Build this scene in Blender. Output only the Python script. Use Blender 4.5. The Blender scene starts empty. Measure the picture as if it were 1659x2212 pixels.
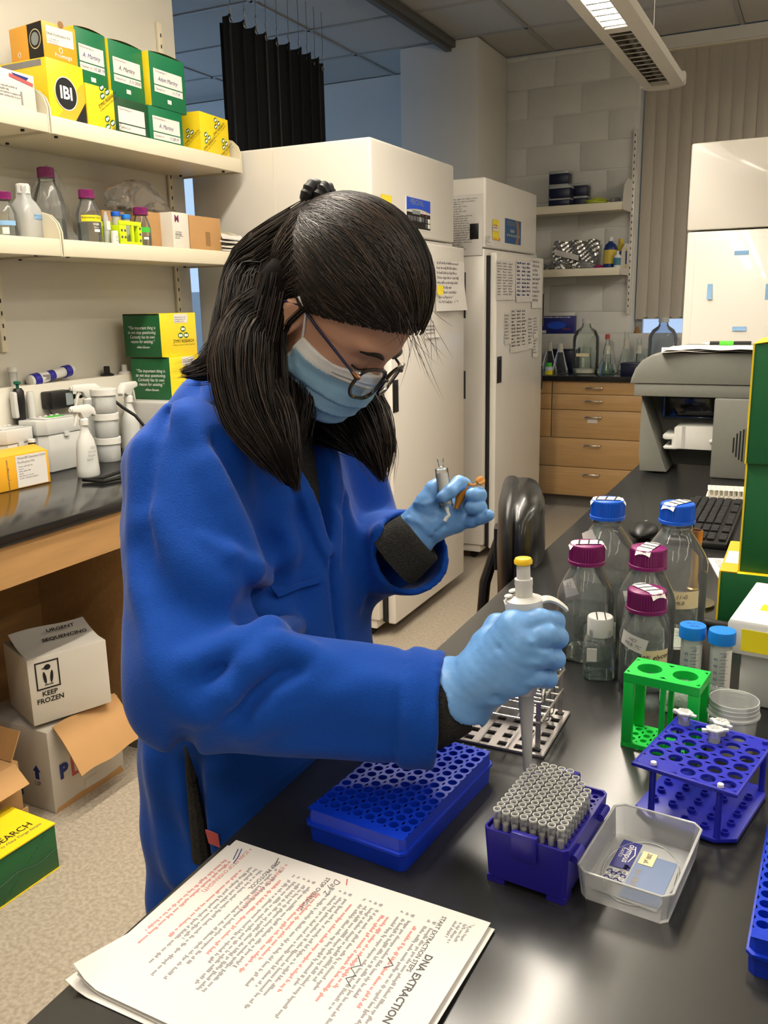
import bpy, bmesh, math, random
import numpy as np
from mathutils import Vector, Matrix
random.seed(7); rng = np.random.default_rng(7)
SC = bpy.context.scene
COL = SC.collection
PI = math.pi

# ------------------------------------------------------------------ camera
cam = bpy.data.cameras.new('camera'); camo = bpy.data.objects.new('camera', cam); COL.objects.link(camo)
cam.sensor_fit = 'VERTICAL'; cam.sensor_height = 24.0; cam.lens = 24.0 * 1897.0 / 2212.0
cam.clip_start = 0.05; cam.clip_end = 60
camo.matrix_world = Matrix(((0.89911, -0.43727 * 0 - 0.08320, 0.42974, 0), (0.43727, 0.21541, -0.87315, 0), (-0.01993, 0.97297, 0.23006, 1.455), (0, 0, 0, 1)))
_cx = Vector((0.89911, 0.43727, -0.01993)); _cz = -Vector((-0.42974, 0.87315, -0.23006)); _cy = _cz.cross(_cx)
camo.matrix_world = Matrix(((_cx.x, _cy.x, _cz.x, 0), (_cx.y, _cy.y, _cz.y, 0), (_cx.z, _cy.z, _cz.z, 1.455), (0, 0, 0, 1)))
SC.camera = camo
SC.view_settings.view_transform = 'Standard'; SC.view_settings.look = 'None'
SC.view_settings.gamma = 1.0; SC.view_settings.use_curve_mapping = False
SC.view_settings.exposure = 0.08
SC.cycles.max_bounces = 5; SC.cycles.diffuse_bounces = 2; SC.cycles.glossy_bounces = 3; SC.cycles.transmission_bounces = 4; SC.cycles.transparent_max_bounces = 24
SC.cycles.use_adaptive_sampling = True; SC.cycles.adaptive_threshold = 0.06; SC.cycles.use_light_tree = False; SC.cycles.caustics_reflective = False; SC.cycles.caustics_refractive = False

# ------------------------------------------------------------------ world and lights
w = bpy.data.worlds.new('world'); SC.world = w; w.use_nodes = True
w.node_tree.nodes['Background'].inputs[0].default_value = (0.50, 0.68, 1.0, 1); w.node_tree.nodes['Background'].inputs[1].default_value = 1.1
def area_light(name, loc, sx, sy, watts, col, rot=(0, 0, 0)):
    l = bpy.data.lights.new(name, 'AREA'); l.shape = 'RECTANGLE'; l.size = sx; l.size_y = sy; l.energy = watts; l.color = col
    o = bpy.data.objects.new(name, l); COL.objects.link(o); o.location = loc; o.rotation_euler = rot
    return o
WARM = (1.0, 0.92, 0.79)
LAMP_W = 55
# ceiling lamp rows and two added fill lights beyond the frame (the row in view is built further down)
area_light('row_light_left_aisle', (-1.35, 1.5, 2.98), 0.2, 3.0, 66, WARM)
area_light('row_light_over_bench', (0.75, 0.9, 2.9), 0.2, 5.2, 26, WARM)
area_light('row_light_far_aisle', (2.1, 2.3, 2.9), 0.2, 6.0, 46, WARM)
area_light('fill_light_window_end', (1.0, 5.0, 2.92), 0.2, 2.4, 30, WARM)  # unseen light added to brighten the far wall and blinds
area_light('fill_light_rear', (-0.3, -1.6, 2.9), 0.2, 2.4, 20, WARM)  # unseen fill light behind the camera
area_light('daylight_far_window', (-6.3, 5.0, 1.9), 2.2, 2.4, 40, (0.34, 0.58, 1.0), (0, -PI/2, 0))

# ------------------------------------------------------------------ materials
def lin(c):
    return tuple(((v/255)/12.92 if v/255 <= 0.04045 else ((v/255+0.055)/1.055)**2.4) for v in c) + (1.0,)
MATS = {}
def M(name, col, rough=0.5, metal=0.0, spec=0.5, noise=0.06, nscale=40, bump=0.0, bscale=80, trans=0.0, ior=1.45, emit=0.0, coat=0.0, sss=0.0, sheen=0.0, stretch=None, col2=None, alpha=1.0):
    m = bpy.data.materials.new(name); m.use_nodes = True; nt = m.node_tree; N = nt.nodes; L = nt.links
    b = N['Principled BSDF']; c = lin(col)
    tc = N.new('ShaderNodeTexCoord'); mp = N.new('ShaderNodeMapping'); L.new(tc.outputs['Object'], mp.inputs[0])
    if stretch: mp.inputs['Scale'].default_value = stretch
    nz = N.new('ShaderNodeTexNoise'); nz.inputs['Detail'].default_value = 0; nz.inputs['Scale'].default_value = nscale; nz.inputs['Detail'].default_value = 1
    L.new(mp.outputs[0], nz.inputs['Vector'])
    cr = N.new('ShaderNodeValToRGB'); c2 = lin(col2) if col2 else None
    cr.color_ramp.elements[0].position = 0.12; cr.color_ramp.elements[1].position = 0.88
    cr.color_ramp.elements[0].color = tuple(v*(1-noise) for v in c[:3]) + (1,)
    cr.color_ramp.elements[1].color = c2 if c2 else tuple(min(1, v*(1+noise)) for v in c[:3]) + (1,)
    L.new(nz.outputs['Fac'], cr.inputs[0]); L.new(cr.outputs[0], b.inputs['Base Color'])
    b.inputs['Roughness'].default_value = rough; b.inputs['Metallic'].default_value = metal
    b.inputs['Specular IOR Level'].default_value = spec; b.inputs['IOR'].default_value = ior
    b.inputs['Transmission Weight'].default_value = trans; b.inputs['Coat Weight'].default_value = coat
    b.inputs['Alpha'].default_value = alpha
    if sheen: b.inputs['Sheen Weight'].default_value = sheen; b.inputs['Sheen Roughness'].default_value = 0.4
    if sss: b.inputs['Subsurface Weight'].default_value = sss; b.inputs['Subsurface Radius'].default_value = (0.012, 0.006, 0.004); b.inputs['Subsurface Scale'].default_value = 1.0
    if emit: b.inputs['Emission Color'].default_value = c; b.inputs['Emission Strength'].default_value = emit
    if bump:
        n2 = N.new('ShaderNodeTexNoise'); n2.inputs['Scale'].default_value = bscale; n2.inputs['Detail'].default_value = 1
        L.new(mp.outputs[0], n2.inputs['Vector'])
        bp = N.new('ShaderNodeBump'); bp.inputs['Strength'].default_value = bump; bp.inputs['Distance'].default_value = 0.002
        L.new(n2.outputs['Fac'], bp.inputs['Height']); L.new(bp.outputs[0], b.inputs['Normal'])
    MATS[name] = m
    return m
def thin_glass(name, tint=(1, 1, 1), rough=0.03, refl=1.0, dens=0.0, ior=1.45):
    "thin-walled clear plastic or glass: what is not mirrored by Fresnel goes straight through"
    m = bpy.data.materials.new(name); m.use_nodes = True; nt = m.node_tree; N = nt.nodes; L = nt.links
    N.remove(N['Principled BSDF']); out = N['Material Output']
    tr = N.new('ShaderNodeBsdfTransparent'); tr.inputs[0].default_value = tint + (1,)
    gl = N.new('ShaderNodeBsdfGlossy'); gl.inputs['Roughness'].default_value = rough; gl.inputs[0].default_value = (refl, refl, refl, 1)
    fr = N.new('ShaderNodeFresnel'); fr.inputs[0].default_value = min(ior, 1.30)
    tc = N.new('ShaderNodeTexCoord'); nz = N.new('ShaderNodeTexNoise'); nz.inputs['Detail'].default_value = 0; nz.inputs['Scale'].default_value = 60; L.new(tc.outputs['Object'], nz.inputs['Vector'])
    bp = N.new('ShaderNodeBump'); bp.inputs['Strength'].default_value = 0.25; bp.inputs['Distance'].default_value = 0.002; L.new(nz.outputs['Fac'], bp.inputs['Height'])
    L.new(bp.outputs[0], gl.inputs['Normal']); L.new(bp.outputs[0], fr.inputs['Normal'])
    mx = N.new('ShaderNodeMixShader'); L.new(fr.outputs[0], mx.inputs[0]); L.new(tr.outputs[0], mx.inputs[1]); L.new(gl.outputs[0], mx.inputs[2])
    if dens:
        df = N.new('ShaderNodeBsdfDiffuse'); df.inputs[0].default_value = (0.85, 0.86, 0.86, 1)
        m2 = N.new('ShaderNodeMixShader'); m2.inputs[0].default_value = dens; L.new(mx.outputs[0], m2.inputs[1]); L.new(df.outputs[0], m2.inputs[2]); mx = m2
    L.new(mx.outputs[0], out.inputs[0]); MATS[name] = m
    return m
def frost(name, col=(225, 228, 228), clear=0.25, gloss=0.25, trl=0.22):
    "milky translucent plastic"
    m = bpy.data.materials.new(name); m.use_nodes = True; nt = m.node_tree; N = nt.nodes; L = nt.links
    N.remove(N['Principled BSDF']); out = N['Material Output']; c = lin(col)
    tc = N.new('ShaderNodeTexCoord'); nz = N.new('ShaderNodeTexNoise'); nz.inputs['Detail'].default_value = 0; nz.inputs['Scale'].default_value = 25; L.new(tc.outputs['Object'], nz.inputs['Vector'])
    cr = N.new('ShaderNodeValToRGB'); cr.color_ramp.elements[0].color = tuple(v*0.94 for v in c[:3])+(1,); cr.color_ramp.elements[1].color = c; L.new(nz.outputs['Fac'], cr.inputs[0])
    df = N.new('ShaderNodeBsdfDiffuse'); L.new(cr.outputs[0], df.inputs[0]); tl = N.new('ShaderNodeBsdfTranslucent'); L.new(cr.outputs[0], tl.inputs[0])
    a = N.new('ShaderNodeMixShader'); a.inputs[0].default_value = trl; L.new(df.outputs[0], a.inputs[1]); L.new(tl.outputs[0], a.inputs[2])
    tr = N.new('ShaderNodeBsdfTransparent'); b = N.new('ShaderNodeMixShader'); b.inputs[0].default_value = clear; L.new(a.outputs[0], b.inputs[1]); L.new(tr.outputs[0], b.inputs[2])
    gl = N.new('ShaderNodeBsdfGlossy'); gl.inputs['Roughness'].default_value = gloss; fr = N.new('ShaderNodeFresnel'); fr.inputs[0].default_value = 1.45
    e = N.new('ShaderNodeMixShader'); L.new(fr.outputs[0], e.inputs[0]); L.new(b.outputs[0], e.inputs[1]); L.new(gl.outputs[0], e.inputs[2])
    L.new(e.outputs[0], out.inputs[0]); MATS[name] = m
    return m

# ------------------------------------------------------------------ mesh building
class G:
    def __init__(s): s.bm = bmesh.new()
    def _xf(s, vs, mtx):
        if mtx is not None: bmesh.ops.transform(s.bm, matrix=mtx, verts=vs)
        return vs
    def box(s, x0, x1, y0, y1, z0, z1, bev=0.0, seg=2, mtx=None):
        r = bmesh.ops.create_cube(s.bm, size=1.0); vs = r['verts']
        for v in vs: v.co = Vector(((x0+x1)/2 + v.co.x*(x1-x0), (y0+y1)/2 + v.co.y*(y1-y0), (z0+z1)/2 + v.co.z*(z1-z0)))
        if bev > 0:
            es = list({e for v in vs for e in v.link_edges})
            r = bmesh.ops.bevel(s.bm, geom=es, offset=bev, segments=seg, profile=0.5, affect='EDGES')
            vs = list({v for f in r['faces'] for v in f.verts} | {v for v in vs if v.is_valid})
            seen = set(); st = list(vs)
            while st:
                v = st.pop()
                if v in seen: continue
                seen.add(v); st.extend(e.other_vert(v) for e in v.link_edges)
            vs = list(seen)
        s._xf(vs, mtx); return s
    def prism(s, poly, h0, h1, plane='xy', bev=0.0, mtx=None):
        "extrude a closed 2D outline; plane xy -> along z, xz -> along y, yz -> along x"
        def P(a, b, h): return {'xy': (a, b, h), 'xz': (a, h, b), 'yz': (h, a, b)}[plane]
        A = [s.bm.verts.new(P(a, b, h0)) for a, b in poly]; B = [s.bm.verts.new(P(a, b, h1)) for a, b in poly]
        n = len(poly); fs = []
        for i in range(n):
            j = (i+1) % n; fs.append(s.bm.faces.new((A[i], A[j], B[j], B[i])))
        fs.append(s.bm.faces.new(A[::-1])); fs.append(s.bm.faces.new(B))
        bmesh.ops.recalc_face_normals(s.bm, faces=fs)
        vs = A + B
        if bev > 0:
            es = [e for f in fs[-2:] for e in f.edges]
            r = bmesh.ops.bevel(s.bm, geom=es, offset=bev, segments=2, profile=0.5, affect='EDGES')
            st = [v for f in r['faces'] for v in f.verts]; seen = set()
            while st:
                v = st.pop()
                if v in seen: continue
                seen.add(v); st.extend(e.other_vert(v) for e in v.link_edges)
            vs = list(seen)
        s._xf(vs, mtx); return s
    def lathe(s, prof, n=32, c=(0, 0, 0), flute=0.0, closed=False, mtx=None, sx=1.0, sy=1.0, pw=2.0):
        "revolve (r, z); flute > 0 ripples the radius; pw > 2 squares the section"
        rings = []; allv = []
        for r, z in prof:
            if r < 1e-6: v = s.bm.verts.new((c[0], c[1], c[2]+z)); rings.append([v]); allv.append(v)
            else:
                ring = []
                for i in range(n):
                    a = 2*PI*i/n; rr = r*(1 - flute*(i % 2)); ca, sa = math.cos(a), math.sin(a)
                    k = (abs(ca)**pw + abs(sa)**pw)**(-1.0/pw)
                    ring.append(s.bm.verts.new((c[0]+rr*k*ca*sx, c[1]+rr*k*sa*sy, c[2]+z)))
                rings.append(ring); allv += ring
        pr = list(zip(rings, rings[1:])) + ([(rings[-1], rings[0])] if closed else [])
        fs = []
        for a, b in pr:
            if len(a) == 1 and len(b) == 1: continue
            for i in range(n):
                j = (i+1) % n
                if len(a) == 1: fs.append(s.bm.faces.new((a[0], b[j], b[i])))
                elif len(b) == 1: fs.append(s.bm.faces.new((a[i], a[j], b[0])))
                else: fs.append(s.bm.faces.new((a[i], a[j], b[j], b[i])))
        s._xf(allv, mtx); return s
    def cyl(s, p0, p1, r, n=20, r2=None):
        return s.tube([p0, p1], [r, r if r2 is None else r2], n)
    def tube(s, pts, rad, n=10, closed=False, caps=True):
        pts = [Vector(p) for p in pts]; m = len(pts)
        rad = [rad]*m if not hasattr(rad, '__len__') else rad
        up = None; rings = []
        for i, p in enumerate(pts):
            a = pts[(i-1) % m] if (closed or i > 0) else p; b = pts[(i+1) % m] if (closed or i < m-1) else p
            t = (b-a).normalized()
            if up is None:
                up = Vector((0, 0, 1)) if abs(t.z) < 0.9 else Vector((1, 0, 0))
            up = (up - t*up.dot(t)); up = up.normalized() if up.length > 1e-6 else t.orthogonal().normalized()
            q = t.cross(up)
            rings.append([s.bm.verts.new(p + (up*math.cos(2*PI*k/n) + q*math.sin(2*PI*k/n))*rad[i]) for k in range(n)])
        for i in range(m if closed else m-1):
            a, b = rings[i], rings[(i+1) % m]
            for k in range(n):
                l = (k+1) % n; s.bm.faces.new((a[k], a[l], b[l], b[k]))
        if caps and not closed: s.bm.faces.new(rings[0][::-1]); s.bm.faces.new(rings[-1])
        return s
    def ball(s, c, rx, ry=None, rz=None, u=20, v=12, mtx=None):
        r = bmesh.ops.create_uvsphere(s.bm, u_segments=u, v_segments=v, radius=1.0); vs = r['verts']
        ry = rx if ry is None else ry; rz = rx if rz is None else rz
        for q in vs: q.co = Vector((c[0]+q.co.x*rx, c[1]+q.co.y*ry, c[2]+q.co.z*rz))
        s._xf(vs, mtx); return s
    def grid(s, f, nu, nv, wrap=False):
        V = [[s.bm.verts.new(f(i/nu, j/nv)) for j in range(nv+1)] for i in range(nu if wrap else nu+1)]
        for i in range(nu):
            a, b = V[i], V[(i+1) % len(V)]
            for j in range(nv): s.bm.faces.new((a[j], b[j], b[j+1], a[j+1]))
        return s
    def quad(s, a, b, c, d): s.bm.faces.new([s.bm.verts.new(p) for p in (a, b, c, d)]); return s
    def rawmesh(s, V, F):
        vs = [s.bm.verts.new(v) for v in V]
        for f in F:
            try: s.bm.faces.new([vs[i] for i in f])
            except ValueError: pass
        return s
    def solidify(s, t):
        bmesh.ops.recalc_face_normals(s.bm, faces=s.bm.faces[:])
        s.bm.normal_update(); vs = s.bm.verts[:]; fs = s.bm.faces[:]; bd = [e for e in s.bm.edges if e.is_boundary]
        m = {v: s.bm.verts.new(v.co - v.normal*t) for v in vs}
        for f in fs: s.bm.faces.new([m[v] for v in reversed(f.verts)])
        for e in bd: s.bm.faces.new((e.verts[0], e.verts[1], m[e.verts[1]], m[e.verts[0]]))
        return s
    def mesh(s, name, angle=35):
        bmesh.ops.recalc_face_normals(s.bm, faces=s.bm.faces[:])
        me = bpy.data.meshes.new(name); s.bm.to_mesh(me); s.bm.free()
        if angle:
            me.polygons.foreach_set('use_smooth', [True]*len(me.polygons)); me.set_sharp_from_angle(angle=math.radians(angle))
        return me
def put(name, g, mat, parent=None, loc=None, rot=None, angle=35, label=None):
    me = g.mesh(name, angle) if isinstance(g, G) else g
    o = bpy.data.objects.new(name, me); COL.objects.link(o)
    if mat is not None and not me.materials: me.materials.append(MATS[mat] if isinstance(mat, str) else mat)
    if parent is not None: o.parent = parent
    if loc is not None: o.location = loc
    if rot is not None: o.rotation_euler = rot
    if label: o['label'] = label
    return o
def tag(o, label, cat, group=None):
    o['label'] = label; o['category'] = cat
    if group: o['group'] = group
    return o
def thing(name, label, cat, loc=(0, 0, 0), rot=(0, 0, 0), group=None):
    o = bpy.data.objects.new(name, None); COL.objects.link(o); o.location = loc
    o.rotation_euler = rot if hasattr(rot, '__len__') else (0, 0, rot); o.empty_display_size = 0.05
    return tag(o, label, cat, group)
def struct(name, g, mat, parent=None, angle=35):
    o = put(name, g, mat, parent, angle=angle)
    if parent is None: o['kind'] = 'structure'
    return o
def dup(root, loc, rotz=None, label=None, group=None):
    r = root.copy(); COL.objects.link(r); r.location = loc
    if rotz is not None: r.rotation_euler = (0, 0, rotz)
    if label: r['label'] = label
    if group: r['group'] = group
    for ch in list(root.children):
        c = ch.copy(); COL.objects.link(c); c.parent = r
        for g in list(ch.children):
            d = g.copy(); COL.objects.link(d); d.parent = c
    return r
# lettering: collected here, turned into meshes once at the end
TX = []
def text(parent, s, size, loc, right, up, mat='ink', name='lettering', align='CENTER', shear=0.0, bold=0.0, sx=1.0, warp=None, space=1.0):
    TX.append(dict(parent=parent, s=s, size=size, loc=loc, right=right, up=up, mat=mat, name=name, align=align, shear=shear, bold=bold, sx=sx, warp=warp, space=space))
def flush_text():
    obs = []
    for t in TX:
        cu = bpy.data.curves.new(t['name'], 'FONT'); cu.body = t['s']; cu.size = t['size']; cu.align_x = t['align']; cu.align_y = 'CENTER'
        cu.shear = t['shear']; cu.offset = t['bold']*t['size']; cu.resolution_u = 2; cu.space_character = t['space']
        o = bpy.data.objects.new('tmp_text', cu); COL.objects.link(o); obs.append(o)
    dg = bpy.context.evaluated_depsgraph_get()
    for t, o in zip(TX, obs):
        me = bpy.data.meshes.new_from_object(o.evaluated_get(dg)); me.materials.clear()
        r = Vector(t['right']).normalized(); u = Vector(t['up']).normalized(); n = r.cross(u); b = Vector(t['loc'])
        for v in me.vertices:
            p = b + r*v.co.x*t['sx'] + u*v.co.y
            v.co = t['warp'](p) if t['warp'] else p
        put(t['name'], me, t['mat'], t['parent'])
    for o in obs:
        cu = o.data; bpy.data.objects.remove(o); bpy.data.curves.remove(cu)
def fineprint(parent, o, right, up, w, lines, lh, mat='ink_soft', name='fine_print', th=0.55, warp=None, seed=1, ragged=0.5, g=None):
    "rows of small letter-sized strokes too fine to read"
    rr = random.Random(seed); own = g is None; g = g or G(); o = Vector(o); right = Vector(right).normalized(); up = Vector(up).normalized(); h = lh*th
    for i in range(lines):
        x = 0.0; end = w*(1-ragged*rr.random()); y = -i*lh
        while x < end:
            for k in range(rr.randint(2, 9)):
                ww = h*rr.uniform(0.28, 0.5); hh = h*(0.62 if rr.random() < 0.7 else 1.0); lo = 0 if rr.random() < .88 else -0.3*h
                if x+ww > end: break
                p = [o+right*x+up*(y+lo), o+right*(x+ww)+up*(y+lo), o+right*(x+ww)+up*(y+hh), o+right*x+up*(y+hh)]
                if warp: p = [warp(q) for q in p]
                g.quad(*p); x += ww*1.22
            x += h*0.45
    if own:
        q = put(name, g, mat, parent, angle=0); q['kind'] = 'stuff'; return q
def card(parent, name, c, right, up, w, h, mat, t=0.0006, warp=None):
    "a thin stuck-on label: centre, directions, size, thickness"
    r = Vector(right).normalized(); u = Vector(up).normalized(); n = r.cross(u); c = Vector(c); g = G()
    nx = 10 if warp else 1
    def f(k):
        def q(a, b):
            p = c + r*(a-0.5)*w + u*(b-0.5)*h; p = warp(p) if warp else p
            return p + n*k if not warp else p
        return q
    if warp: g.grid(f(0), nx, 1)
    else:
        A = f(0); B = f(t); pts = [A(0, 0), A(1, 0), A(1, 1), A(0, 1), B(0, 0), B(1, 0), B(1, 1), B(0, 1)]
        g.rawmesh(pts, [(0, 1, 2, 3), (4, 5, 6, 7), (0, 1, 5, 4), (1, 2, 6, 5), (2, 3, 7, 6), (3, 0, 4, 7)])
    return put(name, g, mat, parent, angle=0 if not warp else 60)

# ------------------------------------------------------------------ common materials
M('paint_white', (232, 227, 216), 0.55, noise=0.02, nscale=6)
M('paint_panel', (226, 220, 205), 0.5, noise=0.03, nscale=3)
M('paint_block', (226, 224, 216), 0.6, noise=0.03, nscale=14, bump=0.35, bscale=60)
M('mortar', (232, 230, 224), 0.7, noise=0.02, nscale=60)
M('ceil_tile', (200, 195, 184), 0.9, noise=0.10, nscale=120, bump=0.4, bscale=220)
M('ceil_bar', (172, 168, 160), 0.5, noise=0.03)
M('rail_dark', (92, 90, 86), 0.45, noise=0.05)
M('black_top', (30, 30, 31), 0.14, spec=0.5, noise=0.12, nscale=25)
M('top_edge', (22, 22, 23), 0.35, noise=0.2)
M('wood', (184, 142, 92), 0.42, noise=0.13, nscale=7, stretch=(9, 0.7, 9), coat=0.1)
M('wood_back', (194, 152, 98), 0.42, noise=0.12, nscale=6, stretch=(0.7, 9, 9), coat=0.1)
M('rubber_base', (118, 112, 102), 0.6, noise=0.06)
M('enamel', (234, 228, 218), 0.28, noise=0.012, nscale=4, coat=0.15)
M('enamel_shelf', (232, 222, 196), 0.4, noise=0.02, nscale=8)
M('steel', (190, 188, 184), 0.28, metal=1.0, noise=0.05)
M('steel_dull', (150, 148, 144), 0.42, metal=1.0, noise=0.08)
M('black_plastic', (20, 20, 21), 0.4, noise=0.15)
M('black_rubber', (14, 14, 14), 0.6, noise=0.15)
M('ink', (24, 22, 24), 0.7, noise=0.02)
M('ink_soft', (146, 142, 142), 0.8, noise=0.05)
M('ink_grey', (92, 90, 92), 0.8, noise=0.05)
M('ink_red', (196, 92, 90), 0.8, noise=0.05)
M('ink_blue', (36, 48, 120), 0.7, noise=0.05)
M('ink_white', (244, 242, 236), 0.6, noise=0.01)
M('paper', (228, 223, 216), 0.75, noise=0.02, nscale=12, bump=0.06, bscale=30)
M('paper_warm', (238, 230, 212), 0.75, noise=0.03, nscale=12)
M('tape_paper', (238, 234, 224), 0.7, noise=0.03)
M('cardboard', (190, 146, 94), 0.75, noise=0.06, nscale=10, bump=0.15, bscale=60)
M('cardboard_edge', (150, 112, 70), 0.85, noise=0.15, nscale=90)
M('card_white', (226, 220, 208), 0.55, noise=0.03, nscale=8)
M('card_worn', (208, 200, 186), 0.6, noise=0.09, nscale=7)
M('zymo_green', (28, 96, 52), 0.42, noise=0.04, nscale=5)
M('zymo_dark', (34, 74, 44), 0.45, noise=0.04, nscale=5)
M('zymo_teal', (20, 112, 70), 0.45, noise=0.04, nscale=5)
M('zymo_yellow', (246, 214, 34), 0.42, noise=0.03, nscale=5)
M('ibi_yellow', (250, 216, 40), 0.4, noise=0.03)
M('kit_orange', (240, 162, 40), 0.4, noise=0.03, nscale=5)
M('kit_amber', (248, 180, 48), 0.4, noise=0.02, nscale=5)
M('purple_cap', (122, 22, 92), 0.38, noise=0.06)
M('blue_cap', (8, 88, 205), 0.38, noise=0.06)
M('blue_cap2', (20, 124, 218), 0.4, noise=0.05)
M('white_plastic', (232, 230, 222), 0.4, noise=0.02)
M('grey_plastic', (196, 194, 188), 0.42, noise=0.02)
M('yellow_label', (246, 226, 30), 0.6, noise=0.03)
M('green_label', (72, 196, 60), 0.6, noise=0.04)
M('blue_tape', (140, 184, 226), 0.6, noise=0.05, nscale=60)
M('cream_tape', (232, 216, 168), 0.65, noise=0.04)
M('dark_blue', (20, 26, 62), 0.45, noise=0.1)
thin_glass('glass', (0.975, 0.985, 0.98), 0.05, 1.0, 0.075)
thin_glass('glass_green', (0.93, 0.97, 0.94), 0.03, 1.0, 0.02)
thin_glass('bag_clear', (0.93, 0.93, 0.92), 0.15, 1.0, 0.24)
thin_glass('water', (0.80, 0.87, 0.85), 0.03, 1.0, 0.02, 1.33)
frost('frost_white', (246, 246, 240), 0.08, 0.3)
frost('frost_clear', (246, 248, 246), 0.42, 0.2)
frost('tip_plastic', (254, 254, 255), 0.50, 0.12, 0.5)
thin_glass('tip_thin', (0.97, 0.97, 0.99), 0.10, 1.0, 0.14)
M('ink_pink', (208, 138, 134), 0.8, noise=0.04)
M('ink_page', (150, 146, 148), 0.8, noise=0.05)
thin_glass('lid_clear', (0.94, 0.94, 0.95), 0.20, 1.0, 0.27)
frost('tip_clear', (252, 252, 255), 0.62, 0.15)

# ------------------------------------------------------------------ floor
g = G(); g.box(-7.2, 3.3, -3.2, 7.2, -0.1, 0.0)
m = bpy.data.materials.new('vinyl_floor'); m.use_nodes = True; nt = m.node_tree; N = nt.nodes; L = nt.links; b = N['Principled BSDF']
tc = N.new('ShaderNodeTexCoord'); n1 = N.new('ShaderNodeTexNoise'); n1.inputs['Scale'].default_value = 90; n1.inputs['Detail'].default_value = 2; L.new(tc.outputs['Object'], n1.inputs['Vector'])
cr = N.new('ShaderNodeValToRGB'); e = cr.color_ramp.elements; e[0].position = 0.36; e[0].color = lin((158, 146, 128)); e[1].position = 0.66; e[1].color = lin((182, 170, 152)); L.new(n1.outputs['Fac'], cr.inputs[0])
vo = N.new('ShaderNodeTexVoronoi'); vo.inputs['Scale'].default_value = 70; mpx = N.new('ShaderNodeMapping'); mpx.inputs['Scale'].default_value = (1.0, 2.4, 1.0); L.new(tc.outputs['Object'], mpx.inputs[0]); L.new(mpx.outputs[0], vo.inputs['Vector'])
c2 = N.new('ShaderNodeValToRGB'); c2.color_ramp.elements[0].position = 0.10; c2.color_ramp.elements[0].color = (0.55, 0.55, 0.55, 1); c2.color_ramp.elements[1].position = 0.2; c2.color_ramp.elements[1].color = (0, 0, 0, 1); L.new(vo.outputs['Distance'], c2.inputs[0])
mx = N.new('ShaderNodeMix'); mx.data_type = 'RGBA'; L.new(c2.outputs[0], mx.inputs['Factor']); L.new(cr.outputs[0], mx.inputs[6]); mx.inputs[7].default_value = lin((208, 198, 182)); L.new(mx.outputs[2], b.inputs['Base Color'])
b.inputs['Roughness'].default_value = 0.32; MATS['vinyl_floor'] = m
struct('floor', g, 'vinyl_floor')

# ------------------------------------------------------------------ room shell
struct('wall_right', G().box(3.2, 3.3, -3.2, 7.2, 0, 3.3), 'paint_white')
struct('wall_front', G().box(-7.2, 3.3, -3.3, -3.2, 0, 3.3), 'paint_white')
struct('wall_far_left', G().box(-7.3, -7.2, -3.2, 7.2, 0, 3.3), 'paint_white')
g = G(); g.box(-4.05, -2.82, 6.78, 6.98, 0, 3.2); g.box(-7.2, -4.05, 6.78, 6.98, 0, 1.6); g.box(-7.2, -4.05, 6.78, 6.98, 3.06, 3.2)
struct('wall_back_left', g, 'paint_white')
w2 = struct('window_2', G().box(-7.2, -4.05, 6.80, 6.815, 1.6, 3.06), 'glass')
for z in (2.86, 2.62): put('glazing_bar', G().box(-7.2, -4.05, 6.77, 6.82, z, z+0.03), 'rail_dark', w2)
struct('wall_column', G().box(-2.82, -2.24, 6.13, 6.98, 0, 3.2, 0.01), 'paint_white')
wb = struct('wall_back', G().box(-2.24, -1.262, 6.765, 7.0, 0, 3.2), 'mortar')
bm_full = G().box(-0.195, 0.195, 0.01, 0.02, 0, 0.191, 0.003, 2).mesh('block')
row = 0; z = -0.03
while z < 3.19:
    off = -1.68 if row % 2 == 0 else -1.48
    x0 = off - 2*0.4
    while x0 < -1.262:
        a = max(x0+0.004, -2.24); c = min(x0+0.396, -1.262); zz = min(z+0.196, 3.2)
        if c-a > 0.02 and zz-max(z, 0) > 0.02:
            if abs(c-a-0.392) < 1e-3 and z > 0 and zz < 3.19: o = put('block', bm_full, 'paint_block', wb, (x0+0.2, 6.75, z+0.003))
            else: o = put('block', G().box(a, c, 6.76, 6.77, max(z, 0), zz-0.005, 0.003), 'paint_block', wb)
        x0 += 0.4
    z += 0.2; row += 1
# reveal of the window opening and the wall below and above the glass
g = G(); g.box(-1.262, 3.2, 6.78, 7.0, 0, 1.2); g.box(-1.262, 3.2, 6.78, 7.0, 3.12, 3.2); g.box(1.8, 3.2, 6.78, 7.0, 1.2, 3.12)
struct('wall_back_right', g, 'paint_white')
w1 = struct('window_1', G().box(-1.262, 1.8, 6.94, 6.955, 1.2, 3.12), 'glass')
for x in (-1.26, -0.2, 0.8, 1.75): put('window_frame', G().box(x, x+0.05, 6.92, 6.97, 1.2, 3.12), 'steel_dull', w1)
struct('trim_1', G().box(-2.24, 1.8, 6.66, 6.748, 0.945, 1.213, 0.004), 'paint_block')

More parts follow.
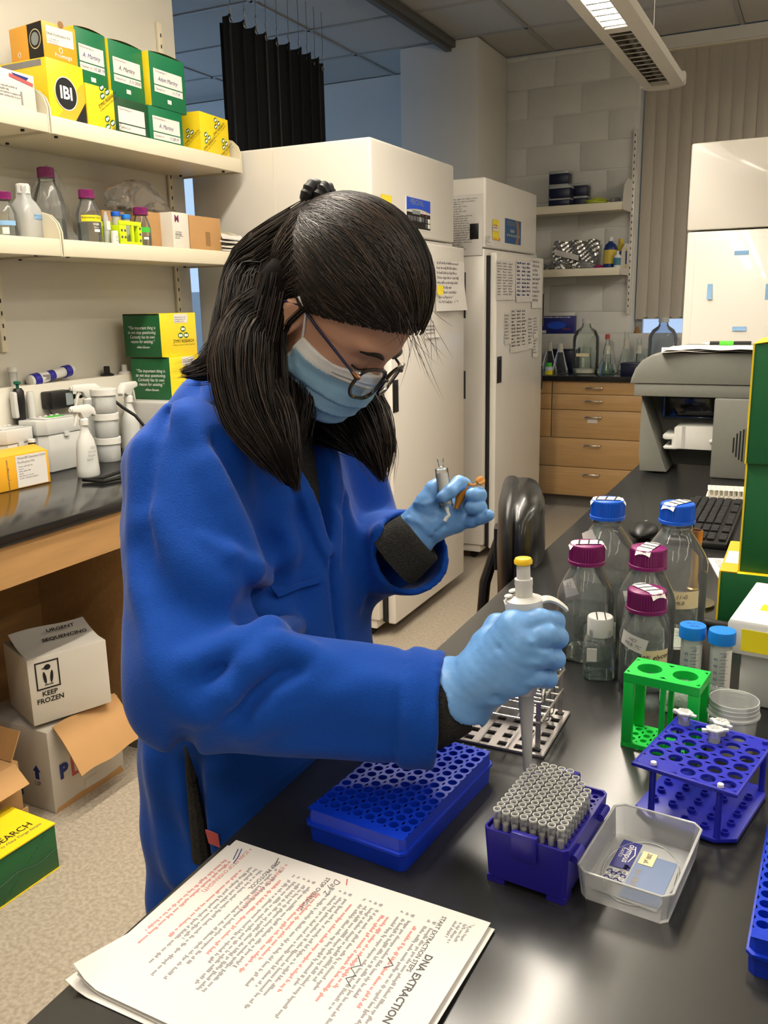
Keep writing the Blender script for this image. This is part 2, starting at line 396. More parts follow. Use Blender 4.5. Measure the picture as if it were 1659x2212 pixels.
# ceiling: grid bars and lay-in panels
ce = struct('ceiling', G().box(-7.2, 3.3, -3.2, 7.2, 3.23, 3.33), 'ceil_tile')
tile = G().box(-0.622, 0.622, -0.317, 0.317, 0, 0.02, 0.003, 1).mesh('ceiling_panel')
for i in range(-3, 5):
    for j in range(-6, 9):
        x = -1.9 + (i-0.5)*1.27; y = 6.13 + (j-7+0.5)*0.66
        if -7.2 < x < 3.3 and -2.8 < y < 6.9: put('ceiling_panel', tile, 'ceil_tile', ce, (x, y, 3.208))
for i in range(-3, 5): put('grid_bar', G().box(-1.9+i*1.27-0.012, -1.9+i*1.27+0.012, -3.2, 6.78, 3.2, 3.225), 'ceil_bar', ce)
for j in range(-6, 9):
    y = 6.13+(j-7)*0.66
    if -3.1 < y < 6.78: put('grid_bar', G().box(-7.2, 3.3, y-0.012, y+0.012, 3.2, 3.225), 'ceil_bar', ce)
g = G(); g.box(-2.50, -2.40, 2.0, 6.2, 3.15, 3.2, 0.006); g.box(-2.47, -2.43, 2.0, 6.2, 3.13, 3.15)
struct('trim_2', g, 'rail_dark')

# vertical blinds in front of the window
M('blind', (190, 181, 166), 0.7, noise=0.05, nscale=30, stretch=(6, 6, 0.5))
bl = thing('vertical_blinds', 'closed taupe vertical blinds hanging over the far window', 'blinds', (0, 6.86, 1.31))
slat = G(); slat.prism([(-0.046, 0.006), (-0.02, -0.003), (0.02, -0.003), (0.046, 0.006), (0.046, 0.0075), (0.02, -0.0015), (-0.02, -0.0015), (-0.046, 0.0075)], 0, 1.80, 'xy'); slat = slat.mesh('slat')
for i in range(36):
    x = -1.205 + i*0.083
    o = put('slat', slat, 'blind', bl, (x, 0, 0), (0, 0, 0.10+0.02*math.sin(i*1.7)))
put('head_rail', G().box(-1.25, 1.75, -0.06, 0.03, 1.80, 1.885, 0.004), 'enamel_shelf', bl)
put('bottom_chain', G().tube([(-1.24, 0, 0.01), (1.75, 0, 0.01)], 0.0025, 6), 'rail_dark', bl)

# dividing panel and bench on the left
struct('wall_partition', G().box(-2.60, -2.54, -2.4, 3.262, 0.0, 2.86, 0.003), 'paint_panel')
for i, y in enumerate((2.20, 3.155)):
    t = thing('slotted_standard', ['white slotted shelf upright beside the end of the partition', 'white slotted shelf upright behind the shelf joint'][1-i], 'shelf upright', (-2.54, y, 0))
    put('channel', G().box(0, 0.014, -0.014, 0.014, 1.32, 2.59, 0.002), 'enamel_shelf', t)
    sl = G().box(0.0142, 0.0148, -0.003, 0.003, 0, 0.014).mesh('slot')
    for k in range(29): put('slot', sl, 'black_plastic', t, (0, 0, 1.36+k*0.042))

# ------------------------------------------------------------------ pendant lamp over the aisle, with its own light and an added uplight
M('lamp_body', (214, 208, 196), 0.4, noise=0.02)
M('louver', (210, 208, 204), 0.16, metal=1.0, noise=0.04)
M('tube_glow', (255, 244, 224), 0.5, emit=6.0, noise=0.0)
lp = thing('pendant_lamp', 'long white pendant fluorescent lamp with metal louvres near the ceiling', 'lamp', (-0.826, 0, 2.5))
pl = [(-0.045, 0.0), (-0.10, 0.012), (-0.112, 0.03), (-0.10, 0.052), (-0.045, 0.075), (-0.045, 0.07)]
put('side_shell', G().prism(pl, -2.4, 4.98, 'xz'), 'lamp_body', lp)
put('side_shell', G().prism([(-x, z) for x, z in pl], -2.4, 4.98, 'xz'), 'lamp_body', lp)
put('top_cover', G().box(-0.045, 0.045, -2.4, 4.98, 0.066, 0.076), 'lamp_body', lp)
put('end_cap', G().prism([(-0.112, 4.98), (0.112, 4.98), (0.108, 5.03), (0.08, 5.07), (0.0, 5.085), (-0.08, 5.07), (-0.108, 5.03)], 0.004, 0.07, 'xy', 0.015), 'lamp_body', lp)
for y in (3.88, 2.6, 1.32, 0.04, -1.24): put('section_divider', G().box(-0.045, 0.045, y-0.035, y+0.035, 0.0, 0.068), 'lamp_body', lp)
put('section_divider', G().box(-0.045, 0.045, 4.94, 4.98, 0.0, 0.068), 'lamp_body', lp)
bl_ = G().prism([(-0.008, 0.0), (0.008, 0.0), (0.003, 0.03), (-0.003, 0.03)], -0.045, 0.045, 'yz').mesh('louver_blade')
y = 3.97
while y < 4.93: put('louver_blade', bl_, 'louver', lp, (0, y, 0.004)); y += 0.075
y = 2.70
while y < 3.83: put('louver_blade', bl_, 'louver', lp, (0, y, 0.004)); y += 0.075
for s in (-1, 1): put('reflector', G().prism([(s*0.044, 0.002), (s*0.044, 0.066), (s*0.02, 0.066), (s*0.036, 0.03)], 2.64, 4.93, 'xz'), 'louver', lp)
put('fluorescent_tube', G().cyl((0, 2.64, 0.05), (0, 3.82, 0.05), 0.008, 12), 'tube_glow', lp)
put('fluorescent_tube', G().cyl((0, 3.97, 0.05), (0, 4.92, 0.05), 0.008, 12), 'white_plastic', lp)
for y in (4.55, 2.2, 0.3): put('suspension_wire', G().cyl((0.02, y, 0.075), (0.02, y, 0.708), 0.0015, 6), 'steel', lp)
area_light('pendant_lamp_light', (-0.826, 2.35, 2.545), 0.085, 3.0, 64, WARM)
area_light('added_uplight', (-0.826, 2.35, 2.585), 0.16, 3.0, 34, WARM, (PI, 0, 0))  # added above the closed cover to brighten the ceiling

# ------------------------------------------------------------------ growth chambers
M('percival_blue', (40, 86, 214), 0.4, noise=0.1, nscale=3)
M('percival_steel', (30, 84, 140), 0.4, noise=0.1, nscale=3)
M('panel_black', (18, 18, 20), 0.35, noise=0.1)
M('lcd', (140, 150, 150), 0.3, noise=0.02)
M('panel_brown', (140, 112, 96), 0.5, noise=0.05)
M('sticky_yellow', (248, 226, 60), 0.7, noise=0.04)
M('sticker_orange', (240, 150, 40), 0.6, noise=0.04)
def chamber(y0, y1, label, k):
    t = thing('growth_chamber', label, 'growth chamber', (-1.65, y0, 0), group='white growth chambers')
    W = y1-y0
    put('cabinet_body', G().box(-0.87, 0, 0, W, 0.09, 1.735, 0.006), 'enamel', t)
    put('header', G().box(-0.87, 0.006, 0, W, 1.74, 2.095, 0.010, 3), 'enamel', t)
    put('door', G().box(0.014, 0.052, 0.055, W+0.02, 0.06, 1.715, 0.008, 3), 'enamel', t)
    put('door_gasket', G().box(0.0, 0.0139, 0.035, W-0.01, 0.075, 1.70), 'black_rubber', t)
    put('base_frame', G().box(-0.85, -0.02, 0.012, W-0.012, 0.045, 0.0895, 0.004), 'enamel', t)
    for x in (-0.8, -0.07):
        for y in (0.06, W-0.06):
            g = G(); g.cyl((x, y-0.012, 0.022), (x, y+0.012, 0.022), 0.0215, 16); g.box(x-0.012, x+0.012, y-0.018, y+0.018, 0.03, 0.046)
            put('caster', g, 'black_rubber', t)
    put('side_seam', G().box(-0.45, -0.442, -0.0012, 0, 0.1, 2.08), 'paint_white', t)
    return t
c1 = chamber(3.287, 4.175, 'white growth chamber behind the person, nearer of the two', 0)
c2 = chamber(4.629, 5.572, 'white growth chamber farther back with many sheets on its door', 1)
def hand_pull(t, a, b):
    x, y0, z0 = a; z1 = b[2]; o = t.location
    p = put('door_handle', G().box(0.0515, 0.0545, y0-o.y, b[1]-o.y, min(z0, z1), max(z0, z1), 0.001), 'black_plastic', t)
    put('grip_recess', G().box(0.0546, 0.0556, y0-o.y+0.012, b[1]-o.y-0.012, min(z0, z1)+0.012, max(z0, z1)-0.02), 'black_rubber', p)
hand_pull(c1, (-1.5970, 3.3517, 1.1433), (-1.5970, 3.4063, 1.0068)); hand_pull(c2, (-1.5970, 4.7030, 1.1594), (-1.5970, 4.7799, 1.0129))
put('hinge', G().box(0.02, 0.056, 0.888+0.021, 0.888+0.03, 0.98, 1.12), 'black_plastic', c1); put('hinge', G().box(0.02, 0.056, 0.888+0.021, 0.888+0.03, 0.42, 0.5), 'black_plastic', c1); put('hinge', G().box(0.02, 0.056, 0.888+0.021, 0.888+0.03, 1.38, 1.6), 'black_plastic', c1)
put('hinge', G().box(0.02, 0.056, 0.943+0.021, 0.943+0.03, 1.3, 1.5), 'black_plastic', c2); put('hinge', G().box(0.02, 0.056, 0.943+0.021, 0.943+0.03, 0.9, 1.05), 'black_plastic', c2)
# control panels
def R(a, b): return min(a, b), max(a, b)
RT = (0, 1, 0); UPZ = (0, 0, 1)      # reading directions on a face that looks along +x
p1 = (-1.6440, 3.6162, 1.9034); p2 = (-1.6440, 3.8717, 1.7831); y0, y1 = p1[1]-3.287, p2[1]-3.287; z1, z0 = p1[2], p2[2]-0.005
cp = put('control_panel', G().box(0.006, 0.0085, y0-0.006, y1+0.006, z0-0.006, z1+0.006), 'paper', c1)
put('keypad', G().box(0.0085, 0.0095, y0, y1, z0, z1-0.06), 'panel_black', cp)
W_ = y1-y0; H_ = z1-z0
g = G(); pts = [(y0, z1), (y0, z0+H_*0.58)] + [(y0+W_*i/10, z0+H_*(0.58+0.10*math.sin(i/10*PI*0.9)-0.03*i/10)) for i in range(11)] + [(y1, z1)]
put('blue_band', G().prism(pts, 0.0086, 0.0102, 'yz'), 'percival_blue', cp)
put('display', G().box(0.0095, 0.0108, y0+W_*0.22, y0+W_*0.55, z0+H_*0.47, z0+H_*0.6), 'lcd', cp)
text(cp, 'PERCIVAL', 0.034, (0.0105, y0+W_*0.42, z0+H_*0.86), RT, UPZ, 'lcd')
for i in range(6): put('key', G().box(0.0095, 0.0112, y0+W_*(0.04+i*0.118), y0+W_*(0.13+i*0.118), z0+H_*0.24, z0+H_*0.40, 0.001), 'lcd' if i == 4 else 'ink_grey', cp)
for i in range(2):
    for j in range(2): put('key', G().box(0.0095, 0.0112, y0+W_*(0.78+j*0.11), y0+W_*(0.87+j*0.11), z0+H_*(0.05+i*0.18), z0+H_*(0.2+i*0.18), 0.001), 'white_plastic' if j else 'ink_grey', cp)
for i in range(3):
    for j in range(2): put('indicator', G().box(0.0095, 0.0108, y0+W_*(0.64+j*0.17), y0+W_*(0.67+j*0.17), z0+H_*(0.46+i*0.05), z0+H_*(0.475+i*0.05)), 'ink_red', cp)
p1 = (-1.6440, 4.9546, 1.9127); p2 = (-1.6440, 5.2457, 1.7796); y0, y1 = p1[1]-4.629, p2[1]-4.629; z1, z0 = p1[2], p2[2]; W_ = y1-y0; H_ = z1-z0
cp = put('control_panel', G().box(0.006, 0.0085, y0, y1, z0, z1), 'percival_steel', c2)
g = G(); g.prism([(y0+W_*(0.62+0.1*math.sin(k/8*PI)), z0+H_*k/8) for k in range(9)] + [(y0+W_*(0.8+0.1*math.sin(k/8*PI)), z0+H_*k/8) for k in range(8, -1, -1)], 0.0086, 0.0095, 'yz'); put('brown_stripe', g, 'panel_brown', cp)
text(cp, 'PERCIVAL', 0.036, (0.0098, y0+W_*0.36, z0+H_*0.82), RT, UPZ, 'lcd')
put('display', G().box(0.0095, 0.0108, y0+W_*0.28, y0+W_*0.55, z0+H_*0.45, z0+H_*0.58), 'lcd', cp)
for i in range(7): put('key', G().box(0.0095, 0.0112, y0+W_*(0.08+i*0.12), y0+W_*(0.165+i*0.12), z0+H_*0.28, z0+H_*0.38, 0.001), 'lcd', cp)
# switch and paper on the side of the far chamber, stickers on its header
p = (-1.7055, 4.6290, 1.8241); put('power_switch', G().box(p[0]+1.65-0.025, p[0]+1.65+0.025, -0.006, 0.0, p[2]-0.04, p[2]+0.04, 0.001), 'black_plastic', c2)
text(c2, 'POWER', 0.028, (p[0]+1.65, -0.0012, p[2]-0.055), (1, 0, 0), UPZ, 'ink_blue')
def sheet(name, label, c, right, up, w, h, mat='paper', cat='paper', curl=0.006, lines=0, group=None, seed=1, mark='ink_soft', warpk=1.0, ragged=0.4, cols=1):
    "one sheet of paper taped flat to a surface, its lower edge lifting a little"
    r = Vector(right).normalized(); u = Vector(up).normalized(); n = r.cross(u); c = Vector(c)
    t = thing(name, label, cat, c, group=group)
    def f(a, b):
        return r*(a-0.5)*w + u*(b-0.5)*h + n*(0.0012 + curl*((1-b)**3)*(0.4+0.6*math.sin(a*5+seed)**2) + 0.0012*math.sin(a*9+b*7+seed)**2)
    put('sheet', G().grid(f, 8, 10).solidify(0.0003), mat, t, angle=60)
    def wp(p):
        q = Vector(p); a = q.dot(r)/w+0.5; b = q.dot(u)/h+0.5; return f(a, b) + n*0.0007
    if lines:
        g = G()
        for cidx in range(cols):
            fineprint(t, r*(-0.44*w+cidx*w*0.88/cols) + u*(0.42*h), right, up, w*0.8/cols, lines, h*0.86/lines, warp=wp, seed=seed+cidx, ragged=ragged, g=g)
        q = put('printed_lines', g, mark, t, angle=0); q['kind'] = 'stuff'
    return t
XD = -1.5975
def door_sheet(px0, py0, px1, py1, A, B, **k):
    c = [(A[i]+B[i])/2 for i in range(3)]; sheet(c=c, right=RT, up=UPZ, w=abs(B[1]-A[1]), h=abs(A[2]-B[2]), **k)
door_sheet(0, 0, 0, 0, (-1.5975, 3.8131, 1.6490), (-1.5975, 4.1881, 1.4191), name='taped_sheet', label='crumpled printed sheet at the top of the nearer chamber door', lines=9, seed=3, curl=0.02)
door_sheet(0, 0, 0, 0, (-1.5975, 4.6662, 1.6737), (-1.5975, 4.9900, 1.4646), name='taped_sheet', label='printed table sheet, top left of those on the far chamber door', lines=12, seed=5, cols=3)
door_sheet(0, 0, 0, 0, (-1.5975, 5.0142, 1.6854), (-1.5975, 5.3382, 1.4521), name='taped_sheet', label='sheet with handwritten blue figures, top middle on the far chamber door', lines=9, seed=8, cols=3, mark='ink_blue')
door_sheet(0, 0, 0, 0, (-1.5975, 5.3314, 1.7068), (-1.5975, 5.5414, 1.4139), name='taped_sheet', label='narrow sheet at the top right corner of the far chamber door', lines=10, seed=9)
door_sheet(0, 0, 0, 0, (-1.5975, 4.8171, 1.3899), (-1.5975, 4.9235, 1.2221), name='taped_slip', label='narrow creased slip left of the lower sheet on the far chamber door', lines=8, seed=12)
door_sheet(0, 0, 0, 0, (-1.5975, 4.9238, 1.4163), (-1.5975, 5.2596, 1.1675), name='taped_sheet', label='sheet with cut corners, largest of the lower row on the far chamber door', lines=11, seed=15, cols=3, mark='ink_grey')
door_sheet(0, 0, 0, 0, (-1.5975, 5.2671, 1.3600), (-1.5975, 5.3760, 1.1726), name='taped_slip', label='narrow slip right of the lower sheet on the far chamber door', lines=8, seed=16)
door_sheet(0, 0, 0, 0, (-1.5975, 5.3737, 1.3577), (-1.5975, 5.4926, 1.2355), name='taped_slip', label='short slip, upper of the two at the far chamber door edge', lines=6, seed=17)
door_sheet(0, 0, 0, 0, (-1.5975, 5.3728, 1.2207), (-1.5975, 5.4807, 1.1154), name='taped_slip', label='short slip, lower of the two at the far chamber door edge', lines=5, seed=18)
door_sheet(0, 0, 0, 0, (-1.5975, 3.6902, 1.3556), (-1.5975, 3.8627, 1.3018), name='taped_slip', label='small pale note below the crumpled sheet on the nearer chamber door', lines=3, seed=19)
door_sheet(0, 0, 0, 0, (-1.5750, 3.7898, 1.5346), (-1.5750, 3.8611, 1.4920), name='sticky_note', label='small yellow sticky note on the crumpled sheet', cat='note', mat='sticky_yellow', curl=0.004)
door_sheet(0, 0, 0, 0, (-1.6440, 3.3682, 1.8909), (-1.6440, 3.4706, 1.8425), name='sticky_note', label='yellow note on the nearer chamber header behind the hair', cat='note', mat='sticky_yellow', curl=0.002)
door_sheet(0, 0, 0, 0, (-1.6430, 4.7393, 1.8921), (-1.6430, 4.8431, 1.7874), name='header_note', label='white note with yellow ends on the far chamber header', cat='note', mat='sticky_yellow', curl=0.001)
door_sheet(0, 0, 0, 0, (-1.6405, 4.7329, 1.8605), (-1.6405, 4.8264, 1.8327), name='note_slip', label='white strip with red writing across the yellow header note', cat='note', mat='paper', lines=2, mark='ink_red', curl=0.001)
door_sheet(0, 0, 0, 0, (-1.6425, 4.7403, 1.7988), (-1.6425, 4.8655, 1.7861), name='orange_sticker', label='small orange sticker under the note on the far chamber header', cat='sticker', mat='sticker_orange', curl=0.0005)
door_sheet(0, 0, 0, 0, (-1.6430, 4.6296, 1.7974), (-1.6430, 4.7200, 1.7545), name='rating_sticker', label='small printed rating sticker at the corner of the far chamber header', cat='sticker', mat='tape_paper', lines=4, curl=0.0003)
A = (-1.8079, 4.6275, 2.0136); B = (-1.7176, 4.6275, 1.7010)
sheet('taped_sheet', 'long printed sheet on the side of the far chamber beside the power switch', ((A[0]+B[0])/2, 4.6275, (A[2]+B[2])/2), (1, 0, 0), UPZ, B[0]-A[0]+0.12, A[2]-B[2], lines=22, seed=31, ragged=0.6)

# ------------------------------------------------------------------ black curtain
M('curtain', (22, 22, 23), 0.85, noise=0.12, nscale=200, sheen=0.15)
cu = thing('curtain', 'black pleated curtain hanging on chains from the ceiling', 'curtain', (-2.9, 4.11, 0.35))
def cf(a, b):
    y = a*1.04; ph = a*9.0*2*PI; am = 0.045*(1+0.25*math.sin(a*11))
    return (am*math.sin(ph)*(1.0-0.25*(1-b)) , y + 0.02*math.sin(ph*2+1), b*2.56 - 0.03*a*0 + 0.008*math.sin(ph))
put('cloth', G().grid(cf, 180, 8).solidify(0.004), 'curtain', cu, angle=70)
ringm = G(); ringm.tube([(0, 0.012*math.cos(k/10*2*PI), 0.012*math.sin(k/10*2*PI)) for k in range(10)], 0.003, 6, closed=True); ringm = ringm.mesh('grommet')
hk = G(); hk.tube([(0, 0, -0.02), (0, 0.006, 0), (0, 0, 0.03), (0, -0.008, 0.045), (0, 0, 0.06)], 0.003, 6); hk = hk.mesh('hook')
ch = G(); ch.tube([(0, 0, 0), (0, 0.002, 0.12), (0, 0, 0.24)], 0.0022, 5); ch = ch.mesh('chain')
for k in range(10):
    a = (k+0.28)/9.3; p = cf(min(a, 1), 1.0)
    put('grommet', ringm, 'steel', cu, (p[0]+0.006, p[1], p[2]-0.03)); put('hook', hk, 'steel', cu, (p[0]+0.006, p[1], p[2]-0.01)); put('chain', ch, 'steel_dull', cu, (p[0]+0.006, p[1], p[2]+0.045))

# ------------------------------------------------------------------ white cabinet on the right
rc = thing('white_cabinet', 'tall white cabinet with blue tape strips behind the grey instrument', 'cabinet', (-0.532, 4.0, 0))
put('cabinet_body', G().box(0, 0.95, 0, 0.8, 0.05, 1.722, 0.006), 'enamel', rc)
put('header', G().box(-0.003, 0.953, -0.004, 0.8, 1.728, 2.068, 0.008), 'enamel', rc)
g = G(); g.box(0.034, 0.9, -0.012, 0.0, 0.12, 1.69, 0.005); put('door', g, 'enamel', rc)
put('base_frame', G().box(0.02, 0.93, 0.03, 0.78, 0.0, 0.05), 'rubber_base', rc)
def tape(label, A, horiz, lift=0.0):
    t = tag(put('tape_strip', G().grid(lambda a, b: ((a-0.5)*(0.055 if horiz else 0.02), -0.0008-lift*(1-b)**2, (b-0.5)*(0.017 if horiz else 0.062)), 6, 6).solidify(0.0004), 'blue_tape', None, A), label, 'tape', 'blue tape strips'); return t
tape('blue tape strip near the top of the white cabinet door', (-0.3153, 3.9875, 1.6305), True)
tape('blue tape strip standing upright on the left of the white cabinet door', (-0.4289, 3.9875, 1.4795), False, 0.008)
tape('blue tape strip curling low on the white cabinet door', (-0.3035, 3.9875, 1.3275), True, 0.004)
tape('blue tape strip at the right picture edge on the white cabinet', (-0.2049, 3.9875, 1.4741), False)

# ------------------------------------------------------------------ left bench, shelves and what stands on them
def carton(parent, name, dx, dy, dz, mats, default, x=0.0, y=0.0, z=0.0, bev=0.0015):
    "box with its front on +x at x, reaching back dx, along dy and up dz; mats by face direction"
    me = G().box(x-dx, x, y, y+dy, z, z+dz, bev, 2).mesh(name, 30)
    keys = [default] + [m for m in dict.fromkeys(mats.values()) if m != default]
    for k in keys: me.materials.append(MATS[k])
    for p in me.polygons:
        n = p.normal; a = max(range(3), key=lambda i: abs(n[i])); d = ('+' if n[a] > 0 else '-') + 'xyz'[a]
        if d in mats: p.material_index = keys.index(mats[d])
    return put(name, me, None, parent)
FX = ((0, 1, 0), (0, 0, 1))          # right, up on a face that looks along +x
FY = ((1, 0, 0), (0, 0, 1))          # right, up on a face that looks along -y
# bench
lb = thing('lab_bench', 'black-topped wooden wall bench on the left under the shelves', 'bench', (-1.781, 0, 0))
put('worktop', G().box(-0.757, 0, -2.0, 3.26, 0.885, 0.915, 0.003), 'black_top', lb)
put('apron', G().box(-0.03, -0.008, -2.0, 3.24, 0.777, 0.8849), 'wood', lb)
put('side_panel', G().box(-0.70, -0.02, 2.072, 2.092, 0.10, 0.7765), 'wood', lb)
put('back_panel', G().box(-0.60, -0.575, -2.0, 2.0719, 0.10, 0.884), 'wood', lb)
put('cabinet_front', G().box(-0.04, -0.02, 2.093, 3.24, 0.10, 0.776), 'wood', lb)
put('kick_base', G().box(-0.70, -0.045, 2.071, 3.22, 0.0, 0.0995, 0.002), 'rubber_base', lb)
put('kick_base', G().box(-0.605, -0.575, -2.0, 2.0705, 0.0, 0.0995, 0.002), 'rubber_base', lb)
# service ledge along the partition
struct('trim_3', G().box(-2.5395, -2.475, -2.0, 3.2, 0.9155, 1.203, 0.003), 'paint_panel')
# shelves: two boards each, with end plates and dividers
def shelf(y0, y1, zt, label, zb=0.054):
    t = thing('wall_shelf', label, 'shelf', (-2.22, y0, zt), group='cream wall shelves'); Lh = y1-y0
    put('board', G().box(-0.318, -0.012, 0, Lh, -0.018, -0.002), 'enamel_shelf', t)
    put('front_lip', G().box(-0.012, 0, 0, Lh, -zb, 0.0, 0.003), 'enamel_shelf', t)
    put('under_tray', G().box(-0.318, -0.0125, 0.01, Lh-0.01, -zb+0.006, -0.0185), 'enamel_shelf', t)
    for y in (0.06, Lh-0.06):
        for x in (-0.05, -0.27): put('rivet', G().cyl((x, y, -zb+0.006), (x, y, -zb+0.0), 0.006, 10), 'black_plastic', t)
    def plate(y):
        pts = [(-0.31, 0.0), (0.0, 0.0), (0.0, 0.075), (-0.012, 0.105), (-0.04, 0.13), (-0.08, 0.142), (-0.31, 0.15)]
        put('end_plate', G().prism([(a, b-zb) for a, b in pts], y, y+0.004, 'xz'), 'enamel_shelf', t)
    plate(-0.0045); plate(Lh+0.0005)
    return t
shelf(2.212, 3.236, 2.052, 'cream wall shelf holding the green and yellow kit boxes')
shelf(1.15, 2.196, 2.052, 'cream wall shelf at the picture edge holding the white carton')
shelf(2.212, 3.222, 1.680, 'lower cream shelf holding bottles, bags and brown cartons')
shelf(1.15, 2.196, 1.680, 'lower cream shelf at the picture edge under the white carton shelf')

# kit boxes on the upper shelf
def belongs(t, y0, w, zt, hand, date, x=0.0006, blank=True, wmat='ink_blue'):
    "the printed owner's label on the front of a green kit box"
    c = y0+w/2
    card(t, 'owner_label', (x, c, zt-0.052), *FX, w*0.80, 0.052, 'paper'); card(t, 'date_label', (x, c, zt-0.093), *FX, w*0.80, 0.022, 'paper')
    text(t, 'This kit belongs to:', 0.0085, (x+0.0012, c-w*0.37, zt-0.034), *FX, 'ink_soft', align='LEFT')
    if hand: text(t, hand, 0.021, (x+0.0012, c-w*0.02, zt-0.058), *FX, wmat, name='handwriting', shear=0.35, sx=0.9)
    text(t, 'Opened on:', 0.011, (x+0.0012, c-w*0.37, zt-0.093), *FX, 'ink_soft', align='LEFT')
    if date: text(t, date, 0.015, (x+0.0012, c+w*0.20, zt-0.093), *FX, wmat, name='handwriting', shear=0.25)
    if blank: card(t, 'white_tab', (x, c, zt-0.128), *FX, 0.022, 0.014, 'paper')
def zymo_logo(t, pos, right, up, s, words=True, mat='ink'):
    r = Vector(right).normalized(); u = Vector(up).normalized(); n = r.cross(u); p = Vector(pos)
    for k, (a, b) in enumerate(((0, 0.62), (-0.55, -0.2), (0.55, -0.2))):
        c = p + r*a*s + u*b*s
        def oval(m, rx, ry, off, dx=0, nm='logo_oval'):
            g = G(); g.rawmesh([c + r*dx + r*rx*math.cos(q*PI/8) + u*ry*math.sin(q*PI/8) + n*off for q in range(16)], [tuple(range(16))]); put(nm, g, m, t, angle=0)
        oval('zymo_green', 0.5*s, 0.38*s, 0.0005); oval('ink_white', 0.2*s, 0.2*s, 0.0009, -0.16*s, 'logo_dot'); oval('ink_white', 0.17*s, 0.17*s, 0.0010, 0.18*s, 'logo_dot')
    if words:
        text(t, 'ZYMO RESEARCH', 0.62*s, p - u*0.95*s + n*0.0008, right, up, mat, sx=0.85)
        text(t, 'The Beauty of Science is to Make Things Simple', 0.27*s, p - u*1.42*s + n*0.0008, right, up, mat, shear=0.3, sx=0.85)
ZS = 2.0521
def kit(name, label, x, y, z, dx, dy, dz, mats, default, yaw=0.0, cat='box', group='kit boxes on the upper shelf'):
    t = thing(name, label, cat, (x, y, z), yaw, group); carton(t, 'carton', dx, dy, dz, mats, default); return t
def lid_crack(t, dx, dy, dz, m='cardboard_edge'):
    put('lid_flap', G().grid(lambda a, b: (-0.002-dx*0.96*a, dy*(0.02+0.96*b), dz+0.0006+0.007*math.sin(PI*b)*(1-a)), 4, 10).solidify(0.0008), m, t)
# white carton at the picture edge
t = kit('white_carton', 'white carton with red stripe at the picture edge of the upper shelf', -2.232, 1.86, ZS, 0.2, 0.306, 0.104, {}, 'card_white')
card(t, 'red_stripe', (0.0005, 0.255, 0.083), (0, 1, -0.15), (0, 0.15, 1), 0.09, 0.010, 'ink_red'); g = G().prism([(0.22, 0.098), (0.285, 0.094), (0.265, 0.076), (0.245, 0.080)], 0.0004, 0.001, 'yz'); put('blue_mark', g, 'ink_blue', t)
fineprint(t, (0.0008, 0.15, 0.055), *FX, 0.1, 4, 0.009, seed=4)
put('grey_slot', G().box(0.0002, 0.0012, 0.248, 0.254, 0.012, 0.05), 'ink_soft', t)
# IBI
t = kit('kit_box', 'bright yellow box with round black IBI logo on the upper shelf', -2.232, 2.222, ZS, 0.20, 0.156, 0.172, {}, 'ibi_yellow')
put('orange_panel', G().prism([(0.155, 0.01), (0.155, 0.125), (0.14, 0.115), (0.03, 0.002), (0.155, 0.002)], 0.0002, 0.001, 'yz'), 'kit_amber', t)
put('black_corner', G().prism([(0.155, 0.002), (0.155, 0.065), (0.105, 0.002)], 0.001, 0.0016, 'yz'), 'ink', t)
def disc(t, name, c, ry, rz, off, m):
    g = G(); g.rawmesh([(c[0]+off, c[1]+ry*math.cos(q*PI/16), c[2]+rz*math.sin(q*PI/16)) for q in range(32)], [tuple(range(32))]); put(name, g, m, t, angle=0)
disc(t, 'logo_rim', (0, 0.072, 0.078), 0.048, 0.050, 0.0017, 'ink_white'); disc(t, 'logo_disc', (0, 0.072, 0.078), 0.045, 0.047, 0.0021, 'ink')
text(t, 'IBI', 0.052, (0.0026, 0.072, 0.078), *FX, 'ink_white', bold=0.03)
put('lid_strip', G().box(-0.19, -0.02, -0.001, 0.0, 0.150, 0.168), 'ink_soft', t)
# Promega kit lying on top of the yellow box
t = thing('kit_box', 'orange kit box with portrait medallion on top of the IBI box', 'box', (-2.258, 2.246, 2.2249), -0.14, 'kit boxes on the upper shelf')
carton(t, 'carton', 0.17, 0.125, 0.112, {'+x': 'kit_orange'}, 'kit_amber')
put('medallion_panel', G().box(-0.075, -0.002, -0.0008, 0.0, 0.006, 0.110), 'ink', t)
for k, (rr, mm) in enumerate(((0.029, 'cream_tape'), (0.026, 'ink'), (0.019, 'lcd'))):
    g = G(); g.rawmesh([(-0.038+rr*math.cos(q*PI/12), -0.0010-0.0004*k, 0.064+rr*math.sin(q*PI/12)) for q in range(24)], [tuple(range(24))]); put('medallion', g, mm, t, angle=0)
card(t, 'kit_label', (0.0004, 0.063, 0.075), *FX, 0.1, 0.052, 'paper_warm'); text(t, 'DNA Purification Kit', 0.0105, (0.0014, 0.058, 0.078), *FX, 'ink_grey', bold=0.01); fineprint(t, (0.0012, 0.02, 0.062), *FX, 0.07, 3, 0.006, seed=6)
text(t, 'Promega', 0.018, (0.0012, 0.07, 0.02), *FX, 'ink_white'); put('notch', G().cyl((0.0003, 0.07, 0.112), (0.001, 0.07, 0.112), 0.011, 16), 'cardboard_edge', t)
put('swirl', G().tube([(0.0006, 0.062+0.006*math.cos(q*PI/6), 0.036+0.008*math.sin(q*PI/6)) for q in range(12)], 0.0012, 5, closed=True), 'ink_white', t)
put('swirl', G().tube([(-0.125+0.006*math.cos(q*PI/6), -0.0006, 0.03+0.008*math.sin(q*PI/6)) for q in range(12)], 0.0012, 5, closed=True), 'ink_white', t)
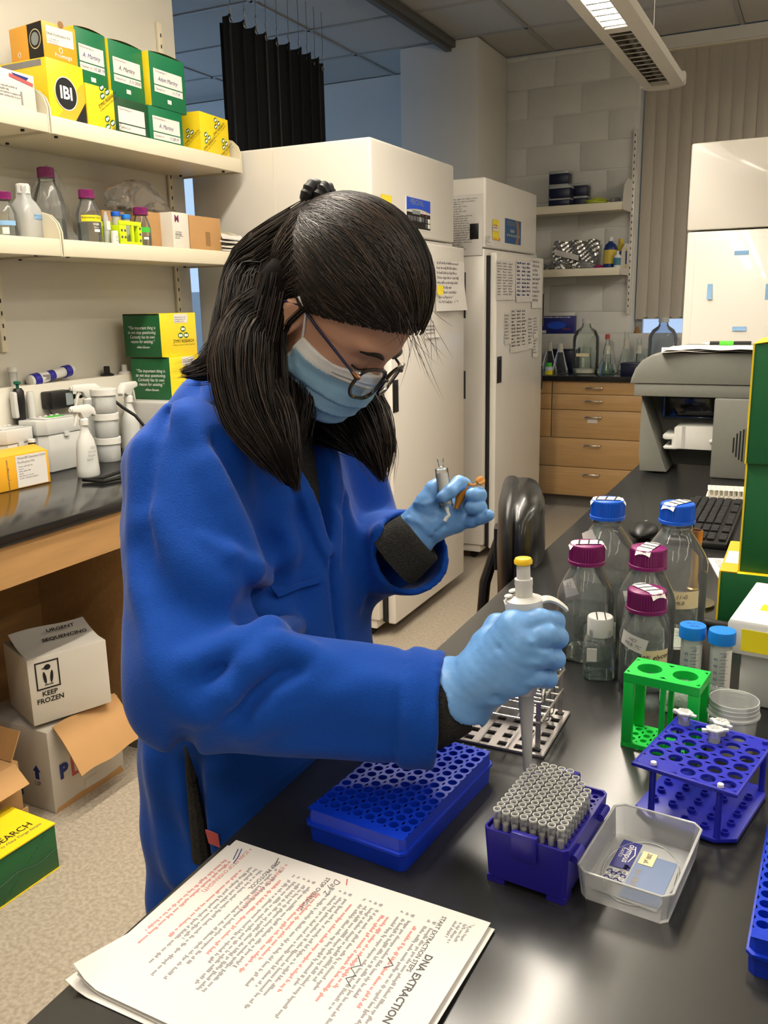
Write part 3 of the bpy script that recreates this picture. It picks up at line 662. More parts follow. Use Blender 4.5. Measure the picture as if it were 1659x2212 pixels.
# small yellow kit
t = kit('kit_box', 'narrow yellow kit box between the IBI box and the dark green box', -2.234, 2.386, ZS, 0.2, 0.130, 0.13, {}, 'zymo_yellow')
zymo_logo(t, (0.0004, 0.085, 0.115), (0, 1, 0.7), (0, -0.7, 1), 0.026); zymo_logo(t, (0.0004, 0.1, 0.02), (0, 1, 0.7), (0, -0.7, 1), 0.026)
# green kits
t = kit('kit_box', 'dark green kit box with blank owner label on the upper shelf', -2.24, 2.522, ZS, 0.2, 0.168, 0.116, {'-y': 'zymo_dark'}, 'zymo_dark'); belongs(t, 0, 0.168, 0.113, '', '', blank=False)
t = kit('kit_box', 'green kit box, right one of the lower pair on the upper shelf', -2.238, 2.696, ZS, 0.2, 0.190, 0.118, {}, 'zymo_teal'); belongs(t, 0, 0.19, 0.112, 'A. Martiny', '11.20.19', blank=False)
t = kit('kit_box', 'green kit box nearest the partition top, behind the orange box', -2.272, 2.397, 2.1825, 0.2, 0.142, 0.178, {'-y': 'zymo_yellow'}, 'zymo_teal'); belongs(t, 0, 0.142, 0.155, 'A. Martiny', '10.28.19'); lid_crack(t, 0.2, 0.142, 0.178)
t = kit('kit_box', 'green kit box in the middle of the three upper green ones', -2.262, 2.541, 2.1705, 0.2, 0.172, 0.184, {'-y': 'zymo_yellow'}, 'zymo_teal'); belongs(t, 0, 0.172, 0.158, 'A. Martiny', '3.11.2020', wmat='ink'); lid_crack(t, 0.2, 0.172, 0.184)
t = kit('kit_box', 'green kit box with yellow edge, rightmost of the upper green ones', -2.236, 2.716, 2.1705, 0.2, 0.20, 0.182, {'-y': 'zymo_yellow'}, 'zymo_teal'); belongs(t, 0, 0.2, 0.155, 'Adam Martiny', '11.7.19'); lid_crack(t, 0.2, 0.2, 0.182)
# support for the leftmost upper green one
t = kit('kit_box', 'plain yellow kit box hidden behind the narrow yellow one', -2.44, 2.37, ZS, 0.09, 0.14, 0.13, {}, 'zymo_yellow')
t = kit('kit_box', 'yellow patterned kit box at the right end of the upper shelf', -2.238, 2.995, ZS, 0.19, 0.205, 0.148, {}, 'zymo_yellow', 0.06)
for p, s in (((0.0004, 0.12, 0.12), 0.024), ((0.0004, 0.045, 0.055), 0.024), ((0.0004, 0.17, 0.05), 0.024)): zymo_logo(t, p, (0, 1, 0.7), (0, -0.7, 1), s)
card(t, 'blue_sticker', (-0.13, -0.0004, 0.07), *FY, 0.08, 0.03, 'percival_steel'); zymo_logo(t, (-0.05, -0.0004, 0.07), (1, 0, 0.7), (-0.7, 0, 1), 0.02)

# ---- bottles
def bottle_profile(R, H, rn, hs, hn, base=0.006):
    "outside outline from the base: hs height of the straight wall, hn height where the neck starts"
    P = [(0, 0.002), (R*0.8, 0.0), (R*0.95, 0.003), (R, 0.010)]
    P += [(R, hs)]
    for k in range(1, 8):
        a = k/8; P.append((rn + (R-rn)*(1-a**1.25) if a > 0.12 else R-(R-rn)*0.05, hs + (hn-hs)*(a**0.95)))
    P += [(rn, hn), (rn, H)]
    return P
def cap(parent, r, h, z, mat, n=44, taped=None):
    c = put('cap', G().lathe([(0, 0), (r*1.03, 0), (r*1.03, h*0.16), (r*0.99, h*0.18)], n).lathe([(r*0.99, h*0.17), (r*0.985, h*0.9)], n*2, flute=0.045).lathe([(r*0.95, h*0.9), (r*0.93, h*0.97), (r*0.86, h), (0, h)], n), mat, parent, (0, 0, z))
    return c
def wrapz(R, off=0.0006):
    "bend a flat label on the x = R tangent plane round the z axis"
    def f(p):
        a = p[1]/R; return Vector(((R+off)*math.cos(a), (R+off)*math.sin(a), p[2]))
    return f
def turn(f, ang):
    c, s_ = math.cos(ang), math.sin(ang)
    def g(p):
        q = f(p); return Vector((q.x*c-q.y*s_, q.x*s_+q.y*c, q.z))
    return g
def lab_bottle(name, label, loc, R, H, capm, fill, rn=None, hs=None, capr=None, caph=None, glass='glass', group=None, liquid='water', rot=0.0, pw=2.0):
    rn = rn or 0.6*R; hs = hs or 0.55*H; hn = H*0.84
    t = thing(name, label, 'bottle', loc, rot, group)
    P = bottle_profile(R, H, rn, hs, hn)
    put('glass_body', G().lathe(P, 40, pw=pw), glass, t, angle=60)
    put('neck_ring', G().lathe([(rn*1.0, hn+0.001), (rn*1.12, hn+0.003), (rn*1.12, hn+0.006), (rn, hn+0.008)], 32), glass, t)
    if fill > 0:
        Ri = R-0.0025; zf = hs*fill
        q = [(0, 0.006), (Ri*0.94, 0.006), (Ri, 0.014), (Ri, zf), (0, zf)]
        put('liquid', G().lathe(q, 40, pw=pw), liquid, t)
    cr = capr or rn*1.18; cap(t, cr, caph or 0.03, H-(caph or 0.03)*0.78, capm)
    return t
ZL = 1.6801
t = lab_bottle('glass_bottle', 'small purple-capped bottle with blue label at the left picture edge', (-2.33, 2.085, ZL), 0.036, 0.135, 'purple_cap', 0.7, rn=0.018, capr=0.025, caph=0.024, group='bottles on the lower shelf')
card(t, 'blue_label', (0.036, 0.0, 0.045), *FX, 0.05, 0.014, 'blue_tape', warp=turn(wrapz(0.036), -0.5)); card(t, 'white_label', (0.036, -0.006, 0.022), *FX, 0.02, 0.02, 'paper', warp=turn(wrapz(0.036), -0.6))
# square translucent bottle, white cap
t = thing('plastic_bottle', 'translucent square bottle with white cap and blue label, lower shelf', 'bottle', (-2.33, 2.168, ZL), 0.1, 'bottles on the lower shelf')
put('body', G().lathe([(0, 0), (0.040, 0), (0.043, 0.006), (0.043, 0.075), (0.040, 0.095), (0.03, 0.115), (0.02, 0.128), (0.019, 0.14), (0.019, 0.165)], 32, pw=5.0), 'frost_clear', t, angle=50)
cap(t, 0.021, 0.03, 0.142, 'white_plastic'); card(t, 'blue_label', (0.0436, 0.015, 0.07), *FX, 0.05, 0.016, 'blue_tape'); text(t, 'Wizard Genomic DNA', 0.006, (0.0446, 0.015, 0.0735), *FX, 'ink_grey', name='handwriting', shear=0.2); text(t, 'wash buffer', 0.006, (0.0446, 0.012, 0.066), *FX, 'ink_grey', name='handwriting', shear=0.2)
t = lab_bottle('glass_bottle', 'tall clear bottle with purple cap leaning among the bags, lower shelf', (-2.375, 2.315, ZL), 0.050, 0.235, 'purple_cap', 0.6, rn=0.026, capr=0.028, caph=0.032, hs=0.13, group='bottles on the lower shelf')
t = lab_bottle('glass_bottle', 'purple-capped bottle with yellow label, middle of the lower shelf', (-2.31, 2.425, ZL), 0.041, 0.172, 'purple_cap', 0.72, rn=0.022, capr=0.0265, caph=0.029, hs=0.095, group='bottles on the lower shelf')
wz = turn(wrapz(0.041), -0.42)
card(t, 'yellow_label', (0.041, 0, 0.082), *FX, 0.082, 0.021, 'yellow_label', warp=wz); text(t, 'Autoclaved H2O', 0.010, (0.0416, -0.006, 0.0845), *FX, 'ink', name='handwriting', shear=0.35, warp=turn(wrapz(0.041, 0.0012), -0.42))
text(t, 'VWR', 0.011, (0.041, 0.010, 0.062), *FX, 'ink_white', warp=turn(wrapz(0.041, 0.0008), -0.42), bold=0.02); text(t, '500 mL', 0.007, (0.041, 0.010, 0.052), *FX, 'ink_white', warp=turn(wrapz(0.041, 0.0008), -0.42))
card(t, 'white_oval', (0.041, 0.012, 0.042), *FX, 0.022, 0.009, 'ink_white', warp=turn(wrapz(0.041, 0.0008), -0.42))
t = lab_bottle('glass_bottle', 'small purple-capped bottle with green label, right on the lower shelf', (-2.315, 2.70, ZL), 0.034, 0.138, 'purple_cap', 0.6, rn=0.02, capr=0.027, caph=0.028, hs=0.07, group='bottles on the lower shelf')
card(t, 'green_label', (0.034, 0.0, 0.062), *FX, 0.04, 0.018, 'green_label', warp=turn(wrapz(0.034), -0.4)); card(t, 'white_oval', (0.034, 0.0, 0.032), *FX, 0.02, 0.008, 'ink_white', warp=turn(wrapz(0.034, 0.0008), -0.4))
# small vials and tubes between them
t = thing('vial', 'small white-capped vial in front of the neon rack on the lower shelf', 'vial', (-2.268, 2.50, ZL)); put('body', G().lathe([(0, 0), (0.013, 0), (0.013, 0.03), (0.010, 0.036)], 24), 'white_plastic', t); put('cap', G().lathe([(0.0125, 0.032), (0.0125, 0.046), (0, 0.046)], 24), 'white_plastic', t); fineprint(t, (0.0135, -0.008, 0.026), *FX, 0.016, 4, 0.005, seed=3)
t = thing('vial', 'narrow clear tube with printed label beside the neon rack', 'vial', (-2.30, 2.497, ZL)); put('body', G().lathe([(0, 0), (0.011, 0), (0.011, 0.09), (0.006, 0.105), (0.006, 0.112), (0, 0.112)], 24), 'frost_clear', t); card(t, 'label', (0.0115, 0, 0.065), *FX, 0.018, 0.03, 'paper')
# neon rack with two capped tubes
M('neon', (214, 240, 20), 0.45, noise=0.03)
nr = thing('tube_rack', 'neon yellow-green tube rack holding two capped tubes, lower shelf', 'rack', (-2.272, 2.535, ZL))
put('side_plate', G().box(-0.09, -0.082, 0, 0.115, 0, 0.085, 0.002), 'neon', nr)
g = G(); g.box(-0.008, 0, 0, 0.115, 0.070, 0.085, 0.002); put('front_bar', g, 'neon', nr); put('front_bar', G().box(-0.008, 0, 0, 0.115, 0, 0.014, 0.002), 'neon', nr)
put('end_plate', G().box(-0.082, 0.0, 0, 0.034, 0.0141, 0.0699, 0.002), 'neon', nr); put('post', G().box(-0.008, 0.0, 0.062, 0.072, 0.0141, 0.0699), 'neon', nr); put('end_plate', G().box(-0.082, 0, 0.095, 0.115, 0.0141, 0.0699, 0.002), 'neon', nr)
for y in (0.009, 0.026):
    for z in (0.022, 0.045): put('hole', G().cyl((0.0001, y, z+0.006), (0.0008, y, z+0.006), 0.005, 14), 'ink_grey', nr)
for z in (0.02, 0.042, 0.062): put('hole', G().cyl((0.0001, 0.105, z), (0.0008, 0.105, z), 0.005, 14), 'ink_grey', nr)
def falcon(name, label, loc, capm, group, h=0.114, r=0.0145, marks=False, liquid=None):
    t = thing(name, label, 'tube', loc, group=group)
    put('tube_body', G().lathe([(0, 0), (r*0.35, 0.003), (r*0.95, 0.016), (r, 0.02), (r, h-0.012)], 28), 'frost_clear', t, angle=60)
    put('cap', G().lathe([(r*1.18, h-0.016), (r*1.18, h-0.003), (r*1.1, h), (0, h)], 40, flute=0.02), capm, t)
    return t
falcon('capped_tube', 'blue-capped tube standing left in the neon rack', (-2.325, 2.578, ZL+0.002), 'blue_cap', 'tubes in the neon rack', 0.118)
falcon('capped_tube', 'pale-blue-capped tube standing right in the neon rack', (-2.325, 2.630, ZL+0.002), 'blue_cap2', 'tubes in the neon rack', 0.112)
# cartons
def brown(label, x, y, z, dx, dy, dz, yaw=0, m='cardboard'):
    t = thing('carton', label, 'box', (x, y, z), yaw, 'cartons on the lower shelf'); carton(t, 'carton_body', dx, dy, dz, {'+z': 'cardboard'}, m); return t
t = brown('brown carton behind the neon rack on the lower shelf', -2.385, 2.575, ZL, 0.075, 0.118, 0.13)
t = brown('brown carton between the small bottle and the white M box', -2.330, 2.745, ZL, 0.16, 0.085, 0.135)
put('yellow_flag', G().box(-0.05, -0.048, 0.01, 0.03, 0.1355, 0.152), 'yellow_label', t)
t = brown('white box printed with a red M on the lower shelf', -2.272, 2.828, ZL, 0.17, 0.098, 0.137, m='card_white'); text(t, 'M', 0.034, (0.0008, 0.026, 0.112), *FX, 'purple_cap', bold=0.04); fineprint(t, (0.0006, 0.012, 0.055), *FX, 0.05, 3, 0.008, seed=9)
text(t, 'Centrifugal', 0.0085, (0.0008, 0.014, 0.064), *FX, 'ink_grey', align='LEFT'); text(t, 'Filter Units', 0.0085, (0.0008, 0.014, 0.055), *FX, 'ink_grey', align='LEFT')
card(t, 'pink_side', (-0.085, -0.0006, 0.065), *FY, 0.165, 0.125, 'pink_card') if 'pink_card' in MATS else None
t = brown('small brown carton at the right end of the lower shelf', -2.272, 2.932, ZL, 0.15, 0.205, 0.133); put('tape_patch', G().box(0, 0.0006, 0.1, 0.13, 0.02, 0.075), 'cardboard_edge', t)
# white packets at the end
for k in range(5):
    o = tag(put('packet', G().grid(lambda a, b: ((a-0.5)*0.09, (b-0.5)*0.085, 0.003*math.sin(a*7+k)*math.sin(b*5)), 8, 8).solidify(0.006), 'paper', None, (-2.27+0.004*k, 3.185, ZL+0.010+0.012*k), (0.25, 0.12, 0.2*k)), ('lowest', 'second lowest', 'middle', 'second highest', 'topmost')[k] + ' white packet in the small pile at the end of the lower shelf', 'packet', 'white packets at the shelf end')
# plastic bags
def bag(label, pts, sc, seed):
    rr = np.random.default_rng(seed); c = np.mean(pts, 0); ph = rr.uniform(0, 6.28, 12)
    def f(a, b):
        th = a*2*PI; v = b
        # folded sack: rows between base outline and a pinched crest
        q = Vector((math.cos(th), math.sin(th), 0))
        w = (1-v)**0.45; cx, cy, cz = pts[0]; tx, ty, tz = pts[1]
        wob = 1+0.20*math.sin(3*th+ph[0]+4*v)+0.12*math.sin(5*th+ph[1]-6*v)+0.07*math.sin(9*th+ph[2]+9*v)
        return (cx+(tx-cx)*v + q.x*sc[0]*w*wob, cy+(ty-cy)*v + q.y*sc[1]*w*wob, cz+(tz-cz)*v**0.9 + 0.014*math.sin(4*th+ph[3]+7*v)*math.sin(PI*v))
    return tag(put('plastic_bag', G().grid(f, 44, 16, wrap=True), 'bag_clear', None, angle=25), label, 'bag', 'clear bags on the lower shelf')
bag('clear plastic bag with a pointed crest behind the bottles, lower shelf', [(-2.487, 2.43, ZL+0.003), (-2.47, 2.42, ZL+0.272)], (0.036, 0.105), 4)
bag('clear plastic bag slumped over the cartons, lower shelf', [(-2.43, 2.84, ZL+0.152), (-2.42, 2.82, ZL+0.262)], (0.06, 0.17), 9)

# ------------------------------------------------------------------ left bench top
ZB = 0.9152
t = thing('kit_box', 'orange-yellow purification kit box on the left bench', 'box', (-2.225, 1.80, ZB), -0.06)
carton(t, 'carton', 0.11, 0.243, 0.105, {}, 'kit_amber'); card(t, 'kit_label', (0.0005, 0.175, 0.053), *FX, 0.115, 0.1, 'paper'); put('raised_lid', G().prism([(0.0, 0.1055), (-0.055, 0.122), (-0.11, 0.1055)], 0.004, 0.238, 'xz'), 'kit_amber', t)
text(t, 'Wizard® Genomic DNA', 0.0105, (0.0014, 0.124, 0.094), *FX, 'ink_grey', align='LEFT'); text(t, 'Purification Kit', 0.0105, (0.0014, 0.124, 0.081), *FX, 'ink_grey', align='LEFT'); fineprint(t, (0.0012, 0.126, 0.066), *FX, 0.085, 6, 0.0075, seed=11, ragged=0.8)
text(t, 'www.promega.com', 0.012, (0.0009, 0.085, 0.05), (0, 0, 1), (0, -1, 0), 'ink_grey')
def bin_(label, x, y, w, d, h):
    t = thing('tip_bin', label, 'container', (x, y, ZB), 0.0, 'frosted bins on the left bench')
    def oct_(k, z0, z1, nm, m):
        c = 0.025
        put(nm, G().prism([(-k*d/2, -k*w/2+c), (-k*d/2+c, -k*w/2), (k*d/2-c, -k*w/2), (k*d/2, -k*w/2+c), (k*d/2, k*w/2-c), (k*d/2-c, k*w/2), (-k*d/2+c, k*w/2), (-k*d/2, k*w/2-c)], z0, z1, 'xy', 0.003), m, t)
    oct_(0.95, 0, h*0.72, 'body', 'frost_white'); oct_(1.0, h*0.72+0.0005, h, 'lid', 'frost_white')
    put('lid_window', G().box(-d*0.3, d*0.3, -w*0.3, w*0.3, h, h+0.004, 0.002), 'frost_white', t); put('clasp', G().box(d/2-0.002, d/2+0.004, -0.01, 0.01, h*0.66, h*0.74), 'frost_white', t)
    for k in range(5): put('tip_hole', G().cyl((-d*0.2, -w*0.24+k*w*0.12, h+0.004), (-d*0.2, -w*0.24+k*w*0.12, h+0.006), 0.006, 12), 'paper', t)
    return t
t = bin_('frosted plastic tip bin beside the spray bottle', -2.395, 2.245, 0.215, 0.13, 0.178)
put('green_scrap', G().box(0.0, 0.03, -0.03, 0.03, 0.1825, 0.1835), 'green_label', t)
bin_('frosted plastic tip bin behind the orange kit box', -2.405, 2.055, 0.155, 0.125, 0.165)
# spray bottles
def spray(label, loc, rot, s=1.0, body='frost_white', group='spray bottles', fill=True, pen=None):
    t = thing('spray_bottle', label, 'bottle', loc, rot, group)
    P = [(0, 0), (0.044, 0), (0.047, 0.006), (0.046, 0.03), (0.041, 0.10), (0.035, 0.13), (0.022, 0.155), (0.0155, 0.172), (0.0145, 0.195)]
    put('body', G().lathe([(r*s, z*s) for r, z in P], 36, sy=1.0, sx=0.72), body, t, angle=60)
    put('collar', G().lathe([(0.0165*s, 0.186*s), (0.0165*s, 0.206*s), (0.014*s, 0.208*s), (0.008*s, 0.214*s)], 28, flute=0.03), 'white_plastic', t)
    hd = [(-0.055, 0.238), (-0.055, 0.252), (-0.045, 0.258), (0.028, 0.258), (0.048, 0.243), (0.055, 0.222), (0.05, 0.213), (0.035, 0.222), (0.018, 0.213), (-0.01, 0.213), (-0.02, 0.232)]
    put('trigger_head', G().prism([(-a*s, b*s) for a, b in hd], -0.011*s, 0.011*s, 'yz', 0.003*s), 'white_plastic', t)
    put('trigger', G().tube([(0, 0.028*s, 0.236*s), (0, 0.036*s, 0.218*s), (0, 0.040*s, 0.200*s), (0, 0.046*s, 0.186*s)], [0.007*s, 0.006*s, 0.005*s, 0.003*s], 8), 'white_plastic', t)
    put('nozzle', G().cyl((0, 0.054*s, 0.245*s), (0, 0.06*s, 0.245*s), 0.0075*s, 12), 'white_plastic', t)
    put('dip_tube', G().cyl((0, 0, 0.01), (0, 0, 0.19*s), 0.002, 8), 'white_plastic', t)
    return t
def fw(p): return p
t = spray('translucent spray bottle with handwriting in front on the left bench', (-2.165, 2.165, ZB), PI, 0.92)
for k, (w_, dy) in enumerate((('70%', 0.006), ('Ethanol', 0.0), ('Biogeo', -0.003), ('Bench', -0.012))): text(t, w_, 0.0115, (-0.0325+0.003*(k == 0), 0.008+dy*-1, 0.098-k*0.0125), (0, -1, 0), (0.12, 0, 1), 'ink_soft', name='handwriting', shear=0.2)
spray('white-headed spray bottle behind the stacked jars', (-2.40, 2.43, ZB), PI-0.3, 1.08)
t = spray('spray bottle with red dip tube right of the stacked jars', (-2.36, 2.60, ZB), 0.2, 1.05); put('red_tip', G().cyl((0.0, -0.012, 0.16), (0, -0.012, 0.2), 0.004, 8, 0.001), 'ink_red', t)
# stack of three jars: each jar a thing
jx, jy = -2.315, 2.425
def jar(k, z, label):
    t = thing('specimen_jar', label, 'jar', (jx+0.003*k, jy-0.004*k, z), 0.0, 'stacked specimen jars')
    put('jar_body', G().lathe([(0, 0), (0.040, 0), (0.042, 0.004), (0.042, 0.062), (0.040, 0.064)], 36), 'frost_clear', t, angle=50)
    put('lid', G().lathe([(0.0465, 0.0645), (0.0465, 0.086), (0.045, 0.088), (0, 0.088)], 44, flute=0.008), 'white_plastic', t)
    return t
j0 = jar(0, ZB, 'lidded jar of clear plastic pieces at the bottom of the stack of three'); jar(1, ZB+0.0885, 'empty lidded jar in the middle of the stack of three'); j2 = jar(2, ZB+0.177, 'yellowed lidded jar on top of the stack of three')
for k in range(7): put('plastic_scrap', G().grid(lambda a, b: (0.02*math.cos(k*0.9)+(a-0.5)*0.025, 0.02*math.sin(k*0.9)+(b-0.5)*0.02, 0.012+0.006*k+0.006*math.sin(a*6+k)), 4, 4), 'white_plastic', j0)
M('yellowed', (198, 186, 140), 0.5, noise=0.15); put('residue', G().lathe([(0, 0.002), (0.039, 0.002), (0.039, 0.014), (0, 0.016)], 30), 'yellowed', j2)
# power adapter with cord plugged into the ledge
t = thing('power_adapter', 'black power adapter with grey label hanging on the service ledge', 'adapter', (-2.4745, 2.28, 1.115))
put('body', G().box(0.0, 0.055, 0.0, 0.105, 0.0, 0.062, 0.006), 'black_plastic', t); card(t, 'rating_label', (0.0552, 0.082, 0.031), *FX, 0.033, 0.043, 'lcd'); put('cord', G().tube([(0.03, 0.0, 0.02), (0.045, -0.01, 0.005), (0.05, 0.02, -0.05), (0.04, 0.06, -0.1), (0.06, 0.09, -0.17)], 0.0025, 8), 'black_rubber', t)
put('plug', G().tube([(0.03, 0.105, 0.035), (0.03, 0.125, 0.033), (0.03, 0.135, 0.035), (0.035, 0.16, 0.03)], [0.011, 0.010, 0.007, 0.006], 10), 'black_rubber', t)
POWER_CORD = (put('cord_loop', G().tube([(-2.44, 2.44, 1.148), (-2.38, 2.52, 1.14), (-2.33, 2.53, 1.10), (-2.27, 2.53, 1.07), (-2.23, 2.56, 1.0), (-2.2, 2.56, 0.93), (-2.17, 2.47, 0.924), (-2.10, 2.30, 0.9225), (-2.065, 2.12, 0.9225), (-2.10, 2.075, 0.9225), (-2.02, 2.08, 0.9225), (-2.0, 2.2, 0.9225), (-2.04, 2.35, 0.9225), (-2.09, 2.48, 0.923), (-2.12, 2.58, 0.9225)], 0.006, 10), 'black_rubber')); POWER_CORD.parent = t; POWER_CORD.matrix_parent_inverse = Matrix.Translation((2.4745, -2.28, -1.115)); POWER_CORD['label'] = 'thick black cord looped on the bench'
# pipettes and other pieces on or against the service ledge
M('dark_green', (16, 92, 72), 0.4, noise=0.08); M('pip_grey', (206, 204, 198), 0.4, noise=0.02); M('royal_blue', (36, 34, 150), 0.4, noise=0.06)
t = thing('hung_pipette', 'black pipette with green plunger hanging on the service ledge', 'pipette', (-2.452, 2.165, 1.0)); put('handle', G().lathe([(0.008, 0.0), (0.014, 0.03), (0.016, 0.09), (0.019, 0.16), (0.018, 0.19), (0.012, 0.2)], 20, sy=1.1), 'black_plastic', t); put('plunger', G().lathe([(0.005, 0.2), (0.005, 0.212), (0.012, 0.216), (0.012, 0.224), (0, 0.226)], 18), 'dark_green', t); put('finger_hook', G().box(-0.012, 0.012, -0.03, -0.012, 0.10, 0.19, 0.006), 'pip_grey', t)
t = thing('hung_pipette', 'pale grey pipette hanging right of the black one', 'pipette', (-2.452, 2.215, 1.05)); put('handle', G().lathe([(0.008, 0.0), (0.013, 0.05), (0.014, 0.12), (0.010, 0.135)], 18, sy=1.1), 'pip_grey', t); put('tip_cone', G().cyl((0, 0, 0), (0, 0, -0.03), 0.004, 10, 0.002), 'black_plastic', t)
t = thing('capped_tube', 'clear tube with white cap standing on the ledge at the picture edge', 'tube', (-2.507, 2.20, 1.2035)); put('tube_body', G().lathe([(0, 0), (0.014, 0), (0.014, 0.055)], 20), 'frost_clear', t); put('cap', G().lathe([(0.016, 0.05), (0.016, 0.066), (0, 0.066)], 24), 'white_plastic', t)
t = thing('multichannel_pipette', 'white and blue multichannel pipette lying on the service ledge', 'pipette', (-2.508, 2.37, 1.2035), (0.0, 0.0, 0.0))
put('handle', G().lathe([(0.0, -0.105), (0.020, -0.10), (0.022, -0.06), (0.018, 0.0), (0.017, 0.05), (0.021, 0.09), (0.014, 0.11), (0, 0.112)], 20, mtx=Matrix.Translation((0, 0, 0.024)) @ Matrix.Rotation(-PI/2+0.13, 4, 'X')), 'white_plastic', t)
for y, r in ((-0.075, 0.0235), (-0.005, 0.0195), (0.075, 0.022)): put('blue_grip', G().lathe([(r, -0.013), (r, 0.013), (r*0.8, 0.014), (r*0.8, -0.014)], 20, closed=True, mtx=Matrix.Translation((0.002, y, 0.024+y*0.13)) @ Matrix.Rotation(-PI/2+0.13, 4, 'X')), 'royal_blue', t)
put('print_panel', G().box(0.0195, 0.0205, -0.055, -0.02, 0.012, 0.03), 'ink_soft', t)
def stand(label, y, m, s=1.0):
    t = thing('plug_stand', label, 'plug', (-2.507, y, 1.2035), 0, 'plugs on the ledge'); put('flange', G().lathe([(0, 0), (0.026*s, 0), (0.026*s, 0.006), (0.012*s, 0.012)], 24), m, t); put('stem', G().lathe([(0.012*s, 0.010), (0.0115*s, 0.036), (0.010*s, 0.037), (0.009*s, 0.02)], 24), m, t)
stand('black flanged plug standing on the service ledge', 2.655, 'black_plastic'); stand('white flanged plug between the black and blue plugs', 2.755, 'white_plastic'); stand('blue flanged plug beside the green kit boxes', 2.94, 'royal_blue')
# leaning grey stick pipettes at the picture edge
t = thing('stick_pipette', 'long white stick pipette with green tag leaning at the left picture edge', 'pipette', (-2.39, 1.85, ZB)); put('shaft', G().tube([(0, 0.12, 0.002), (-0.02, 0.055, 0.18), (-0.03, 0.02, 0.28)], [0.008, 0.012, 0.012], 12), 'grey_plastic', t); put('green_tag', G().box(-0.012, -0.006, 0.022, 0.05, 0.20, 0.23), 'green_label', t)
t = thing('stick_pipette', 'thin white pipette standing behind the orange kit box', 'pipette', (-2.365, 1.89, ZB)); put('shaft', G().tube([(0, 0.07, 0.002), (0, 0.03, 0.14), (0, 0.02, 0.19)], [0.004, 0.007, 0.016], 12), 'white_plastic', t)
t = thing('small_tube', 'small black and white tube behind the orange kit box', 'tube', (-2.325, 2.085, ZB)); put('body', G().lathe([(0, 0), (0.012, 0), (0.012, 0.118)], 18), 'black_plastic', t); put('top', G().lathe([(0.0125, 0.118), (0.0125, 0.128), (0, 0.13)], 18), 'white_plastic', t)
# instrument the green boxes stand on, and the two green boxes
t = thing('grey_instrument', 'low grey bench instrument under the two green quote boxes', 'instrument', (-2.15, 2.66, ZB)); put('housing', G().box(-0.3, 0, 0, 0.36, 0.008, 0.19, 0.01), 'grey_plastic', t)
for a in (-0.27, -0.03):
    for b_ in (0.03, 0.33): put('foot', G().cyl((a, b_, 0), (a, b_, 0.009), 0.012, 12), 'black_rubber', t)
def quote(label, z, y, x, yaw):
    t = thing('kit_box', label, 'box', (x, y, z), yaw, 'green boxes printed with a quote')
    carton(t, 'carton', 0.19, 0.21, 0.166, {'-y': 'zymo_green', '+y': 'zymo_green'}, 'zymo_yellow')
    for k, (s_, zz) in enumerate((('“The important thing is', 0.112), ('to not stop questioning.', 0.0945), ('Curiosity has its own', 0.077), ('reason for existing.”', 0.0595), ('–Albert Einstein', 0.038))): text(t, s_, 0.0175 if k < 4 else 0.0125, (-0.095, -0.0008, zz), *FY, 'ink_white', shear=0.3, sx=0.86, bold=0.008)
    zymo_logo(t, (0.0004, 0.13, 0.085), *FX, 0.03, mat='ink'); card(t, 'white_label', (0.0005, 0.12, 0.145), *FX, 0.08, 0.034, 'paper'); fineprint(t, (0.0014, 0.085, 0.148), *FX, 0.07, 3, 0.008, seed=14); put('lid_gap', G().box(-0.185, -0.01, -0.001, 0.0, 0.160, 0.1648), 'black_rubber', t)
    return t
quote('green and yellow box with white quote, lower of the stacked pair', ZB+0.1905, 2.74, -2.265, 0.03)
quote('green and yellow box with white quote, on top of the stacked pair', ZB+0.357, 2.725, -2.285, -0.04)
t = thing('power_strip', 'cream power strip lying behind the person on the left bench', 'power strip', (-2.06, 2.75, ZB), 0.1); put('housing', G().box(-0.03, 0.03, 0, 0.3, 0, 0.04, 0.004), 'paper_warm', t); put('rocker', G().box(0.03, 0.0315, 0.03, 0.05, 0.01, 0.03), 'ink_red', t)

# ------------------------------------------------------------------ cartons on the floor under the bench
def floor_box(label, x, y, z, dx, dy, dz, yaw, m, name='carton'):
    t = thing(name, label, 'box', (x, y, z), yaw, 'cartons under the bench'); carton(t, 'carton_body', dx, dy, dz, {}, m, bev=0.003); return t
t = floor_box('worn white carton with brown flap printed in red and blue, under the bench', -1.925, 1.66, 0.0, 0.30, 0.285, 0.262, -0.03, 'card_worn')
put('open_flap', G().grid(lambda a, b: (0.004+0.10*b*(1-0.1*a), 0.02+0.25*a, 0.262+0.012-0.085*b-0.05*b*b+0.004*math.sin(a*9)), 10, 6).solidify(0.004), 'cardboard', t)
text(t, 'P', 0.062, (0.0025, 0.045, 0.118), *FX, 'ink_blue', bold=0.05); text(t, 'K', 0.052, (0.0025, 0.222, 0.118), *FX, 'ink_blue', bold=0.05); text(t, '®', 0.016, (0.0025, 0.255, 0.135), *FX, 'ink_blue')
put('red_frame', G().prism([(0.075, 0.085), (0.198, 0.085), (0.198, 0.155), (0.188, 0.155), (0.188, 0.095), (0.085, 0.095), (0.085, 0.155), (0.075, 0.155)], 0.0005, 0.0016, 'yz'), 'ink_red', t); put('red_bar', G().box(0.0005, 0.0016, 0.10, 0.176, 0.105, 0.125), 'ink_red', t)
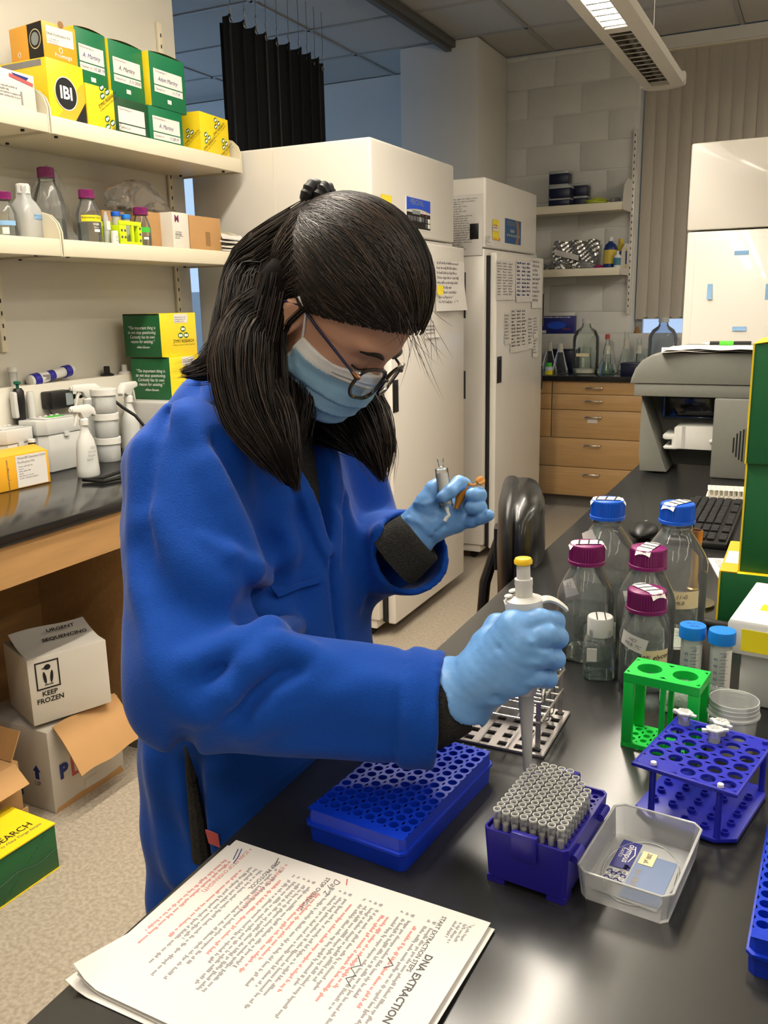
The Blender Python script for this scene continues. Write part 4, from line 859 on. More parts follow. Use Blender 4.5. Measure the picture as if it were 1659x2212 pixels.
text(t, 'UP', 0.022, (-0.06, -0.0010, 0.085), *FY, 'ink_blue'); put('up_arrow', G().prism([(-0.068, 0.10), (-0.052, 0.10), (-0.052, 0.125), (-0.044, 0.125), (-0.06, 0.145), (-0.076, 0.125), (-0.068, 0.125)], -0.0012, -0.0004, 'xz'), 'ink_blue', t); put('tape_strip_bottom', G().box(0.0002, 0.001, 0.12, 0.17, 0.0, 0.05), 'card_worn', t); put('torn_edge', G().prism([(0.002, 0.0), (0.28, 0.0), (0.27, 0.022), (0.2, 0.016), (0.1, 0.02), (0.01, 0.014)], 0.0003, 0.0014, 'yz'), 'cardboard', t)
put('blue_tape', G().box(-0.17, -0.13, -0.0011, -0.0004, 0.03, 0.11), 'percival_steel', t)
t = floor_box('white carton marked keep frozen with a penguin, on top of the worn carton', -1.962, 1.652, 0.2785, 0.20, 0.238, 0.205, -0.40, 'card_white')
put('penguin_frame', G().prism([(0.02, 0.105), (0.09, 0.105), (0.09, 0.19), (0.086, 0.19), (0.086, 0.109), (0.024, 0.109), (0.024, 0.186), (0.086, 0.186), (0.086, 0.19), (0.02, 0.19)], 0.0003, 0.0012, 'yz'), 'ink', t)
def oval2(par, nm, cy, cz, ry, rz, m, off, rot=0.0):
    g = G(); g.rawmesh([(off, cy+ry*math.cos(q*PI/10)*math.cos(rot)-rz*math.sin(q*PI/10)*math.sin(rot), cz+ry*math.cos(q*PI/10)*math.sin(rot)+rz*math.sin(q*PI/10)*math.cos(rot)) for q in range(20)], [tuple(range(20))]); put(nm, g, m, par, angle=0)
oval2(t, 'penguin_head', 0.056, 0.171, 0.0095, 0.0085, 'ink', 0.0013); oval2(t, 'penguin_wing', 0.046, 0.140, 0.0045, 0.019, 'ink', 0.0013, 0.12); oval2(t, 'penguin_wing', 0.066, 0.140, 0.0045, 0.019, 'ink', 0.0013, -0.12)
put('penguin_beak', G().prism([(0.049, 0.173), (0.038, 0.1685), (0.05, 0.167)], 0.0008, 0.0013, 'yz'), 'ink', t); put('penguin_feet', G().prism([(0.044, 0.1165), (0.069, 0.1165), (0.069, 0.119), (0.06, 0.119), (0.06, 0.118), (0.053, 0.118), (0.053, 0.119), (0.044, 0.119)], 0.0008, 0.0013, 'yz'), 'ink', t)
text(t, 'KEEP', 0.021, (0.0012, 0.056, 0.091), *FX, 'ink', bold=0.02); text(t, 'FROZEN', 0.021, (0.0012, 0.056, 0.070), *FX, 'ink', bold=0.02)
put('top_flap', G().grid(lambda a, b: (-0.004-0.15*a, 0.004+0.23*b, 0.2055+0.035*a*a+0.003*math.sin(b*6)), 6, 8).solidify(0.003), 'card_white', t)
for k, s_ in enumerate(('URGENT', 'SEQUENCING', '7/20')): text(t, s_, 0.022 if k < 2 else 0.018, (-0.115+k*0.032, 0.145, 0.2355-0.0155*k+0.001), (0, 1, 0), (-1, 0, 0.30), 'ink', name='handwriting', shear=0.2, bold=0.02)
t = floor_box('brown open carton at the left picture edge under the bench', -1.915, 1.27, 0.0, 0.3, 0.275, 0.235, 0.0, 'cardboard'); put('open_flap', G().grid(lambda a, b: (-0.01-0.22*a, 0.262+0.006*b+0.035*b, 0.235+0.075*b), 4, 4).solidify(0.004), 'cardboard', t); put('open_flap', G().grid(lambda a, b: (0.003+0.05*b, 0.01+0.25*a, 0.235-0.05*b), 4, 4).solidify(0.004), 'cardboard', t); put('lower_fold', G().box(0.001, 0.006, 0.06, 0.285, 0.0, 0.09, 0.002), 'cardboard', t)
t = thing('kit_box', 'green and yellow kit box on the floor at the lower left', 'box', (-1.738, 1.10, 0.0), -0.05); carton(t, 'carton', 0.18, 0.375, 0.130, {'+z': 'zymo_yellow'}, 'zymo_green'); put('lid_edge', G().box(-0.18, 0.0025, 0.0, 0.376, 0.130, 0.1335), 'zymo_yellow', t); put('base_edge', G().box(-0.002, 0.002, 0.0, 0.376, 0.0, 0.003), 'zymo_yellow', t)
text(t, 'ZYMO RESEARCH', 0.034, (-0.055, 0.225, 0.1345), *((0, 1, 0), (-1, 0, 0)), 'ink', sx=0.9); text(t, 'The Beauty of Science is to Make Things Simple', 0.0135, (-0.03, 0.225, 0.1345), *((0, 1, 0), (-1, 0, 0)), 'ink_grey', shear=0.3); text(t, '2019', 0.026, (-0.135, 0.285, 0.1345), *((0, 1, 0), (-1, 0, 0)), 'ink', name='handwriting', shear=0.3)
for dy in (0.20, 0.255): 
    g = G(); g.rawmesh([(-0.10+0.020*math.sin(q*PI/8), dy+0.024*math.cos(q*PI/8), 0.1338) for q in range(16)], [tuple(range(16))]); put('logo_oval', g, 'zymo_green', t, angle=0); g = G(); g.rawmesh([(-0.10+0.010*math.sin(q*PI/8), dy+0.015*math.cos(q*PI/8), 0.1341) for q in range(16)], [tuple(range(16))]); put('logo_dot', g, 'ink_white', t, angle=0)
put('flap_crease', G().tube([(0.0008, 0.372, 0.06), (0.0008, 0.31, 0.05), (0.0008, 0.25, 0.065), (0.0008, 0.16, 0.05), (0.0008, 0.0, 0.05)], 0.0009, 5), 'zymo_dark', t)
for k in range(16): put('perforation', G().box(0.0004, 0.0012, 0.20+0.0094*k, 0.2045+0.0094*k, 0.005+0.0075*k, 0.0075+0.0075*k), 'zymo_teal', t)

# ------------------------------------------------------------------ far wall: cabinet, counter, shelves
fc = thing('drawer_cabinet', 'light wooden drawer cabinet against the far wall', 'cabinet', (-1.03, 6.13, 0))
put('carcass', G().box(-1.2, 0, 0.022, 0.6, 0.09, 0.909), 'wood_back', fc)
put('toe_kick', G().box(-1.2, 0, 0.08, 0.6, 0.0, 0.0899), 'rubber_base', fc)
zs = [(0.818, 0.906), (0.708, 0.815), (0.509, 0.704), (0.301, 0.505), (0.092, 0.297)]
hm = G(); hm.tube([(-0.055, 0.0, 0), (-0.055, -0.028, 0.002), (-0.045, -0.034, 0.003), (0.045, -0.034, 0.003), (0.055, -0.028, 0.002), (0.055, 0.0, 0)], 0.005, 8); hm = hm.mesh('handle')
for i, (a, b_) in enumerate(zs):
    x0 = -0.640 if i < 3 else -0.76
    d = put('drawer_front', G().box(x0, -0.002, 0, 0.0215, a, b_, 0.002), 'wood_back', fc); put('handle', hm, 'steel', d, (-0.345, 0.0, b_-0.045))
    if i == 2: put('drawer_label', G().box(-0.385, -0.315, -0.002, -0.0005, b_-0.085, b_-0.06), 'paper', d)
    if i < 3: d = put('drawer_front', G().box(-1.19, -0.646, 0, 0.0215, a, b_, 0.002), 'wood_back', fc); put('handle', hm, 'steel', d, (-0.92, 0, b_-0.045))
fco = tag(put('counter', G().box(-2.235, 0.9, 6.10, 6.6595, 0.9095, 0.944, 0.003), 'black_top'), 'black counter top along the far wall', 'counter')
ZC = 0.9442
def far_shelf(zt, x1, label, seed):
    t = thing('wall_shelf', label, 'shelf', (x1, 6.45, zt))
    put('board', G().box(-0.9, 0, 0.012, 0.3, -0.016, 0), 'enamel_shelf', t); put('front_lip', G().box(-0.9, 0, 0, 0.012, -0.053, 0.0, 0.002), 'enamel_shelf', t); put('under_tray', G().box(-0.89, -0.005, 0.013, 0.3, -0.045, -0.0165), 'enamel_shelf', t)
    put('end_plate', G().prism([(0.02, -0.05), (0.30, -0.05), (0.30, 0.17), (0.15, 0.17), (0.05, 0.12), (0.02, 0.04)], 0.0005, 0.004, 'yz'), 'enamel', t); return t
far_shelf(2.112, -1.30, 'upper shelf on the far wall holding dark blue boxes', 1); far_shelf(1.676, -1.30, 'lower shelf on the far wall holding a foil bag', 2)
for i, (x, z0, z1) in enumerate(((-1.285, 1.35, 2.62), (-2.21, 1.5, 2.25))):
    t = thing('slotted_standard', ['white slotted upright at the window end of the far shelves', 'white slotted upright beside the column on the far wall'][i], 'shelf upright', (x, 6.7495, 0)); put('channel', G().box(-0.013, 0.013, -0.014, 0, z0, z1, 0.002), 'enamel', t)
    sl = G().box(-0.003, 0.003, -0.0148, -0.0142, 0, 0.016).mesh('slot'); k = 0
    while z0+0.05+k*0.045 < z1-0.03: put('slot', sl, 'black_plastic', t, (0, 0, z0+0.05+k*0.045)); k += 1
M('navy', (14, 20, 52), 0.35, noise=0.1); M('glove_blue', (36, 40, 120), 0.5, noise=0.08)
def navy(label, x, y, z, w=0.15, h=0.085):
    t = thing('blue_box', label, 'box', (x, y, z), 0, 'dark blue lidded boxes on the far shelf'); put('body', G().box(0, w, 0, 0.11, 0, h*0.78, 0.003), 'navy', t); put('lid', G().box(-0.003, w+0.003, -0.003, 0.113, h*0.78+0.0003, h, 0.003), 'frost_clear', t)
ZF = 2.1122
navy('dark blue box at the bottom of the tall left stack, far shelf', -1.855, 6.58, ZF, 0.14, 0.075); navy('dark blue box second in the tall left stack, far shelf', -1.855, 6.58, ZF+0.0755, 0.14, 0.085); navy('dark blue box topping the tall left stack, far shelf', -1.855, 6.58, ZF+0.161, 0.14, 0.09)
navy('dark blue box, lower of the front pair on the far shelf', -1.815, 6.464, ZF, 0.145, 0.05); navy('dark blue box with frosted lid, upper of the front pair on the far shelf', -1.815, 6.464, ZF+0.0505, 0.145, 0.085)
navy('dark blue box, lower of the right stack on the far shelf', -1.70, 6.59, ZF, 0.12, 0.07); navy('dark blue box, upper of the right stack on the far shelf', -1.70, 6.59, ZF+0.0705, 0.12, 0.09)
M('lime_bag', (196, 204, 70), 0.5, noise=0.1, nscale=20)
def lump(name, label, cat, c, r, m, seed, group=None, n=(28, 14), k=0.22):
    rr = np.random.default_rng(seed); ph = rr.uniform(0, 6.28, 9); fq = rr.integers(2, 7, 9)
    def f(a, b):
        th = a*2*PI; v = (b-0.5)*PI; d = 1+k*(math.sin(fq[0]*th+ph[0]+3*v)*0.5+math.sin(fq[1]*th*2+ph[1]-5*v)*0.3+math.sin(fq[2]*v*2+ph[2])*0.3+math.sin(13*th+9*v+ph[3])*0.15)
        return (c[0]+r[0]*d*math.cos(v)*math.cos(th), c[1]+r[1]*d*math.cos(v)*math.sin(th), c[2]+max(-r[2]*0.8, r[2]*d*math.sin(v))+r[2]*0.8)
    return tag(put(name, G().grid(f, n[0], n[1], wrap=True), m, None, angle=20), label, cat, group)
lump('yellow_bag', 'crumpled lime yellow bag right of the dark blue boxes, far shelf', 'bag', (-1.50, 6.56, ZF), (0.075, 0.07, 0.025), 'lime_bag', 3)
lump('clear_bag', 'flat clear bag at the window end of the upper far shelf', 'bag', (-1.37, 6.57, ZF), (0.04, 0.06, 0.02), 'bag_clear', 5)
M('foil', (200, 200, 200), 0.22, metal=1.0, noise=0.1, bump=0.8, bscale=40); ZG = 1.6762
def foilf(a, b): return (-1.85+0.34*a+0.02*b, 6.62+0.06*b+0.004*math.sin(a*20+b*9)+0.003*math.sin(a*43-b*31), ZG+0.205*b+0.006*math.sin(a*17))
t = thing('foil_bag', 'shiny metallised bag leaning on the far wall above the lower shelf', 'bag', (0, 0, 0)); put('foil_sheet', G().grid(foilf, 30, 20).solidify(0.004), 'foil', t, angle=15); put('white_label', G().rawmesh([(-1.81, 6.612, 1.785), (-1.63, 6.612, 1.735), (-1.63, 6.612, 1.775), (-1.81, 6.612, 1.825)], [(0, 1, 2, 3)]), 'paper', t)
lump('foil_lump', 'crumpled aluminium foil in front of the metallised bag', 'foil', (-1.77, 6.535, ZG), (0.11, 0.05, 0.028), 'foil', 6, k=0.4)
lump('clear_bag', 'greenish clear bag with pink seal, lower far shelf', 'bag', (-1.56, 6.54, ZG), (0.07, 0.05, 0.026), 'bag_clear', 7); M('pink', (176, 40, 110), 0.5); 
lump('pink_strip', 'short pink bag seal beside the greenish clear bag', 'seal', (-1.46, 6.53, ZG), (0.035, 0.012, 0.012), 'pink', 8)
M('bottle_blue', (28, 52, 112), 0.35, noise=0.06); M('bottle_yellow', (214, 188, 70), 0.45, noise=0.06); M('teal', (70, 130, 150), 0.5)
def chem(label, x, y, s, a, b_, c='white_plastic'):
    t = thing('chemical_bottle', label, 'bottle', (x, y, ZG), 0, 'chemical bottles on the lower far shelf'); put('body', G().lathe([(0, 0), (0.045*s, 0), (0.045*s, 0.12*s), (0.035*s, 0.15*s), (0.015*s, 0.165*s), (0.015*s, 0.18*s)], 28), a, t); put('label_band', G().lathe([(0.0455*s, 0.025*s), (0.0455*s, 0.115*s)], 28), b_, t); put('cap', G().lathe([(0.018*s, 0.172*s), (0.018*s, 0.2*s), (0, 0.2*s)], 24, flute=0.04), c, t)
chem('blue bottle with yellow label on the lower far shelf', -1.385, 6.53, 1.05, 'bottle_blue', 'bottle_yellow'); chem('blue and yellow bottle behind, nearest the window on the lower far shelf', -1.335, 6.64, 1.0, 'bottle_yellow', 'bottle_blue', 'bottle_yellow'); chem('slim white bottle with teal bands at the shelf end', -1.322, 6.475, 0.55, 'white_plastic', 'teal')
lump('white_bag', 'white bag at the left end of the lower far shelf beside the chamber', 'bag', (-2.0, 6.56, ZG), (0.07, 0.06, 0.10), 'white_plastic', 12, k=0.12)
# counter pieces
t = thing('glove_box', 'dark blue glove box standing on the ledge above the far counter', 'box', (-1.665, 6.665, 1.2132)); put('carton', G().box(-0.26, 0, 0, 0.08, 0, 0.13, 0.002), 'glove_blue', t); g = G(); g.rawmesh([(-0.13+0.075*math.cos(q*PI/12), -0.0008, 0.062+0.028*math.sin(q*PI/12)) for q in range(24)], [tuple(range(24))]); put('opening', g, 'percival_blue', t, angle=0); text(t, 'Nitrile', 0.022, (-0.055, -0.0012, 0.035), *FY, 'ink_red'); fineprint(t, (-0.25, -0.001, 0.118), *FY, 0.24, 1, 0.014, mat='ink_white', seed=2, ragged=0.05); card(t, 'white_label', (-0.235, -0.0004, 0.015), *FY, 0.05, 0.02, 'paper')
M('foil_tape', (206, 200, 184), 0.5, noise=0.2, nscale=50)
def flask(label, x, y, H, R, liquid=None, neck=0.016):
    t = thing('conical_flask', label, 'flask', (x, y, ZC), 0, 'conical flasks on the far counter')
    put('glass_body', G().lathe([(0, 0), (R, 0), (R*1.02, 0.008), (R*0.95, 0.03), (neck, H*0.72), (neck, H), (neck*1.1, H+0.003)], 32), 'glass_green', t, angle=50); put('tape_wrap', G().lathe([(neck*1.5, H*0.60), (neck*1.12, H*0.72), (neck*1.12, H*0.84)], 20, flute=0.08), 'foil_tape', t)
    if liquid: put('liquid', G().lathe([(0, 0.004), (R*0.93, 0.006), (R*0.88, 0.03), (R*0.62, H*0.3), (0, H*0.3)], 28), liquid, t)
thin_glass('green_liquid', (0.30, 0.72, 0.48), 0.05, 0.6, 0.10)
flask('conical flask nearest the chamber on the far counter', -1.762, 6.36, 0.262, 0.062); flask('conical flask between the first flask and the clear carboy', -1.66, 6.28, 0.255, 0.060); flask('conical flask with green liquid right of the clear carboy', -1.335, 6.33, 0.235, 0.07, 'green_liquid'); flask('tall conical flask behind the dark blue box on the far counter', -1.235, 6.47, 0.285, 0.06); flask('conical flask with pale plug in front of the bluish carboy', -1.13, 6.39, 0.235, 0.058); flask('conical flask at the right end behind the grey instrument', -0.90, 6.29, 0.22, 0.06)
def carboy(label, x, y, H, R, m, capm):
    t = thing('carboy', label, 'carboy', (x, y, ZC), 0, 'carboys on the far counter'); put('body', G().lathe([(0, 0), (R*0.96, 0), (R, 0.012), (R, H*0.62), (R*0.97, H*0.68), (R*0.75, H*0.78), (R*0.36, H*0.85), (R*0.3, H*0.9), (R*0.3, H*0.94)], 40), m, t, angle=50); put('cap', G().lathe([(R*0.36, H*0.91), (R*0.36, H), (0, H)], 28, flute=0.05), capm, t); return t
thin_glass('carboy_blue', (0.66, 0.72, 0.80), 0.06, 0.8, 0.12)
t = carboy('large clear carboy with cream label on the far counter', -1.497, 6.36, 0.385, 0.092, 'glass_green', 'grey_plastic'); card(t, 'cream_label', (0.0, -0.0925, 0.135), *FY, 0.09, 0.022, 'cream_tape'); put('pink_base', G().lathe([(0, 0.006), (0.085, 0.006), (0.085, 0.03), (0, 0.03)], 32), 'paper_warm', t)
carboy('bluish ribbed carboy in front of the window', -0.985, 6.47, 0.385, 0.098, 'carboy_blue', 'grey_plastic')
t = thing('tape_stack', 'small green, white and yellow stack in front of the flasks', 'tape rolls', (-1.725, 6.22, ZC)); 
for k, mm in enumerate(('yellow_label', 'white_plastic', 'green_label')): put('roll', G().lathe([(0, k*0.027), (0.027-0.003*k, k*0.027), (0.027-0.003*k, k*0.027+0.0265), (0, k*0.027+0.0265)], 28), mm, t)
t = thing('blue_tub', 'dark blue rectangular tub at the front of the far counter', 'tub', (-1.215, 6.19, ZC)); put('body', G().box(0, 0.17, 0, 0.12, 0, 0.088, 0.004), 'navy', t); put('rim', G().box(-0.004, 0.174, -0.004, 0.124, 0.076, 0.082, 0.002), 'navy', t)
t = lab_bottle('small_bottle', 'small red-capped bottle behind the clear carboy', (-1.375, 6.50, ZC), 0.03, 0.262, 'ink_red', 0.6, rn=0.012, capr=0.017, caph=0.035, hs=0.12)
t = thing('dark_tray', 'dark blue tray standing behind the first flasks', 'tray', (-1.83, 6.56, ZC)); put('panel', G().box(0, 0.22, 0, 0.05, 0, 0.155, 0.006), 'navy', t); put('lip', G().box(-0.004, 0.224, -0.004, 0.054, 0.15, 0.16, 0.002), 'navy', t)
t = thing('brown_cone', 'small brown cone on the window ledge', 'ornament', (-1.205, 6.70, 1.2132)); put('cone', G().lathe([(0, 0), (0.026, 0), (0.012, 0.04), (0.008, 0.046), (0, 0.047)], 18), 'cardboard_edge', t); put('foot', G().lathe([(0.027, 0), (0.027, 0.004), (0.02, 0.006)], 18), 'cardboard_edge', t)
for k, (x, h) in enumerate(((-1.545, 0.17), (-1.13, 0.16))):
    t = thing('beaker', ['clear beaker behind the second flask on the far counter', 'clear beaker between the tub and the bluish carboy'][k], 'beaker', (x, 6.55, ZC), 0, 'beakers on the far counter'); put('glass_wall', G().lathe([(0, 0), (0.05, 0), (0.052, 0.006), (0.052, h), (0.056, h+0.004)], 32), 'glass_green', t, angle=50); put('marking', G().box(-0.01, 0.01, -0.0535, -0.0525, 0.03, 0.1), 'ink_white', t)

# ------------------------------------------------------------------ front bench
M('bench_black', (36, 36, 36), 0.21, spec=0.75, noise=0.10, nscale=25)
fb = thing('island_bench', 'black-topped island bench in the foreground', 'bench', (-0.513, 0.18, 0))
put('worktop', G().box(0, 1.4, 0, 3.42, 0.885, 0.915, 0.003), 'bench_black', fb)
put('cabinet', G().box(0.05, 1.35, 0.04, 1.36, 0.10, 0.8849), 'wood', fb); put('cabinet', G().box(0.05, 1.35, 2.05, 3.38, 0.10, 0.8849), 'wood', fb); put('rear_cabinet', G().box(0.72, 1.35, 1.3605, 2.0495, 0.10, 0.8849), 'wood', fb)
put('toe_kick', G().box(0.09, 1.31, 0.08, 1.34, 0, 0.0999), 'rubber_base', fb); put('toe_kick', G().box(0.09, 1.31, 2.07, 3.34, 0, 0.0999), 'rubber_base', fb)
for k in (0, 1, 3, 4): 
    d = put('cabinet_door', G().box(0.03, 0.0499, 0.06+k*0.664+(0.05 if k == 3 else 0), 0.70+k*0.664-(0.05 if k == 1 else 0), 0.12, 0.86, 0.002), 'wood', fb); put('handle', G().tube([(0.03, 0.3+k*0.664, 0.8), (0.005, 0.3+k*0.664, 0.8), (0.005, 0.41+k*0.664, 0.8), (0.03, 0.41+k*0.664, 0.8)], 0.005, 8), 'steel', d)
ZT = 0.9152
# protocol: stapled sheets
pt = thing('printed_protocol', 'stapled printed protocol headed DNA EXTRACTION lying on the bench', 'paper', (-0.362, 0.538, ZT), -0.035)
PWX, PWY = 0.279, 0.216
def psheet(k, dx, dy, rz):
    def f(a, b):
        x = (a-0.5)*PWX; y = (b-0.5)*PWY
        curl = 0.016*max(0, (0.10-a)/0.10)**2*max(0, (0.30-b)/0.30) + 0.007*max(0, (a-0.93)/0.07)**2*max(0, (0.9-b))
        c, s_ = math.cos(rz), math.sin(rz)
        return (x*c-y*s_+dx, x*s_+y*c+dy, 0.0004+0.0016*k + 0.0015*math.sin(a*6+k)*math.sin(b*4+k)*0.4*(0.3+k*0.2) + curl*(0.5+0.17*k))
    return f
for k, (dx, dy, rz) in enumerate(((-0.006, -0.004, 0.012), (0.004, -0.001, -0.006), (-0.002, 0.002, 0.004), (0, 0, 0))):
    put('sheet', G().grid(psheet(k, dx, dy, rz), 24, 18).solidify(0.0006), 'paper', pt, angle=60)
topf = psheet(3, 0, 0, 0)
def pw(p):
    a = p[0]/PWX+0.5; b = p[1]/PWY+0.5; q = topf(a, b); return Vector((q[0], q[1], q[2]+0.0007))
RD = (0, -1, 0); UD = (1, 0, 0)
text(pt, 'DNA EXTRACTION', 0.0092, (0.108, 0.008, 0), RD, UD, 'ink_grey', bold=0.03, warp=pw)
gk = G(); gr = G(); rr = random.Random(5)
def para(x, y, w, n, g, ragged=0.35, seed=1, lh=0.0056): fineprint(None, (x, y, 0), RD, UD, w, n, lh, g=g, warp=pw, seed=seed, ragged=ragged, th=0.62)
para(0.124, 0.096, 0.03, 4, gk, 0.3, 2, 0.0045)
x = 0.094
for n, red, ind in ((2, 0, 0), (1, 1, 0.004), (3, 0, 0), (2, 1, 0.004), (4, 0, 0), (1, 1, 0.004), (3, 0, 0), (1, 0, -0.004), (2, 1, 0.004), (5, 0, 0), (1, 1, 0.004), (2, 0, 0)):
    para(x, 0.078-ind, 0.165 if not red else 0.12, n, gr if red else gk, 0.4, int(x*1000)+200); 
    for q in range(n):
        if not red: fineprint(None, (x-q*0.0056, 0.087, 0), RD, UD, 0.004, 1, 0.0056, g=gk, warp=pw, seed=q, ragged=0.0, th=0.5)
    x -= n*0.0056 + 0.0022
text(pt, 'STOP OVERNIGHT', 0.0062, (-0.022, 0.072, 0), RD, UD, 'ink_grey', bold=0.02, warp=pw); text(pt, '+ (CAN STOP OVERNIGHT)', 0.0062, (-0.070, 0.060, 0), RD, UD, 'ink_pink', bold=0.02, warp=pw); text(pt, 'STEP PROTOCOL', 0.0062, (-0.080, 0.074, 0), RD, UD, 'ink_grey', bold=0.02, warp=pw); text(pt, '+ (CAN STOP OVERNIGHT)', 0.0062, (-0.117, 0.065, 0), RD, UD, 'ink_pink', bold=0.02, warp=pw); text(pt, 'START EXTRACTION STEPS', 0.0060, (0.100, 0.060, 0), RD, UD, 'ink_grey', bold=0.02, warp=pw)
para(-0.088, 0.078, 0.16, 3, gk, 0.4, 55); para(-0.106, 0.07, 0.13, 1, gr, 0.2, 56); para(-0.124, 0.076, 0.13, 2, gr, 0.3, 57)
for y_ in (0.07, ): text(pt, 'Day 2', 0.010, (-0.012, 0.088, 0), RD, UD, 'ink_grey', name='handwriting', shear=0.3, warp=pw)
q = put('printed_lines', gk, 'ink_page', pt, angle=0); q['kind'] = 'stuff'; q = put('red_lines', gr, 'ink_pink', pt, angle=0); q['kind'] = 'stuff'
def stroke(pts, m='ink_grey', r=0.0005): put('pen_stroke', G().tube([pw(Vector(p)) for p in pts], r, 5), m, pt)
stroke([(-0.125, 0.098, 0), (-0.12, 0.085, 0), (-0.118, 0.075, 0)], 'ink_blue'); stroke([(-0.128, 0.096, 0), (-0.122, 0.08, 0)], 'ink_blue'); stroke([(-0.083, 0.102, 0), (-0.079, 0.090, 0)]); stroke([(-0.005, 0.104, 0), (-0.001, 0.096, 0)], 'ink_red')
stroke([(0.055, 0.02, 0), (0.062, 0.012, 0), (0.056, 0.006, 0), (0.064, 0.0, 0), (0.058, -0.006, 0), (0.066, -0.012, 0)]); stroke([(0.078, 0.03, 0), (0.086, 0.024, 0), (0.080, 0.018, 0)])
put('staple', G().tube([(0.120, 0.090, 0.0062), (0.128, 0.099, 0.0062)], 0.0005, 5), 'steel', pt)
t = thing('loose_sheet', 'corner of a loose white sheet at the lower left of the bench', 'paper', (-0.398, 0.302, ZT), 0.10); put('sheet', G().grid(lambda a, b: ((a-0.5)*0.216, (b-0.5)*0.19, 0.0004+0.002*math.sin(a*3)*b), 12, 12).solidify(0.0008), 'paper', t, angle=60); fineprint(t, (-0.09, 0.075, 0.0028), (1, 0, 0), (0, 1, 0), 0.17, 12, 0.008, seed=3)

# plates with real holes
def holed(g, x0, y0, nx, ny, p, r, z, depth, mx=0.0, my=0.0, bottom=True, skip=(), seg=14, thick=None, square=False):
    "a level plate of cells, each with a hole and its wall; mx, my extra margin round the field"
    sq = []
    for k in range(seg):
        a = 2*PI*k/seg; ca, sa = math.cos(a), math.sin(a); m_ = max(abs(ca), abs(sa)); sq.append((ca, sa, ca/m_, sa/m_))
    for i in range(nx):
        for j in range(ny):
            cx, cy = x0+(i+0.5)*p, y0+(j+0.5)*p; h = p/2
            O = [g.bm.verts.new((cx+h*c, cy+h*d, z)) for _, _, c, d in sq]
            if (i, j) in skip: g.bm.faces.new(O); continue
            rr_ = [(r*(c*0.92 if square else a), r*(d*0.92 if square else b_)) for a, b_, c, d in sq]
            I = [g.bm.verts.new((cx+a, cy+b_, z)) for a, b_ in rr_]
            B = [g.bm.verts.new((cx+a*0.97, cy+b_*0.97, z-depth)) for a, b_ in rr_]
            for k in range(seg):
                l = (k+1) % seg; g.bm.faces.new((O[k], O[l], I[l], I[k])); g.bm.faces.new((I[k], I[l], B[l], B[k]))
            if bottom: g.bm.faces.new(B)
    X0, X1, Y0, Y1 = x0, x0+nx*p, y0, y0+ny*p
    if mx or my:
        for a, b_, c, d in ((X0-mx, X1+mx, Y0-my, Y0), (X0-mx, X1+mx, Y1, Y1+my), (X0-mx, X0, Y0, Y1), (X1, X1+mx, Y0, Y1)):
            if b_-a > 1e-6 and d-c > 1e-6: g.quad((a, c, z), (b_, c, z), (b_, d, z), (a, d, z))
    return g
M('rack_blue', (8, 50, 186), 0.34, noise=0.06, nscale=20, sss=0.0)
M('tip_indigo', (40, 34, 146), 0.32, noise=0.05)
M('mt_blue', (34, 38, 168), 0.35, noise=0.05)
def well_rack(label, loc, rot):
    t = thing('well_rack', label, 'rack', loc, rot, 'blue 96-well racks')
    W, L_, H = 0.116, 0.202, 0.036; p = 0.0142
    g = G(); holed(g, -4*p, -6.2*p, 8, 13, p, 0.0052, H, 0.024, W/2-4*p-0.001, 0.0)
    bot = L_/2-0.001
    g.quad((-W/2+0.001, -6.2*p, H), (W/2-0.001, -6.2*p, H), (W/2-0.001, -bot, H), (-W/2+0.001, -bot, H)); g.quad((-W/2+0.001, 6.8*p, H), (W/2-0.001, 6.8*p, H), (W/2-0.001, bot, H), (-W/2+0.001, bot, H))
    put('well_plate', g, 'rack_blue', t)
    def skirt(k, z0, z1): 
        a, b_ = W/2*k, L_/2*k; c = 0.005
        return [(-a+c, -b_), (a-c, -b_), (a, -b_+c), (a, b_-c), (a-c, b_), (-a+c, b_), (-a, b_-c), (-a, -b_+c)]
    g = G(); rings = []
    for k, z in ((0.985, 0.0), (1.0, 0.019), (1.03, 0.0195), (1.03, 0.0225), (1.0, 0.023), (0.985, H)): rings.append([g.bm.verts.new((x, y, z)) for x, y in skirt(k, 0, 0)])
    for a, b_ in zip(rings, rings[1:]):
        for k in range(8): l = (k+1) % 8; g.bm.faces.new((a[k], a[l], b_[l], b_[k]))
    g.bm.faces.new(rings[0][::-1]); put('skirt', g, 'rack_blue', t)
    for k in range(8): text(t, 'ABCDEFGH'[k], 0.005, (-3.5*p+k*p, 6.95*p+0.001, H+0.0005), (1, 0, 0), (0, 1, 0), 'blue_tape', name='well_letter')
    return t
well_rack('empty blue 96-well rack under the forearm', (-0.368, 0.784, ZT), -0.10)
well_rack('blue rack cut off by the right picture edge', (0.050, 0.775, ZT), -0.03)

